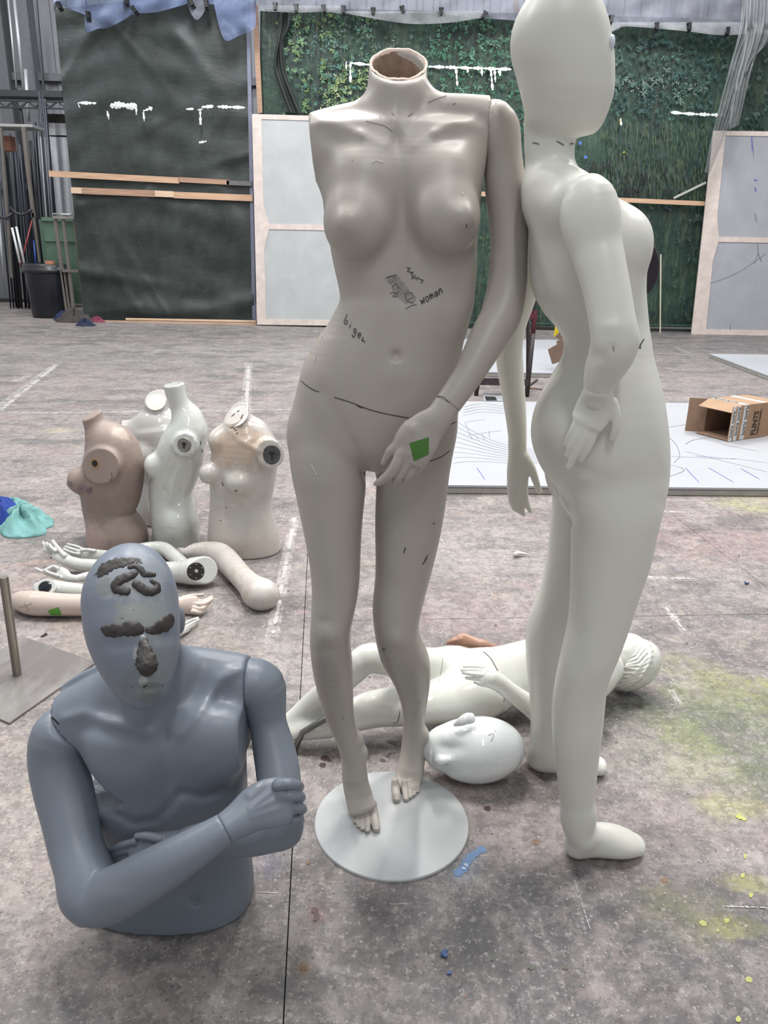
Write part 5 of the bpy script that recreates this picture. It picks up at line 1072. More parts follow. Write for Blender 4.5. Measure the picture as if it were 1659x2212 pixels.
limb(F, [(1250, 1755, 66, 1.342, .9), (1250, 1790, 64, 1.338, .9), (1264, 1808, 56, 1.335, .9)], k=.02)
limb(F, [(1185, 1610, 50, 1.645, .8), (1200, 1636, 44, 1.64, .8)], k=.03)
F.relief([(1250, 800, 40, 60, 20, -.004), (1205, 930, 40, 60, 0, .008), (1250, 1010, 60, 12, 20, -.003), ([(1196, 1048), (1216, 1068), (1232, 1090), (1236, 1130)], 10, -.006), (1350, 800, 30, 60, 10, .004), (1250, 1420, 22, 40, 5, -.003), (1190, 470, 30, 50, 0, .004), (1180, 640, 14, 90, -10, -.004), ], ymax=1.47)
V2, Q2 = F.mesh(smooth=5); body2 = make('body', V2, Q2, mk2, MQ2, smooth=True); tb2 = bvh(V2, Q2); del F
# near arm, bent, and its hand on the hip
armN = [(1262, 425, 108, 1.345, .8), (1270, 442, 124, 1.338, .75), (1276, 480, 128, 1.33, .75), (1287, 530, 112, 1.322, .85), (1297, 570, 106, 1.31, .9), (1310, 625, 100, 1.295, .95), (1320, 680, 98, 1.28, .95), (1326, 722, 98, 1.27, .95), (1324, 750, 96, 1.272, 1), (1312, 782, 92, 1.285, 1), (1298, 815, 72, 1.292, 1), (1292, 845, 62, 1.297, .9), (1286, 868, 56, 1.301, .8)]
palmN = [(1292, 845, 62, 1.293, .8), (1288, 868, 76, 1.300, .5), (1280, 892, 80, 1.303, .38), (1268, 912, 74, 1.303, .34)]
fN = [[(1322, 868, 24, 1.300), (1330, 895, 22, 1.296), (1329, 925, 21, 1.296), (1322, 948, 18, 1.300)], [(1293, 905, 22, 1.303), (1283, 935, 20, 1.300), (1270, 965, 19, 1.302), (1254, 994, 15, 1.310)], [(1276, 908, 21, 1.303), (1262, 942, 20, 1.300), (1246, 975, 18, 1.303), (1228, 1010, 14, 1.313)], [(1260, 910, 19, 1.304), (1248, 938, 18, 1.302), (1236, 962, 17, 1.306), (1224, 985, 13, 1.314)], [(1248, 905, 17, 1.306), (1237, 928, 15, 1.306), (1229, 945, 14, 1.310), (1222, 962, 12, 1.316)]]
lo, hi = bounds([(armN, False)], .02); F = Field(lo, hi, .004)
limb(F, armN, k=.012); limb(F, [(1347, 735, 46, 1.285, 1), (1340, 755, 44, 1.29, 1)], k=.03); F.relief([(1318, 705, 24, 14, 0, .002), (1325, 752, 8, 6, 0, -.004), (1290, 770, 30, 16, 0, -.003)])
V, Q = F.mesh(smooth=5); make('arm', V, Q, mk2, MQ2, smooth=True); ta2 = bvh(V, Q); del F
lo, hi = bounds([(palmN, False), (fN[0], False), (fN[2], False)], .02); F = Field(lo, hi, .0022)
limb(F, palmN, k=.01, sub=4); fingers(F, fN, k=.006, ratio=.8)
V, Q = F.mesh(smooth=4); make('hand', V, Q, mk2, MQ2, smooth=True); del F
armF = [(1182, 440, 90, 1.60, 1), (1165, 480, 84, 1.625, 1), (1143, 560, 78, 1.64, 1), (1122, 640, 72, 1.65, 1), (1104, 700, 66, 1.655, 1), (1099, 750, 60, 1.655, 1), (1103, 800, 56, 1.655, 1), (1109, 850, 50, 1.65, 1), (1115, 905, 44, 1.645, 1), (1118, 950, 39, 1.642, .95), (1118, 975, 38, 1.642, .9)]
palmF = [(1117, 950, 39, 1.642, .95), (1118, 980, 40, 1.642, .8), (1119, 1008, 47, 1.642, .55), (1118, 1035, 46, 1.642, .45), (1117, 1052, 40, 1.642, .40), (1117, 1062, 34, 1.642, .34)]
fF = [[(1134, 990, 22, 1.635), (1147, 1010, 19, 1.63), (1156, 1035, 16, 1.628), (1165, 1062, 12, 1.63)], [(1130, 1045, 15, 1.64), (1134, 1065, 14, 1.638), (1137, 1084, 12.5, 1.636), (1146, 1105, 9, 1.634)], [(1121, 1050, 14, 1.642), (1121, 1072, 13, 1.642), (1124, 1092, 12, 1.64), (1131, 1112, 9, 1.638)], [(1112, 1050, 14, 1.644), (1111, 1070, 13, 1.646), (1114, 1088, 12, 1.646), (1121, 1105, 9, 1.644)], [(1104, 1048, 13, 1.648), (1102, 1065, 12, 1.65), (1104, 1082, 11, 1.65), (1111, 1099, 9, 1.648)]]
lo, hi = bounds([(armF, False)], .02); F = Field(lo, hi, .004); limb(F, armF, k=.01); V, Q = F.mesh(smooth=4); make('arm', V, Q, mk2, MQ2, smooth=True); del F
lo, hi = bounds([(palmF, False), (fF[0], False), (fF[2], False), (fF[4], False)], .02); F = Field(lo, hi, .002)
limb(F, palmF, k=.008, sub=4); fingers(F, fF, k=.010); V, Q = F.mesh(smooth=3); make('hand', V, Q, mk2, MQ2, smooth=True); del F
ink('neck_dashes', [curvy([(1126, 300), (1129, 294), (1134, 292)], 3), [(1150, 309), (1157, 309), (1165, 312)], [(1202, 305), (1210, 309), (1218, 314)], curvy([(1230, 313), (1234, 310), (1239, 311)], 3)], 2.6, plain('dash_ink', (104, 104, 100), .6), MQ2, tree=tb2)
ink('elbow_marks', [[(1380, 734), (1376, 750), (1384, 752), (1382, 746)], [(1381, 748), (1391, 732)], [(1373, 757), (1377, 756)]], 2.6, m_ink, MQ2, tree=tb2)
ink('elbow_chip', [[(1325, 748), (1325.5, 760)]], 2.4, plain('chip', (150, 132, 124), .7), MQ2, tree=ta2)
F = Field(W(1322, 90, 1.44) - .03, W(1322, 90, 1.44) + .03, .0015); F.ell(W(1320, 92, 1.435), (.006, .012, .012), k=.001); V, Q = F.mesh(smooth=2)
make('eye_bead', V, Q, plain('glassy_bead', (206, 214, 222), .1, coat=.5), MQ2, smooth=True)
F = Field(W(1398, 580, 1.62) - [.08, .06, .13], W(1398, 580, 1.62) + [.08, .06, .13], .004)
limb(F, [(1400, 520, 12, 1.6), (1406, 545, 26, 1.6), (1404, 580, 40, 1.61), (1398, 612, 34, 1.61), (1392, 632, 16, 1.61)], k=.01, ratio=.8); F.relief([([(1404, 540), (1414, 600)], 2, -.003), ([(1396, 560), (1402, 620)], 2, -.003)])
V, Q = F.mesh(smooth=2); hb_ = tag(make('cloth_bag', V, Q, plain('plum_cloth', (42, 34, 46), .7, .15), None, smooth=True, origin=W(1400, 630, 1.61)), 'small dark plum cloth pouch hanging at the chest of the white mannequin', 'pouch')
pipe('cord', [W(1401, 528, 1.575), W(1408, 532, 1.6), W(1415, 540, 1.6)], .0012, m_board, hb_, 6)

# ================================================================== 3. blue-grey male half figure with clay on the face
b3 = F0(365, 1941) * [1, 1, 0]
MQ3 = thing('half_figure', 'blue-grey male half mannequin with folded arms and dark clay brows and nose', 'mannequin', b3)
hb3 = []
mk3 = mat_skin('satin_blue_grey', (115, 123, 134), .40, mott=.02, base=b3, spec=.5)
F = Field([W(60, 1650, 1.2)[0] - .02, .95, -.01], [W(660, 1650, 1.2)[0] + .03, 1.45, .66], .0042)
rows(F, [(120, 580, 1530, 1.24, .06, .09), (150, 560, 1555, 1.235, .085, .10), (176, 534, 1600, 1.23, .095, .10), (186, 530, 1650, 1.225, .098, .10), (196, 532, 1700, 1.22, .096, .10), (206, 534, 1760, 1.22, .09, .10), (212, 538, 1820, 1.22, .09, .10), (206, 543, 1880, 1.22, .096, .105), (196, 546, 1915, 1.22, .102, .11), (190, 545, 1941, 1.22, .104, .112), (188, 545, 1975, 1.22, .104, .112)], k=.03, n=2.5)
limb(F, [(112, 1600, 112, 1.20, .8), (135, 1580, 116, 1.205, .8), (200, 1528, 118, 1.22, .8), (290, 1478, 124, 1.235, .8), (390, 1460, 124, 1.245, .8), (470, 1464, 118, 1.25, .8), (545, 1482, 124, 1.25, .85), (575, 1495, 116, 1.25, .85)], k=.045)
limb(F, [(325, 1400, 128, 1.21, .9), (330, 1450, 128, 1.215, .9), (330, 1490, 150, 1.22, .9)], k=.04)
F.ell(W(285, 1640, 1.155), (.068, .036, .062), k=.04); F.ell(W(455, 1625, 1.16), (.07, .036, .062), k=.04); F.ell(W(290, 1610, 1.16), (.075, .034, .05), k=.04); F.ell(W(460, 1590, 1.165), (.075, .034, .05), k=.04)
F.relief([([(140, 1552), (185, 1540), (235, 1560), (320, 1585)], 12, .005), ([(515, 1446), (475, 1468), (435, 1530), (390, 1585)], 13, .006), (235, 1585, 60, 16, 12, -.005), (480, 1500, 30, 16, -50, -.005), (420, 1480, 16, 50, 30, -.004), (355, 1590, 14, 24, 0, -.006), (360, 1690, 9, 90, -3, -.003), (310, 1500, 10, 40, 0, .003),
          ([(225, 1745), (290, 1778), (340, 1770), (385, 1720)], 10, -.005), ([(395, 1712), (440, 1722), (500, 1700), (532, 1650)], 10, -.005), (421, 1946, 12, 9, 20, -.012), (360, 1960, 90, 30, 0, .004)], ymax=1.23)
F.a = F.half([0, 0, .002], -EZ)
c3a, n3a = W(155, 1600, 1.19), nrm(np.array([-.80, -.30, .18])); c3b, n3b = W(537, 1490, 1.25), nrm(np.array([1.0, -.02, .03]))
# seams: visible cut line runs (102,1538)-(186,1660) on the left shoulder and x=540..534 on the right
pA, pB = W(110, 1545, 1.19), W(184, 1650, 1.15); dA = nrm(pB - pA); n3a = nrm(np.cross(dA, nrm(np.array([.25, 1, .1])))); n3a = n3a if n3a[0] < 0 else -n3a; c3a = (pA + pB) / 2
F.a = F.half(c3a, n3a, gap=-.0004, R=.15); F.a = F.half(c3b, n3b, gap=-.0004, R=.15)
V3, Q3 = F.mesh(smooth=5); torso3 = make('torso', V3, Q3, mk3, MQ3, smooth=True); del F
armR = [(162, 1572, 110, 1.21, .9), (128, 1590, 116, 1.195, .9), (122, 1640, 116, 1.185, .95), (136, 1700, 121, 1.165, .95), (152, 1765, 118, 1.135, .95), (168, 1835, 116, 1.10, .95), (190, 1900, 118, 1.06, .9), (215, 1938, 118, 1.035, .85), (260, 1925, 116, 1.015, .85), (310, 1898, 110, 1.0, .85), (365, 1866, 100, .995, .85), (425, 1830, 84, 1.0, .85), (487, 1789, 68, 1.015, .8), (515, 1773, 74, 1.03, .7)]
lo, hi = bounds([(armR, False)], .02); F = Field(lo, hi, .004); limb(F, armR, k=.012); limb(F, [(182, 1940, 80, 1.05), (186, 1972, 56, 1.05)], k=.04); F.relief([(215, 1800, 20, 60, -10, -.003), (250, 1940, 40, 20, 0, .003)]); F.a = F.half(c3a, -n3a, gap=-.0004, R=.13)
w3, wn3 = W(487, 1790, 1.015), nrm(W(540, 1755, 1.045) - W(425, 1830, 1.0)); a = F.half(w3, wn3, gap=-.0004, R=.1); V, Q = F.mesh(a, 4); make('arm', V, Q, mk3, MQ3, smooth=True); del F
palm3 = [(460, 1806, 72, 1.005, .8), (487, 1789, 67, 1.015, .8), (520, 1768, 78, 1.03, .65), (556, 1744, 96, 1.045, .42), (590, 1734, 104, 1.055, .36), (618, 1730, 98, 1.06, .34)]
f3 = [[(600, 1695, 26, 1.062), (625, 1693, 25, 1.062), (643, 1697, 23, 1.072), (648, 1700, 20, 1.10)], [(605, 1719, 25, 1.058), (630, 1719, 24, 1.058), (648, 1721, 22, 1.07), (652, 1723, 19, 1.10)], [(605, 1744, 25, 1.058), (632, 1745, 24, 1.058), (651, 1747, 22, 1.07), (655, 1749, 19, 1.10)], [(605, 1768, 24, 1.06), (628, 1769, 23, 1.06), (645, 1771, 21, 1.07), (650, 1773, 18, 1.095)], [(540, 1722, 30, 1.05), (565, 1702, 28, 1.065), (592, 1694, 22, 1.085), (610, 1692, 16, 1.10)]]
lo, hi = bounds([(palm3, False), (f3[0], False), (f3[2], False), (f3[3], False), (f3[4], False)], .02); F = Field(lo, hi, .0022)
limb(F, palm3, k=.01, sub=4); fingers(F, f3, k=.004); F.relief([([(540, 1745), (600, 1700)], 6, .0015), ([(540, 1755), (605, 1722)], 6, .0012), ([(545, 1765), (605, 1746)], 6, .001)])
F.a = F.half(w3, -wn3, gap=-.0004, R=.06); V, Q = F.mesh(smooth=3); make('hand', V, Q, mk3, MQ3, smooth=True); del F
armL = [(528, 1476, 110, 1.25, .9), (560, 1484, 112, 1.25, .9), (571, 1520, 94, 1.245, .95), (579, 1562, 80, 1.235, 1), (589, 1606, 88, 1.215, .95), (599, 1656, 94, 1.19, .95), (604, 1700, 94, 1.165, .95), (608, 1745, 90, 1.14, .95), (600, 1785, 88, 1.118, .95), (560, 1800, 90, 1.10, .9), (500, 1808, 86, 1.085, .9), (440, 1815, 76, 1.075, .9), (385, 1824, 60, 1.075, .85)]
lo, hi = bounds([(armL, False)], .02); F = Field(lo, hi, .004); limb(F, armL, k=.012); limb(F, [(618, 1780, 54, 1.12), (622, 1798, 50, 1.118)], k=.03); F.a = F.half(c3b, -n3b, gap=-.0004, R=.13)
wl3, wln3 = W(385, 1824, 1.075), -EX * 1.0; a = F.half(wl3, wln3, gap=-.0004, R=.1); V, Q = F.mesh(a, 4); make('arm', V, Q, mk3, MQ3, smooth=True)
del F
palmL = [(410, 1822, 64, 1.075, .8), (385, 1824, 59, 1.075, .8), (350, 1831, 66, 1.08, .5), (315, 1838, 70, 1.085, .4), (290, 1842, 66, 1.09, .36)]
fL3 = [[(292, 1818 + 15 * i, 17, 1.09), (262, 1826 + 15 * i, 16, 1.10), (236, 1838 + 14 * i, 13, 1.115)] for i in range(4)] + [[(345, 1812, 22, 1.078), (318, 1806, 19, 1.082), (296, 1806, 15, 1.088)]]
lo, hi = bounds([(palmL, False), (fL3[0], False), (fL3[3], False)], .02); F = Field(lo, hi, .0026); limb(F, palmL, k=.01); fingers(F, fL3, k=.004); F.a = F.half(wl3, -wln3, gap=-.0004); V, Q = F.mesh(smooth=3); make('hand', V, Q, mk3, MQ3, smooth=True); del F
# head
hd = [(289, 1213, 60, 1.19, .8), (288, 1226, 122, 1.185, .85), (284, 1250, 165, 1.175, .9), (281, 1285, 197, 1.165, .92), (284, 1325, 201, 1.15, .95), (288, 1360, 196, 1.135, .97), (296, 1405, 176, 1.115, .95), (305, 1450, 143, 1.095, .9), (311, 1482, 108, 1.08, .85), (315, 1506, 66, 1.07, .8), (317, 1516, 34, 1.067, .8)]
lo, hi = bounds([(hd, False)], .05); F = Field(lo, hi, .003); limb(F, hd, k=.01, sub=4)
limb(F, [(308, 1375, 14, 1.035, .8), (314, 1400, 24, 1.024, .8), (318, 1440, 30, 1.005, .7), (317, 1455, 26, 1.008, .7)], k=.02)
F.relief([(255, 1390, 28, 14, 0, -.004), (355, 1375, 20, 14, 0, -.004), (318, 1476, 26, 5, 0, .002), (318, 1484, 24, 3, 0, -.002), (315, 1500, 20, 9, 0, .003)], ymax=1.2)
F.ell(W(387, 1340, 1.20), (.010, .016, .026), k=.006)
V, Q = F.mesh(smooth=4); thd = bvh(V, Q)
sb = []
def hp(x, y):
    l, n = hit(thd, x, y); return l
for (x, y, r, col, k, na) in [(280, 1335, .028, (132, 134, 128), .8, 1.4), (330, 1330, .034, (136, 140, 136), .75, 1.3), (355, 1300, .03, (124, 130, 134), .6, 1.4), (330, 1235, .03, (140, 146, 152), .7, 1.2), (250, 1250, .03, (150, 154, 160), .75, 1.3), (310, 1265, .028, (146, 150, 156), .6, 1.3), (224, 1268, .014, (122, 124, 122), .8, 1.2), (280, 1262, .014, (126, 122, 116), .8, 1.3), (320, 1400, .05, (112, 118, 118), .6, 1.2), (310, 1480, .04, (106, 112, 112), .7, 1.2), (355, 1430, .03, (114, 118, 118), .6, 1.2), (293, 1412, (.004, .02, .010), (170, 170, 164), .6, .5), (309, 1472, (.006, .02, .010), (176, 176, 172), .6, .5), (336, 1385, .01, (130, 134, 132), .5, 1.0), (318, 1490, .012, (120, 122, 120), .8, 1.0)]:
    p = hp(x, y)
    if p is not None: sb.append((p, r, col, k, na))
mk3h = mat_skin('satin_blue_grey_with_clay_smears', (116, 124, 137), .42, mott=.02, base=b3, blobs=sb)
head3 = make('head', V, Q, mk3h, MQ3, smooth=True); del F
m_clay = plain('dark_clay', (50, 46, 44), .5, .2, 50, bump=.5, bscale=90)
def clay(name, polys, wpx, flat=.55, h=.0018, seed=0, label=None):
    rn = random.Random(seed); nodes_ = []
    allp = []
    for pl in polys:
        rows_ = []
        for q_ in pl:
            w_ = q_[2] if len(q_) > 2 else wpx; l, n = hit(thd, q_[0], q_[1])
            if l is None: continue
            a_ = w_ / 2 * zcam(l) / FPX; rows_.append([*(l - n * a_ * .1), a_, a_ * flat, *n]); allp.append(l)
        nodes_.append(np.array(rows_))
    P_ = np.array(allp); F = Field(P_.min(0) - .02, P_.max(0) + .02, h)
    for R in nodes_:
        if len(R) < 2: continue
        R = catmull(R, 4) if len(R) > 2 else R
        T = np.gradient(R[:, :3], axis=0); Us = [nrm(np.cross(nrm(t), n)) for t, n in zip(T, R[:, 5:8])]; Ws = [-nrm(n) for n in R[:, 5:8]]
        for i in range(1, len(Us)):
            if Us[i] @ Us[i - 1] < 0: Us[i] = -Us[i]
        A = R[:, 3] * (1 + .10 * np.sin(np.arange(len(R)) * 1.7 + seed)); F.loft(R[:, :3], A, R[:, 4], R[:, 4], Us, Ws, k=.002)
    i0 = F.pts(np.zeros(3, int), F.n); g = np.sin(i0[..., 0] * 330 + 2 * np.sin(i0[..., 2] * 210)) * np.sin(i0[..., 2] * 290 + seed) * np.sin(i0[..., 1] * 260) + .5 * np.sin(i0[..., 0] * 800) * np.sin(i0[..., 2] * 760)
    F.a += (g * .0005).astype(np.float32)
    V, Q = F.mesh(smooth=2); return make(name, V, Q, m_clay, head3, smooth=True, label=label)
clay('clay_brow', [[(218, 1356, 10), (230, 1362, 26), (248, 1362, 31), (260, 1361, 28), (280, 1358, 34), (298, 1360, 30), (308, 1366, 16)]], 24, .36, seed=1, label='dark clay eyebrow, left in view')
clay('clay_brow', [[(314, 1364, 10), (330, 1361, 22), (346, 1354, 30), (362, 1345, 34), (373, 1335, 26)], [(316, 1350, 5), (317, 1362, 8)]], 24, .36, seed=2, label='dark clay eyebrow, right in view')
clay('clay_nose', [[(315, 1380, 14), (309, 1392, 24), (313, 1410, 36), (317, 1430, 44), (320, 1446, 42), (322, 1456, 26)], [(294, 1432, 10), (302, 1440, 16)]], 30, .42, seed=3, label='lump of dark clay for a nose')
clay('clay_curl', [[(294, 1237, 14), (280, 1245, 20), (264, 1250, 22), (251, 1260, 21), (249, 1271, 20), (262, 1276, 20), (276, 1278, 19)]], 17, .6, seed=4, label='c-shaped curl of dark clay')
clay('clay_curl', [[(291, 1260, 19), (300, 1266, 21), (312, 1275, 22), (326, 1278, 21), (339, 1273, 19), (340, 1264, 15), (325, 1254, 10)]], 17, .6, seed=5, label='u-shaped curl of dark clay')
clay('clay_curl', [[(279, 1226, 12), (290, 1222, 14), (302, 1228, 15), (312, 1240, 16), (324, 1241, 14), (335, 1241, 11)]], 18, .6, seed=6, label='wavy curl of dark clay')
clay('clay_hair', [[(202, 1242, 10), (214, 1238, 32), (226, 1228, 38), (240, 1221, 34), (254, 1216, 32), (270, 1213, 28), (287, 1211, 24), (302, 1212, 18), (318, 1217, 8)]], 24, .16, seed=7, label='thin smear of dark clay across the crown')
clay('clay_crumbs', [[(288, 1317, 6), (295, 1322, 5)], [(259, 1334, 6), (266, 1336, 6)], [(282, 1486, 5), (288, 1486, 4)], [(310, 1485, 6), (317, 1480, 7)], [(330, 1473, 4), (336, 1471, 4)], [(350, 1483, 4), (353, 1478, 4)], [(288, 1331, 3), (291, 1331, 3)]], 6, .3, h=.0012, seed=8)
ink('shoulder_gap', [[(112, 1549), (120, 1556), (128, 1565)]], 3.5, m_hole, MQ3, tree=bvh(V3, Q3), lift=.001)

# ================================================================== 4. torsos standing on the floor
def tube_clip(F, nodes, c, n, k=.01, **kw): limb(F, nodes, k=k, clip=[(c, n)], **kw)
def socket(parent, px, py, Y, n, rpx, mat, hole=True, ryr=1.0, tree=None):
    c = W(px, py, Y)
    if tree is not None:
        l, _ = hit(tree, px, py); c = l if l is not None else c
    n = nrm(n); r = rpx * zcam(c) / FPX
    o = disc('socket_disc', c + n * .003, n, r, .006, mat, parent, ry=r * ryr, bevel=.1)
    if hole:
        disc('keyhole', c + n * .0038 + EZ * r * .15, n, r * .28, .003, m_hole, o); up = nrm(EZ - n * n[2])
        box('keyhole', c + n * .003 - up * r * .25, (r * .22, .003, r * .5), m_hole, o, ax=nrm(np.cross(up, n)), ay=n, az=up)
    return o
# 4a tan torso
bA = F0(248, 1172) * [1, 1, 0]; YA = bA[1]
TA = thing('torso_form', 'dusty pinkish-tan female torso with open arm socket, leftmost of the four torsos', 'mannequin torso', bA)
FA = Field([W(140, 1050, YA)[0] - .02, YA - .2, -.005], [W(325, 1150, YA)[0] + .03, YA + .22, W(200, 870, YA)[2]], .0045)
rows(FA, [(199, 262, 942, YA, .07, .08), (194, 292, 962, YA, .10, .10), (186, 306, 990, YA, .115, .11), (180, 309, 1020, YA, .115, .11), (176, 306, 1050, YA, .105, .105), (177, 299, 1078, YA, .092, .095), (181, 288, 1103, YA, .085, .09), (187, 296, 1125, YA, .095, .10), (190, 312, 1148, YA, .115, .12), (190, 318, 1164, YA, .12, .13), (191, 312, 1182, YA, .12, .13)], k=.02)
nkA = [(192, 880, 45, YA - .0), (197, 893, 45, YA), (206, 922, 46, YA), (220, 952, 66, YA)]
tube_clip(FA, nkA, W(197, 896, YA), nrm(np.array([-.45, -.25, 1.0])), k=.03)
FA.ell(W(170, 1038, YA - .05), (.045, .05, .055), k=.03); FA.ell(W(172, 1040, YA + .055), (.04, .045, .05), k=.03); FA.ell(W(151, 1046, YA - .05), (.01, .01, .01), k=.02)
nA = nrm(np.array([-.30, -.95, .15])); tube_clip(FA, [(232, 995, 80, YA - .03, 1.1), (222, 1005, 78, YA - .09, 1.1), (214, 1010, 74, YA - .20, 1.1)], W(212, 1010, YA - .125), nA, k=.02)
FA.a = FA.half([0, 0, .001], -EZ); VA, QA = FA.mesh(smooth=4); tA = bvh(VA, QA)
blA = [(hit(tA, 262, 935)[0], .035, (196, 178, 166), .7, 1.2), (hit(tA, 178, 1056)[0], .022, (134, 110, 120), .7, 1.6), (hit(tA, 193, 1060)[0], .014, (116, 88, 92), .8, 1.6), (hit(tA, 237, 1173)[0], .012, (140, 128, 130), .8, 1.2), (hit(tA, 152, 1046)[0], .014, (120, 100, 100), .8, .8), (hit(tA, 298, 1040)[0], .09, (132, 112, 106), .6, 1.0), (hit(tA, 196, 1165)[0], .07, (196, 172, 166), .5, 1.0)]
make('torso', VA, QA, mat_skin('dusty_tan', (146, 130, 122), .5, mott=.06, base=bA, blobs=blA, specks=.6, dirt=.15), TA, smooth=True); del FA
c = hit(tA, 205, 1001)[0]; o = disc('socket_hole', c + nA * .0015, nA, .014, .003, m_hole, TA); disc('socket_stain', c + nA * .0005, nA, .022, .002, plain('rusty', (150, 118, 90), .7), TA)
ink('scuffs', [[(172, 1055), (178, 1056)], [(188, 1060), (198, 1052), (196, 1062), (190, 1066)], [(241, 1019), (242, 1033), (238, 1040)]], 2.5, plain('purple_stain', (116, 90, 100), .7), TA, tree=tA)
# 4b white torso behind
bB = F0(360, 1128) * [1, 1, 0]; YBb = bB[1] + .03
TB = thing('torso_form', 'glossy white female torso half hidden behind the others, with a gold-lined socket at its shoulder', 'mannequin torso', bB)
FB = Field([W(250, 1000, YBb)[0] - .03, YBb - .2, -.005], [W(440, 1050, YBb)[0] + .03, YBb + .22, W(330, 840, YBb)[2]], .0048)
rows(FB, [(284, 408, 920, YBb, .07, .08), (276, 424, 945, YBb, .095, .10), (282, 430, 985, YBb, .105, .105), (292, 426, 1015, YBb, .095, .10), (300, 416, 1040, YBb, .085, .09), (296, 420, 1065, YBb, .10, .10), (292, 427, 1092, YBb, .115, .12), (296, 422, 1112, YBb, .11, .12), (302, 414, 1142, YBb, .10, .11)], k=.02)
nB = nrm(np.array([.05, -.75, .75])); tube_clip(FB, [(340, 850, 46, YBb - .02), (336, 872, 46, YBb - .01), (334, 896, 50, YBb), (340, 925, 90, YBb)], W(337, 869, YBb - .03), nB, k=.035)
nBs = nrm(np.array([-1.0, -.25, .05])); tube_clip(FB, [(320, 930, 50, YBb), (285, 932, 50, YBb), (255, 930, 46, YBb)], W(263, 928, YBb), nBs, k=.03)
FB.ell(W(312, 985, YBb - .07), (.05, .05, .055), k=.03); FB.ell(W(385, 985, YBb - .07), (.05, .05, .055), k=.03)
FB.a = FB.half([0, 0, .001], -EZ); VB, QB = FB.mesh(smooth=4); mkB = mat_skin('glossy_white_worn', (188, 186, 182), .16, coat=.6, mott=.03, base=bB, dirt=.18, specks=.3, bump=0)
make('torso', VB, QB, mkB, TB, smooth=True); del FB
disc('socket_disc', W(263, 928, YBb) + nBs * .002, nBs, .02, .004, plain('brass', (150, 124, 70), .35, metal=.8), TB, ry=.04); disc('neck_face', W(337, 869, YBb - .03) + nB * .0012, nB, .043, .002, plain('neck_face', (206, 198, 190), .6), TB)
# 4c tall-necked glossy torso
bC = F0(384, 1172) * [1, 1, 0]; YC_ = bC[1]
TC = thing('torso_form', 'glossy white slender torso with a long neck and metal arm socket, third from the left', 'mannequin torso', bC)
FC = Field([W(310, 1000, YC_)[0] - .03, YC_ - .2, -.005], [W(450, 1000, YC_)[0] + .03, YC_ + .2, W(370, 815, YC_)[2]], .0045)
rows(FC, [(375, 438, 905, YC_, .05, .06), (370, 446, 928, YC_, .085, .085), (352, 445, 952, YC_, .10, .10), (340, 442, 978, YC_, .10, .10), (330, 436, 1003, YC_, .09, .09), (325, 426, 1030, YC_, .08, .08), (322, 414, 1056, YC_, .075, .078), (323, 416, 1080, YC_, .08, .085), (326, 424, 1110, YC_, .095, .10), (331, 430, 1140, YC_, .105, .115), (337, 431, 1180, YC_, .105, .115)], k=.02)
tube_clip(FC, [(374, 812, 45, YC_), (376, 835, 45, YC_), (386, 868, 44, YC_), (399, 895, 50, YC_), (410, 925, 66, YC_)], W(376, 829, YC_), nrm(np.array([-.12, -.1, 1])), k=.03)
FC.ell(W(332, 1006, YC_ - .045), (.04, .048, .05), k=.025); FC.ell(W(334, 1004, YC_ + .05), (.04, .045, .048), k=.025); FC.ell(W(384, 1130, YC_ - .07), (.06, .05, .06), k=.04)
nC = nrm(np.array([-.12, -.98, .12])); tube_clip(FC, [(400, 960, 50, YC_ - .02, 1.05), (398, 961, 50, YC_ - .2, 1.05)], W(398, 961, YC_ - .125), nC, k=.02)
FC.relief([([(406, 1000), (392, 1060), (372, 1100)], 9, -.005)], ymax=YC_)
FC.a = FC.half([0, 0, .001], -EZ); VC, QC = FC.mesh(smooth=5); mkC = mat_skin('gloss_white', (196, 198, 193), .12, coat=.7, mott=.01, base=bC, bump=0); make('torso', VC, QC, mkC, TC, smooth=True); del FC
tC = bvh(VC, QC); socket(TC, 398, 961, YC_, nC, 16, plain('socket_grey', (134, 130, 124), .4, .2, 60, metal=.6), tree=tC)
ink('chips', [[(366, 828), (372, 826)], [(384, 826), (388, 827)], [(433, 952), (434, 962)], [(436, 970), (437, 978)]], 2.5, m_hair_line, TC, tree=tC)
# 4d dusty torso
bD = F0(527, 1186) * [1, 1, 0]; YD = bD[1]
TD = thing('torso_form', 'scuffed white torso dusted brown over the shoulder, rightmost of the four torsos', 'mannequin torso', bD)
FD = Field([W(425, 1050, YD)[0] - .03, YD - .22, -.005], [W(618, 1000, YD)[0] + .03, YD + .22, W(520, 870, YD)[2]], .0045)
rows(FD, [(468, 585, 940, YD, .075, .08), (462, 598, 965, YD, .10, .10), (455, 600, 1000, YD, .11, .105), (452, 596, 1030, YD, .105, .10), (455, 590, 1060, YD, .09, .095), (454, 586, 1090, YD, .085, .09), (452, 590, 1118, YD, .10, .105), (450, 600, 1150, YD, .12, .13), (449, 606, 1172, YD, .125, .14), (449, 607, 1192, YD, .125, .14)], k=.02)
nD = nrm(np.array([-.42, -.62, .66])); tube_clip(FD, [(508, 872, 56, YD - .02), (513, 898, 54, YD - .01), (522, 920, 54, YD), (530, 945, 84, YD)], W(514, 899, YD - .03), nD, k=.035)
FD.ell(W(452, 1022, YD - .06), (.042, .05, .045), k=.025); FD.ell(W(517, 1042, YD - .085), (.062, .05, .05), k=.022); FD.ell(W(477, 950, YD - .01), (.05, .07, .05), k=.03)
nDs = nrm(np.array([.28, -.95, .1])); tube_clip(FD, [(580, 975, 58, YD - .0, 1.1), (586, 983, 60, YD - .2, 1.1)], W(587, 984, YD - .125), nDs, k=.016)
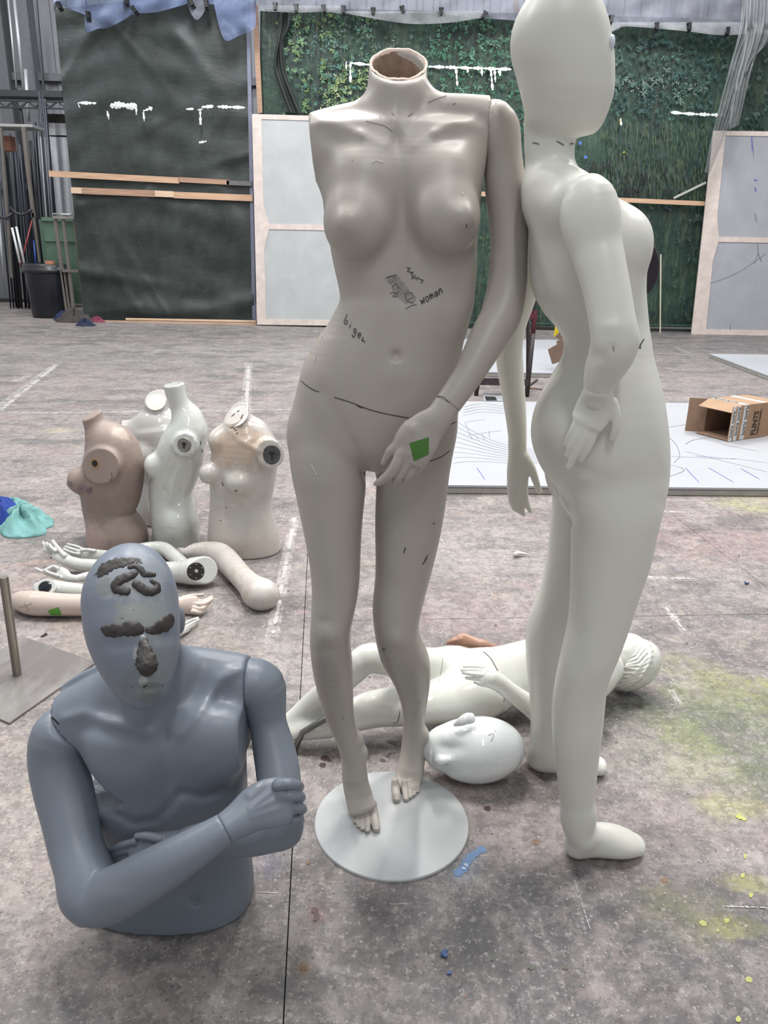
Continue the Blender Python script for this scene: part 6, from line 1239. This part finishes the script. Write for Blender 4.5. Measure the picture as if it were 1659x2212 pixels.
FD.relief([([(480, 1040), (484, 1090), (490, 1120)], 7, -.005), (545, 1110, 30, 30, 0, .006), ([(497, 930), (515, 950), (560, 975)], 6, .003)], ymax=YD)
FD.a = FD.half([0, 0, .001], -EZ); VD, QD = FD.mesh(smooth=4); tD = bvh(VD, QD)
bl = [(hit(tD, x, y)[0], r, col, k, 1.2) for (x, y, r, col, k) in [(520, 965, .09, (172, 150, 132), .75), (475, 975, .06, (178, 158, 140), .7), (550, 950, .05, (186, 168, 150), .6), (470, 1160, .12, (186, 176, 166), .5), (570, 1170, .1, (184, 174, 164), .5), (520, 1140, .05, (190, 186, 182), .5)]]
make('torso', VD, QD, mat_skin('scuffed_white', (188, 184, 178), .26, coat=.25, mott=.03, base=bD, blobs=bl, dirt=.3, specks=.6), TD, smooth=True); del FD
socket(TD, 587, 982, YD, nDs, 19, plain('socket_dark_grey', (84, 84, 86), .4, .2, 60, metal=.6), tree=tD, ryr=1.15)
disc('neck_face', W(514, 899, YD - .03) + nD * .0012, nD, .05, .002, plain('neck_face2', (208, 204, 200), .5), TD)
ink('chips', [[(496, 925), (502, 923), (508, 928)], [(507, 930), (512, 928)], [(510, 938), (514, 934)], [(507, 1062), (513, 1058)], [(480, 1042), (483, 1050)], [(488, 1094), (489, 1098)], [(475, 1124), (478, 1124)], [(500, 900), (508, 893)], [(520, 905), (526, 895)], [(512, 890), (518, 887)]], 3.2, plain('chip_brown', (92, 74, 62), .7), TD, tree=tD)

# ================================================================== 5. loose arms on the floor
mk_gl = mat_skin('gloss_white_arm', (196, 197, 192), .14, coat=.6, mott=.012, bump=0)
def arm_thing(label, nodes, fing, mat, h=.0036, k=.01, name='display_arm', extra=None, seam=None, clip=None, hh=.0026):
    zs = F0(nodes[len(nodes) // 2][0], nodes[len(nodes) // 2][1] + nodes[len(nodes) // 2][2] / 2)
    T = thing(name, label, 'mannequin arm', zs * [1, 1, 0])
    lo, hi = bounds([(nodes, True)], .02); F = Field(lo, hi, h); limb(F, nodes, k=k, zmode=True)
    if extra: extra(F)
    if clip is not None: F.a = F.half(clip[0], clip[1])
    F.a = F.half([0, 0, .001], -EZ)
    if seam is not None: F.a = F.half(seam[0], seam[1], gap=.0012)
    V, Q = F.mesh(smooth=4); make('arm', V, Q, mat, T, smooth=True)
    if fing:
        pn, fs = fing; lo, hi = bounds([(pn, True)] + [(f, True) for f in fs], .02); F2 = Field(lo, hi, hh); limb(F2, pn, k=.008, zmode=True, sub=4); fingers(F2, fs, k=.003, zmode=True)
        if seam is not None: F2.a = F2.half(seam[0], -np.asarray(seam[1]), gap=.0012)
        F2.a = F2.half([0, 0, .001], -EZ); Vh, Qh = F2.mesh(smooth=3); make('hand', Vh, Qh, mat, T, smooth=True)
    return T, V, Q
# E: bent arm with open palm
sE = WZ(238, 1198, .03)
arm_thing('bent glossy white arm with an open palm, lying furthest back in front of the torsos', [(225, 1199, 21, .028), (238, 1198, 21, .03), (265, 1194, 25, .034), (300, 1188, 28, .036), (335, 1184, 30, .036), (356, 1187, 31, .036), (374, 1200, 30, .036), (396, 1220, 30, .036)],
          ([(245, 1198, 21, .03), (230, 1199, 21, .03, .8), (210, 1199, 25, .03, .6), (190, 1197, 27, .03, .5), (176, 1195, 25, .032, .45)], [[(174, 1184, 8, .05), (160, 1179, 7, .06), (146, 1176, 6.5, .066)], [(172, 1191, 8, .045), (156, 1186, 7, .055), (141, 1181, 6.5, .064)], [(172, 1198, 8, .035), (156, 1194, 7, .046), (138, 1187, 6.5, .056)], [(172, 1203, 8, .022), (160, 1202, 7, .028), (148, 1198, 6.5, .034)], [(205, 1190, 9, .05), (188, 1188, 8, .056), (176, 1189, 7, .055)]]), mk_gl, seam=(sE, nrm(WZ(238, 1198, .03) - WZ(265, 1194, .034))))
# F: long arm with socket disc
nF = nrm(np.array([.55, -.75, .38]))
T, V, Q = arm_thing('long straight glossy white arm with a dark bolted disc on its flat shoulder end', [(150, 1213, 24, .05), (170, 1219, 27, .04), (210, 1223, 30, .036), (270, 1228, 36, .038), (330, 1234, 42, .042), (385, 1236, 48, .05), (418, 1234, 60, .062), (440, 1232, 62, .066)],
          ([(170, 1219, 27, .04), (150, 1213, 25, .05, .8), (134, 1204, 27, .06, .6), (122, 1196, 26, .068, .5)], [[(112, 1190, 9, .07), (100, 1182, 8, .085), (93, 1172, 7, .10)], [(115, 1190, 8, .08), (105, 1180, 7, .092), (101, 1173, 6.5, .10)], [(120, 1190, 8, .085), (110, 1181, 7, .095), (107, 1176, 6.5, .10)], [(140, 1200, 11, .075), (127, 1186, 9, .09), (114, 1169, 8, .105)], [(108, 1194, 9, .062), (98, 1188, 8, .075), (95, 1180, 7, .085)]]), mk_gl, clip=(WZ(426, 1234, .075), nF))
cF = WZ(424, 1234, .072) + nF * .0
_tf = bvh(V, Q); l_, n_ = hit(_tf, 423, 1234); cF = l_ if l_ is not None else cF
o = disc('socket_disc', cF + nF * .003, nF, .034, .006, plain('bolted_disc', (50, 46, 44), .4, .2, 80, metal=.5), T)
for i in range(6):
    a_ = i * 1.047 + .3; s__ = nrm(np.cross(EZ, nF)); u__ = np.cross(nF, s__); disc('bolt', cF + nF * .005 + (math.cos(a_) * s__ + math.sin(a_) * u__) * .026, nF, .0022, .003, m_galv, o, n=10)
disc('hub', cF + nF * .009, nF, .007, .006, m_galv, o, n=14)
# G: thin arm with pinching fingers
arm_thing('slim glossy white arm with thumb and forefinger forming a loop, beneath the long straight arm', [(150, 1247, 15, .03), (163, 1250, 16, .03), (185, 1246, 20, .03), (210, 1243, 23, .03), (235, 1244, 23, .028), (265, 1248, 22, .026)],
          ([(165, 1250, 16, .03), (150, 1248, 18, .034, .8), (138, 1241, 26, .04, .5), (128, 1236, 26, .045, .4)], [[(130, 1248, 9, .035), (105, 1240, 8, .04), (77, 1228, 6.5, .05)], [(126, 1244, 8, .045), (108, 1238, 7, .05), (95, 1232, 6, .056)], [(126, 1228, 8, .06), (116, 1223, 7, .065), (104, 1228, 6.5, .062), (95, 1233, 6, .056)], [(134, 1246, 8, .028), (112, 1243, 7, .03), (96, 1238, 6, .032)]]), mk_gl)
# H: white arm with recessed socket
T, V, Q = arm_thing('glossy white arm with dark lens-like bolt in its shoulder, next to the pinkish arm', [(86, 1276, 40, .045, .8), (104, 1274, 46, .05, .8), (130, 1274, 38, .044), (180, 1278, 34, .036), (240, 1280, 30, .034), (300, 1280, 26, .032), (330, 1279, 24, .03)],
          ([(322, 1279, 24, .03), (340, 1278, 25, .03, .6), (354, 1278, 26, .03, .5)], [[(352, 1271 + 5 * k_, 7, .032), (364, 1270 + 5 * k_, 6, .03), (372, 1270 + 5 * k_, 5, .026)] for k_ in range(4)]), mk_gl)
th_ = bvh(V, Q)
arm_thing('white glossy hand with pointed fingertips showing behind the grey male head, below the pinkish hand', [(318, 1378, 24, .03), (345, 1374, 23, .03), (366, 1370, 23, .028)],
          ([(358, 1371, 23, .028), (376, 1366, 24, .026, .6), (390, 1361, 24, .026, .5)], [[(390, 1353, 8, .028), (408, 1342, 7, .026), (428, 1334, 5, .02)], [(394, 1358, 8, .026), (412, 1348, 7, .024), (430, 1338, 5, .018)], [(392, 1364, 8, .022), (406, 1357, 7, .018), (420, 1350, 5, .014)], [(388, 1369, 8, .018), (398, 1366, 7, .014), (408, 1361, 5, .010)]]), mk_gl, name='display_hand')
l_, n_ = hit(th_, 99, 1269)
if l_ is not None:
    n_ = nrm(np.array([-.2, -.7, .7])); disc('cup', l_ + n_ * .004, n_, .043, .006, mk_gl, T, ry=.034); o = disc('lens_bolt', l_ + n_ * .012, n_, .026, .012, plain('lens', (62, 66, 70), .12, .2, 50, metal=.8), T, ry=.022, bevel=.4)
# I: pinkish arm with green tape
mk_pk = mat_skin('matt_pink_white', (192, 176, 166), .38, mott=.02, coat=.1)
T, V, Q = arm_thing('matt pinkish arm with green tape and a pencilled cross, nearest of the loose arms', [(34, 1292, 22, .035), (46, 1298, 42, .042), (75, 1303, 54, .048), (130, 1306, 49, .046), (190, 1307, 47, .044), (270, 1308, 42, .04), (340, 1308, 36, .036), (380, 1308, 33, .034)],
          ([(370, 1308, 34, .034), (390, 1307, 36, .034, .7), (408, 1307, 40, .034, .5), (422, 1307, 40, .034, .4)], [[(396, 1292, 12, .05), (416, 1287, 9, .05), (438, 1285, 7, .045)], [(418, 1297, 11, .045), (438, 1299, 9, .045), (457, 1289, 7, .045)], [(418, 1305, 11, .04), (440, 1305, 9, .04), (459, 1294, 7, .04)], [(418, 1313, 11, .034), (436, 1315, 9, .03), (452, 1303, 7, .03)], [(416, 1321, 11, .026), (432, 1323, 9, .02), (444, 1316, 7, .02)]]), mk_pk)
ti = bvh(V, Q); patch('tape', [(103, 1319), (127, 1311), (133, 1328), (110, 1329)], plain('green_tape_b', (84, 150, 52), .6), T, tree=ti, n=6, jag=.5, label='square of green tape')
ink('pencil_cross', [[(42, 1313), (70, 1303)], [(52, 1303), (63, 1321)]], 1.6, plain('pencil_brown', (150, 132, 126), .7), T, tree=ti)
# J: blotchy arm
mk_bl = mat_skin('chalky_blotched_white', (190, 184, 178), .42, mott=.05, dirt=.55, specks=.5, coat=.1)
def endJ(F): F.ell(WZ(566, 1284, .05), (.062, .055, .05), k=.03)
arm_thing('chalky blotched arm bent at the elbow, its broad shoulder end resting to the right', [(386, 1188, 12, .02), (402, 1194, 22, .03), (424, 1191, 36, .038), (455, 1192, 45, .042), (478, 1200, 52, .046), (500, 1222, 52, .046), (520, 1244, 50, .046), (538, 1262, 54, .048), (553, 1277, 64, .05), (566, 1287, 62, .046)], None, mk_bl, extra=endJ)
# tan hand lying behind the reclining mannequin
mk_tn = mat_skin('tan_plaster', (176, 136, 116), .4, mott=.05)
arm_thing('small tan hand and forearm with bent wrist behind the reclining mannequin', [(1020, 1392, 26, .10), (1035, 1392, 25, .11), (1050, 1397, 25, .10), (1075, 1408, 26, .06), (1110, 1420, 28, .03)],
          ([(1035, 1392, 24, .11), (1018, 1387, 26, .115, .7), (1003, 1382, 27, .12, .55), (992, 1382, 24, .12, .5)], [[(998, 1374, 9, .13), (980, 1380, 8, .12), (966, 1389, 6, .105)], [(996, 1380, 9, .125), (978, 1385, 8, .115), (967, 1391, 6, .10)], [(996, 1386, 9, .115), (982, 1389, 7.5, .108), (972, 1391, 6, .10)], [(1004, 1391, 10, .11), (988, 1394, 8, .10), (978, 1390, 6, .10)]]), mk_tn, hh=.0024)

# ================================================================== 6. reclining glossy white mannequin
b6 = F0(1000, 1540) * [1, 1, 0]
MQ6 = thing('mannequin', 'glossy white mannequin with sculpted hair lying on its back on the floor', 'mannequin', b6)
mk6 = mat_skin('gloss_white_body', (216, 216, 208), .14, coat=.6, mott=.012, base=b6, bump=0)
farl = [(985, 1440, 90, .12), (940, 1440, 82, .15), (880, 1432, 74, .20), (830, 1425, 70, .25), (792, 1424, 66, .265), (762, 1450, 62, .23), (720, 1485, 60, .17), (670, 1526, 52, .10), (628, 1558, 40, .055), (600, 1575, 34, .04), (565, 1588, 28, .03), (538, 1596, 22, .02)]
nearl = [(1030, 1495, 104, .11), (985, 1508, 100, .10), (930, 1518, 92, .095), (870, 1526, 84, .09), (810, 1531, 80, .09), (760, 1547, 70, .075), (710, 1564, 60, .06), (665, 1575, 46, .05), (640, 1582, 36, .04), (610, 1588, 26, .03)]
tors = [(955, 1462, 96, .10, .8), (1000, 1474, 140, .11, .75), (1045, 1474, 150, .115, .75), (1090, 1460, 130, .115, .75), (1130, 1452, 134, .115, .75), (1180, 1448, 150, .12, .7), (1240, 1444, 160, .125, .65), (1290, 1442, 130, .125, .6), (1315, 1442, 70, .12, .9)]
lo, hi = bounds([(farl, True), (nearl, True), (tors, True)], .02); F = Field(lo, hi, .0048)
limb(F, farl, k=.02, zmode=True); limb(F, nearl, k=.02, zmode=True); limb(F, tors, k=.035, zmode=True, n=2.3)
F.a = F.half([0, 0, .002], -EZ)
V6, Q6 = F.mesh(smooth=5); make('body', V6, Q6, mk6, MQ6, smooth=True); t6 = bvh(V6, Q6); del F
ink('waist_joint', [curvy([(1043, 1407), (1058, 1420), (1068, 1436), (1078, 1455)], 5), [(1090, 1506), (1088, 1516)]], 2, m_hair_line, MQ6, tree=t6)
ink('thigh_joint', [curvy([(956, 1420), (954, 1445), (947, 1474)], 4)], 1.2, plain('fine_seam', (150, 148, 142), .6), MQ6, tree=t6)
ink('hairline_crack', [curvy([(864, 1534), (862, 1548), (858, 1560), (848, 1562)], 4)], 1.4, m_hair_line, MQ6, tree=t6)
arm6 = [(1062, 1466, 42, .235), (1080, 1476, 38, .22), (1110, 1500, 40, .18), (1144, 1524, 46, .13), (1180, 1552, 50, .08), (1200, 1566, 50, .055), (1235, 1545, 54, .07), (1275, 1500, 60, .11)]
pal6 = [(1080, 1476, 38, .22), (1064, 1467, 42, .235, .6), (1050, 1461, 46, .24, .42)]
f6 = [[(1048, 1443, 10, .25), (1025, 1440, 9, .245), (1003, 1440, 8, .24)], [(1048, 1450, 11, .25), (1022, 1447, 9.5, .248), (998, 1447, 8, .24)], [(1048, 1458, 11, .245), (1022, 1456, 9.5, .242), (1001, 1453, 8, .235)], [(1048, 1467, 11, .235), (1026, 1466, 9.5, .23), (1007, 1464, 7.5, .222)], [(1062, 1480, 14, .215), (1042, 1478, 11, .205), (1026, 1473, 9, .2)]]
lo, hi = bounds([(arm6, True)], .02); F = Field(lo, hi, .004); limb(F, arm6, k=.01, zmode=True); F.a = F.half([0, 0, .002], -EZ); V, Q = F.mesh(smooth=4); make('arm', V, Q, mk6, MQ6, smooth=True); del F
lo, hi = bounds([(pal6, True), (f6[0], True), (f6[3], True)], .02); F = Field(lo, hi, .0022); limb(F, pal6, k=.01, zmode=True); fingers(F, f6, k=.0035, zmode=True); V, Q = F.mesh(smooth=3); make('hand', V, Q, mk6, MQ6, smooth=True); del F
# head with face turned up and swept-back hair
YH = WZ(1355, 1430, .10)[1]
F = Field(W(1350, 1430, YH) - .16, W(1360, 1430, YH) + .16, .0024)
limb(F, [(1312, 1425, 66, YH, 1), (1328, 1420, 90, YH, .9), (1348, 1415, 98, YH, .86), (1368, 1412, 84, YH, .84), (1380, 1412, 60, YH, .8)], k=.012)
limb(F, [(1336, 1372, 14, YH - .02), (1326, 1368, 16, YH - .02), (1318, 1374, 12, YH - .02)], k=.015)
F.relief([(1353, 1388, 9, 7, 10, -.004), (1354, 1389, 5, 3.5, 10, .004), (1346, 1402, 20, 8, 20, .002), (1368, 1385, 8, 14, 20, .002)], ymax=YH + .02)
V, Q = F.mesh(smooth=3); h6 = make('head', V, Q, mk6, MQ6, smooth=True); del F
F = Field(W(1358, 1430, YH) - .17, W(1358, 1430, YH) + .17, .0022)
limb(F, [(1334, 1466, 46, YH, 1.1), (1352, 1452, 82, YH - .004, 1.1), (1370, 1436, 98, YH - .006, 1.08), (1384, 1424, 88, YH - .006, 1.05), (1392, 1416, 60, YH, 1)], k=.01)
F.relief([([(1384, 1370), (1386, 1392), (1372, 1414), (1343, 1427)], 2.4, .005), ([(1391, 1376), (1392, 1400), (1376, 1422), (1348, 1432)], 2.4, .005), ([(1398, 1384), (1398, 1408), (1378, 1430), (1352, 1436)], 2.6, .005), ([(1404, 1394), (1402, 1418), (1382, 1437), (1350, 1440)], 2.6, .005), ([(1408, 1404), (1402, 1428), (1376, 1446), (1340, 1442)], 2.8, .005),
          ([(1409, 1416), (1398, 1440), (1368, 1454), (1338, 1454)], 2.8, .005), ([(1408, 1428), (1392, 1450), (1360, 1462), (1336, 1464)], 2.8, .005), ([(1404, 1440), (1384, 1460), (1356, 1470), (1334, 1474)], 2.6, .005), ([(1398, 1452), (1376, 1470), (1350, 1478), (1330, 1484)], 2.6, .005), ([(1388, 1464), (1368, 1478), (1340, 1488)], 2.4, .004)], ymax=YH)
V, Q = F.mesh(smooth=1); make('hair', V, Q, mk6, MQ6, smooth=True); del F
# stand rod under the legs
pr = [WZ(637, 1618, .012), WZ(653, 1582, .06), WZ(712, 1548, .11), WZ(735, 1536, .12)]
tag(pipe('support_rod', pr, .008, plain('brushed_rod', (128, 126, 122), .35, .05, 40, metal=.8), None, origin=pr[0] * [1, 1, 0]), 'bent grey metal support rod leaning against the lying mannequin foot', 'rod')

# ================================================================== 7. loose glossy head
b7 = WZ(1015, 1680, 0); Y7 = WZ(1015, 1622, .078)[1]
H7 = thing('display_head', 'glossy white bald mannequin head lying on its cheek beside the round base', 'mannequin head', b7)
F = Field(W(1013, 1620, Y7) - .15, W(1013, 1620, Y7) + .15, .0026)
hd7 = [(924, 1620, 36, Y7, .8), (934, 1619, 60, Y7, .8), (955, 1619, 94, Y7, .85), (975, 1620, 112, Y7, .9), (1000, 1621, 131, Y7, .95), (1025, 1622, 140, Y7, 1), (1050, 1620, 137, Y7, 1), (1075, 1618, 114, Y7, 1), (1092, 1617, 78, Y7, 1), (1099, 1617, 50, Y7, 1)]
limb(F, hd7, k=.01, sub=4); F.a[:] = F.a
limb(F, [(990, 1640, 8, Y7 - .052, 1), (970, 1643, 14, Y7 - .058, 1), (954, 1646, 21, Y7 - .061, 1), (948, 1646, 17, Y7 - .056, 1)], k=.014)
limb(F, [(982, 1568, 8, Y7 - .02, .9), (996, 1561, 20, Y7 - .022, .6), (1010, 1555, 26, Y7 - .018, .5), (1021, 1553, 22, Y7 - .014, .5)], k=.008)
F.relief([(972, 1618, 26, 14, 0, -.010), (968, 1668, 20, 10, 10, -.006), (990, 1640, 10, 30, 0, .002), (929, 1632, 3, 9, 0, .004), (933, 1640, 2, 10, 0, -.003), (937, 1646, 3, 6, 0, .002), ([(958, 1590), (960, 1605), (975, 1610)], 8, .001), (1010, 1565, 8, 5, -30, -.002)], ymax=Y7)
V, Q = F.mesh(smooth=4); zmin = V[:, 2].min(); V[:, 2] -= zmin - .001; make('head', V, Q, mat_skin('gloss_white_head', (214, 217, 216), .08, coat=.8, mott=.01, base=b7, bump=0), H7, smooth=True); del F
t7 = bvh(V, Q); ink('scratches', [curvy([(1064, 1583), (1066, 1590), (1063, 1597), (1060, 1602)], 4), [(1068, 1577), (1071, 1580)], [(1054, 1588), (1062, 1586)], [(1050, 1641), (1051, 1643)]], 1.4, plain('grey_scratch', (130, 130, 130), .6), H7, tree=t7)

# ================================================================== 8. steel base plate with tube, cloth, debris
pq = [F0(52, 1380), F0(208, 1434), F0(21, 1566)]; pq.append(pq[0] + pq[2] - pq[1]); c8 = sum(pq) / 4
SP = thing('steel_stand', 'square brushed steel base plate with an upright steel tube at the left edge', 'stand', c8)
t = NT('brushed_steel'); n = t.noise(5, 6, .7, sc=(1, .35, 1)); c = t.mix(t.ramp(n, (.45, .62)), lin((122, 116, 114)), lin((150, 146, 142))); msp = t.fin(c, .42, metal=.55)
make('base_plate', [p + EZ * .007 for p in pq] + [p + EZ * .001 for p in pq], [(3, 2, 1, 0), (4, 5, 6, 7), (0, 1, 5, 4), (1, 2, 6, 5), (2, 3, 7, 6), (3, 0, 4, 7)], msp, SP)
rb_ = F0(38, 1461); rt_ = W(8, 1246, rb_[1]); rr = 9.2 * zcam(rb_) / FPX
t = NT('steel_tube'); n = t.noise(3, 3, .5, sc=(60, 60, .2)); mtb = t.fin(t.mix(t.ramp(n, (.35, .65)), lin((92, 86, 80)), lin((176, 170, 160))), .3, metal=.8)
v, f = pipe_v([rb_ + EZ * .006, rt_, rt_, rt_ - EZ * .03], [rr, rr, rr * .86, rr * .86], 20, False); make('tube', v, f, mtb, SP, smooth=False)
v = [rt_ * 1 - EZ * .012 + [rr * .9 * math.cos(a * .349), rr * .9 * math.sin(a * .349), 0] for a in range(18)]; make('tube_bore_shade', v, [tuple(range(18))], m_hole, SP)  # dark disc painted as the shade inside the open tube
cB = F0(20, 1135)
CB = thing('crumpled_clothes', 'bright blue and turquoise crumpled cloth lying on the floor at the left edge', 'clothes', cB)
cloth('turquoise_cloth', F0(48, 1138), .17, .115, .085, plain('turquoise', (112, 158, 156), .85, .05), CB, seed=5, fold=11, an=-.2); cloth('blue_cloth', F0(2, 1128), .125, .115, .13, plain('royal_blue', (34, 60, 140), .85, .06), CB, seed=9, fold=7)
cloth('turquoise_cloth', F0(30, 1098), .09, .05, .05, plain('turquoise_b', (112, 158, 156), .85, .05), CB, seed=6)
def scrap(name, label, cat, x, y, s_, mat, seed):
    rn = random.Random(seed); c = F0(x, y); parts = []
    for k in range(3):
        a = rn.uniform(0, 6.3); ax = np.array([math.cos(a), math.sin(a), rn.uniform(-.1, .3)]); ax = nrm(ax); ay = nrm(np.cross(EZ, ax)); az = np.cross(ax, ay)
        parts.append((box_v(c + [rn.uniform(-s_, s_) * .3, rn.uniform(-s_, s_) * .3, s_ * .28], ax, ay, az, s_ * rn.uniform(.5, 1), s_ * .3, s_ * .16), BOXF))
    return tag(make(name, *join(parts), mat, None, origin=c), label, cat)
scrap('plastic_scrap', 'small crumpled dark blue plastic scrap on the floor in the foreground', 'scrap', 955, 2060, .02, plain('blue_plastic', (58, 84, 132), .5), 1)
scrap('plastic_scrap', 'tiny blue fleck in front of the dark blue plastic scrap', 'scrap', 972, 2103, .009, plain('blue_plastic_b', (72, 98, 150), .5), 2)
scrap('plastic_scrap', 'tiny blue crumb right of the white mannequin knee height on the floor', 'scrap', 1611, 1262, .02, plain('blue_plastic_c', (40, 52, 100), .5), 3)
tag(pipe('plaster_twig', [WZ(1111, 1199, .012), WZ(1118, 1195, .015), WZ(1132, 1196, .012), WZ(1147, 1200, .008)], [.010, .011, .006, .002], plain('plaster_scrap', (206, 202, 192), .7), None, n=8, origin=F0(1112, 1200)), 'small pale twig-like plaster scrap on the floor behind the hanging white hand', 'scrap')
tag(pipe('screw', [WZ(89, 1375, .004), WZ(100, 1369, .004)], [.002, .005], m_hair_line, None, n=6, origin=F0(92, 1374)), 'dark screw lying on the floor just behind the steel plate', 'screw')
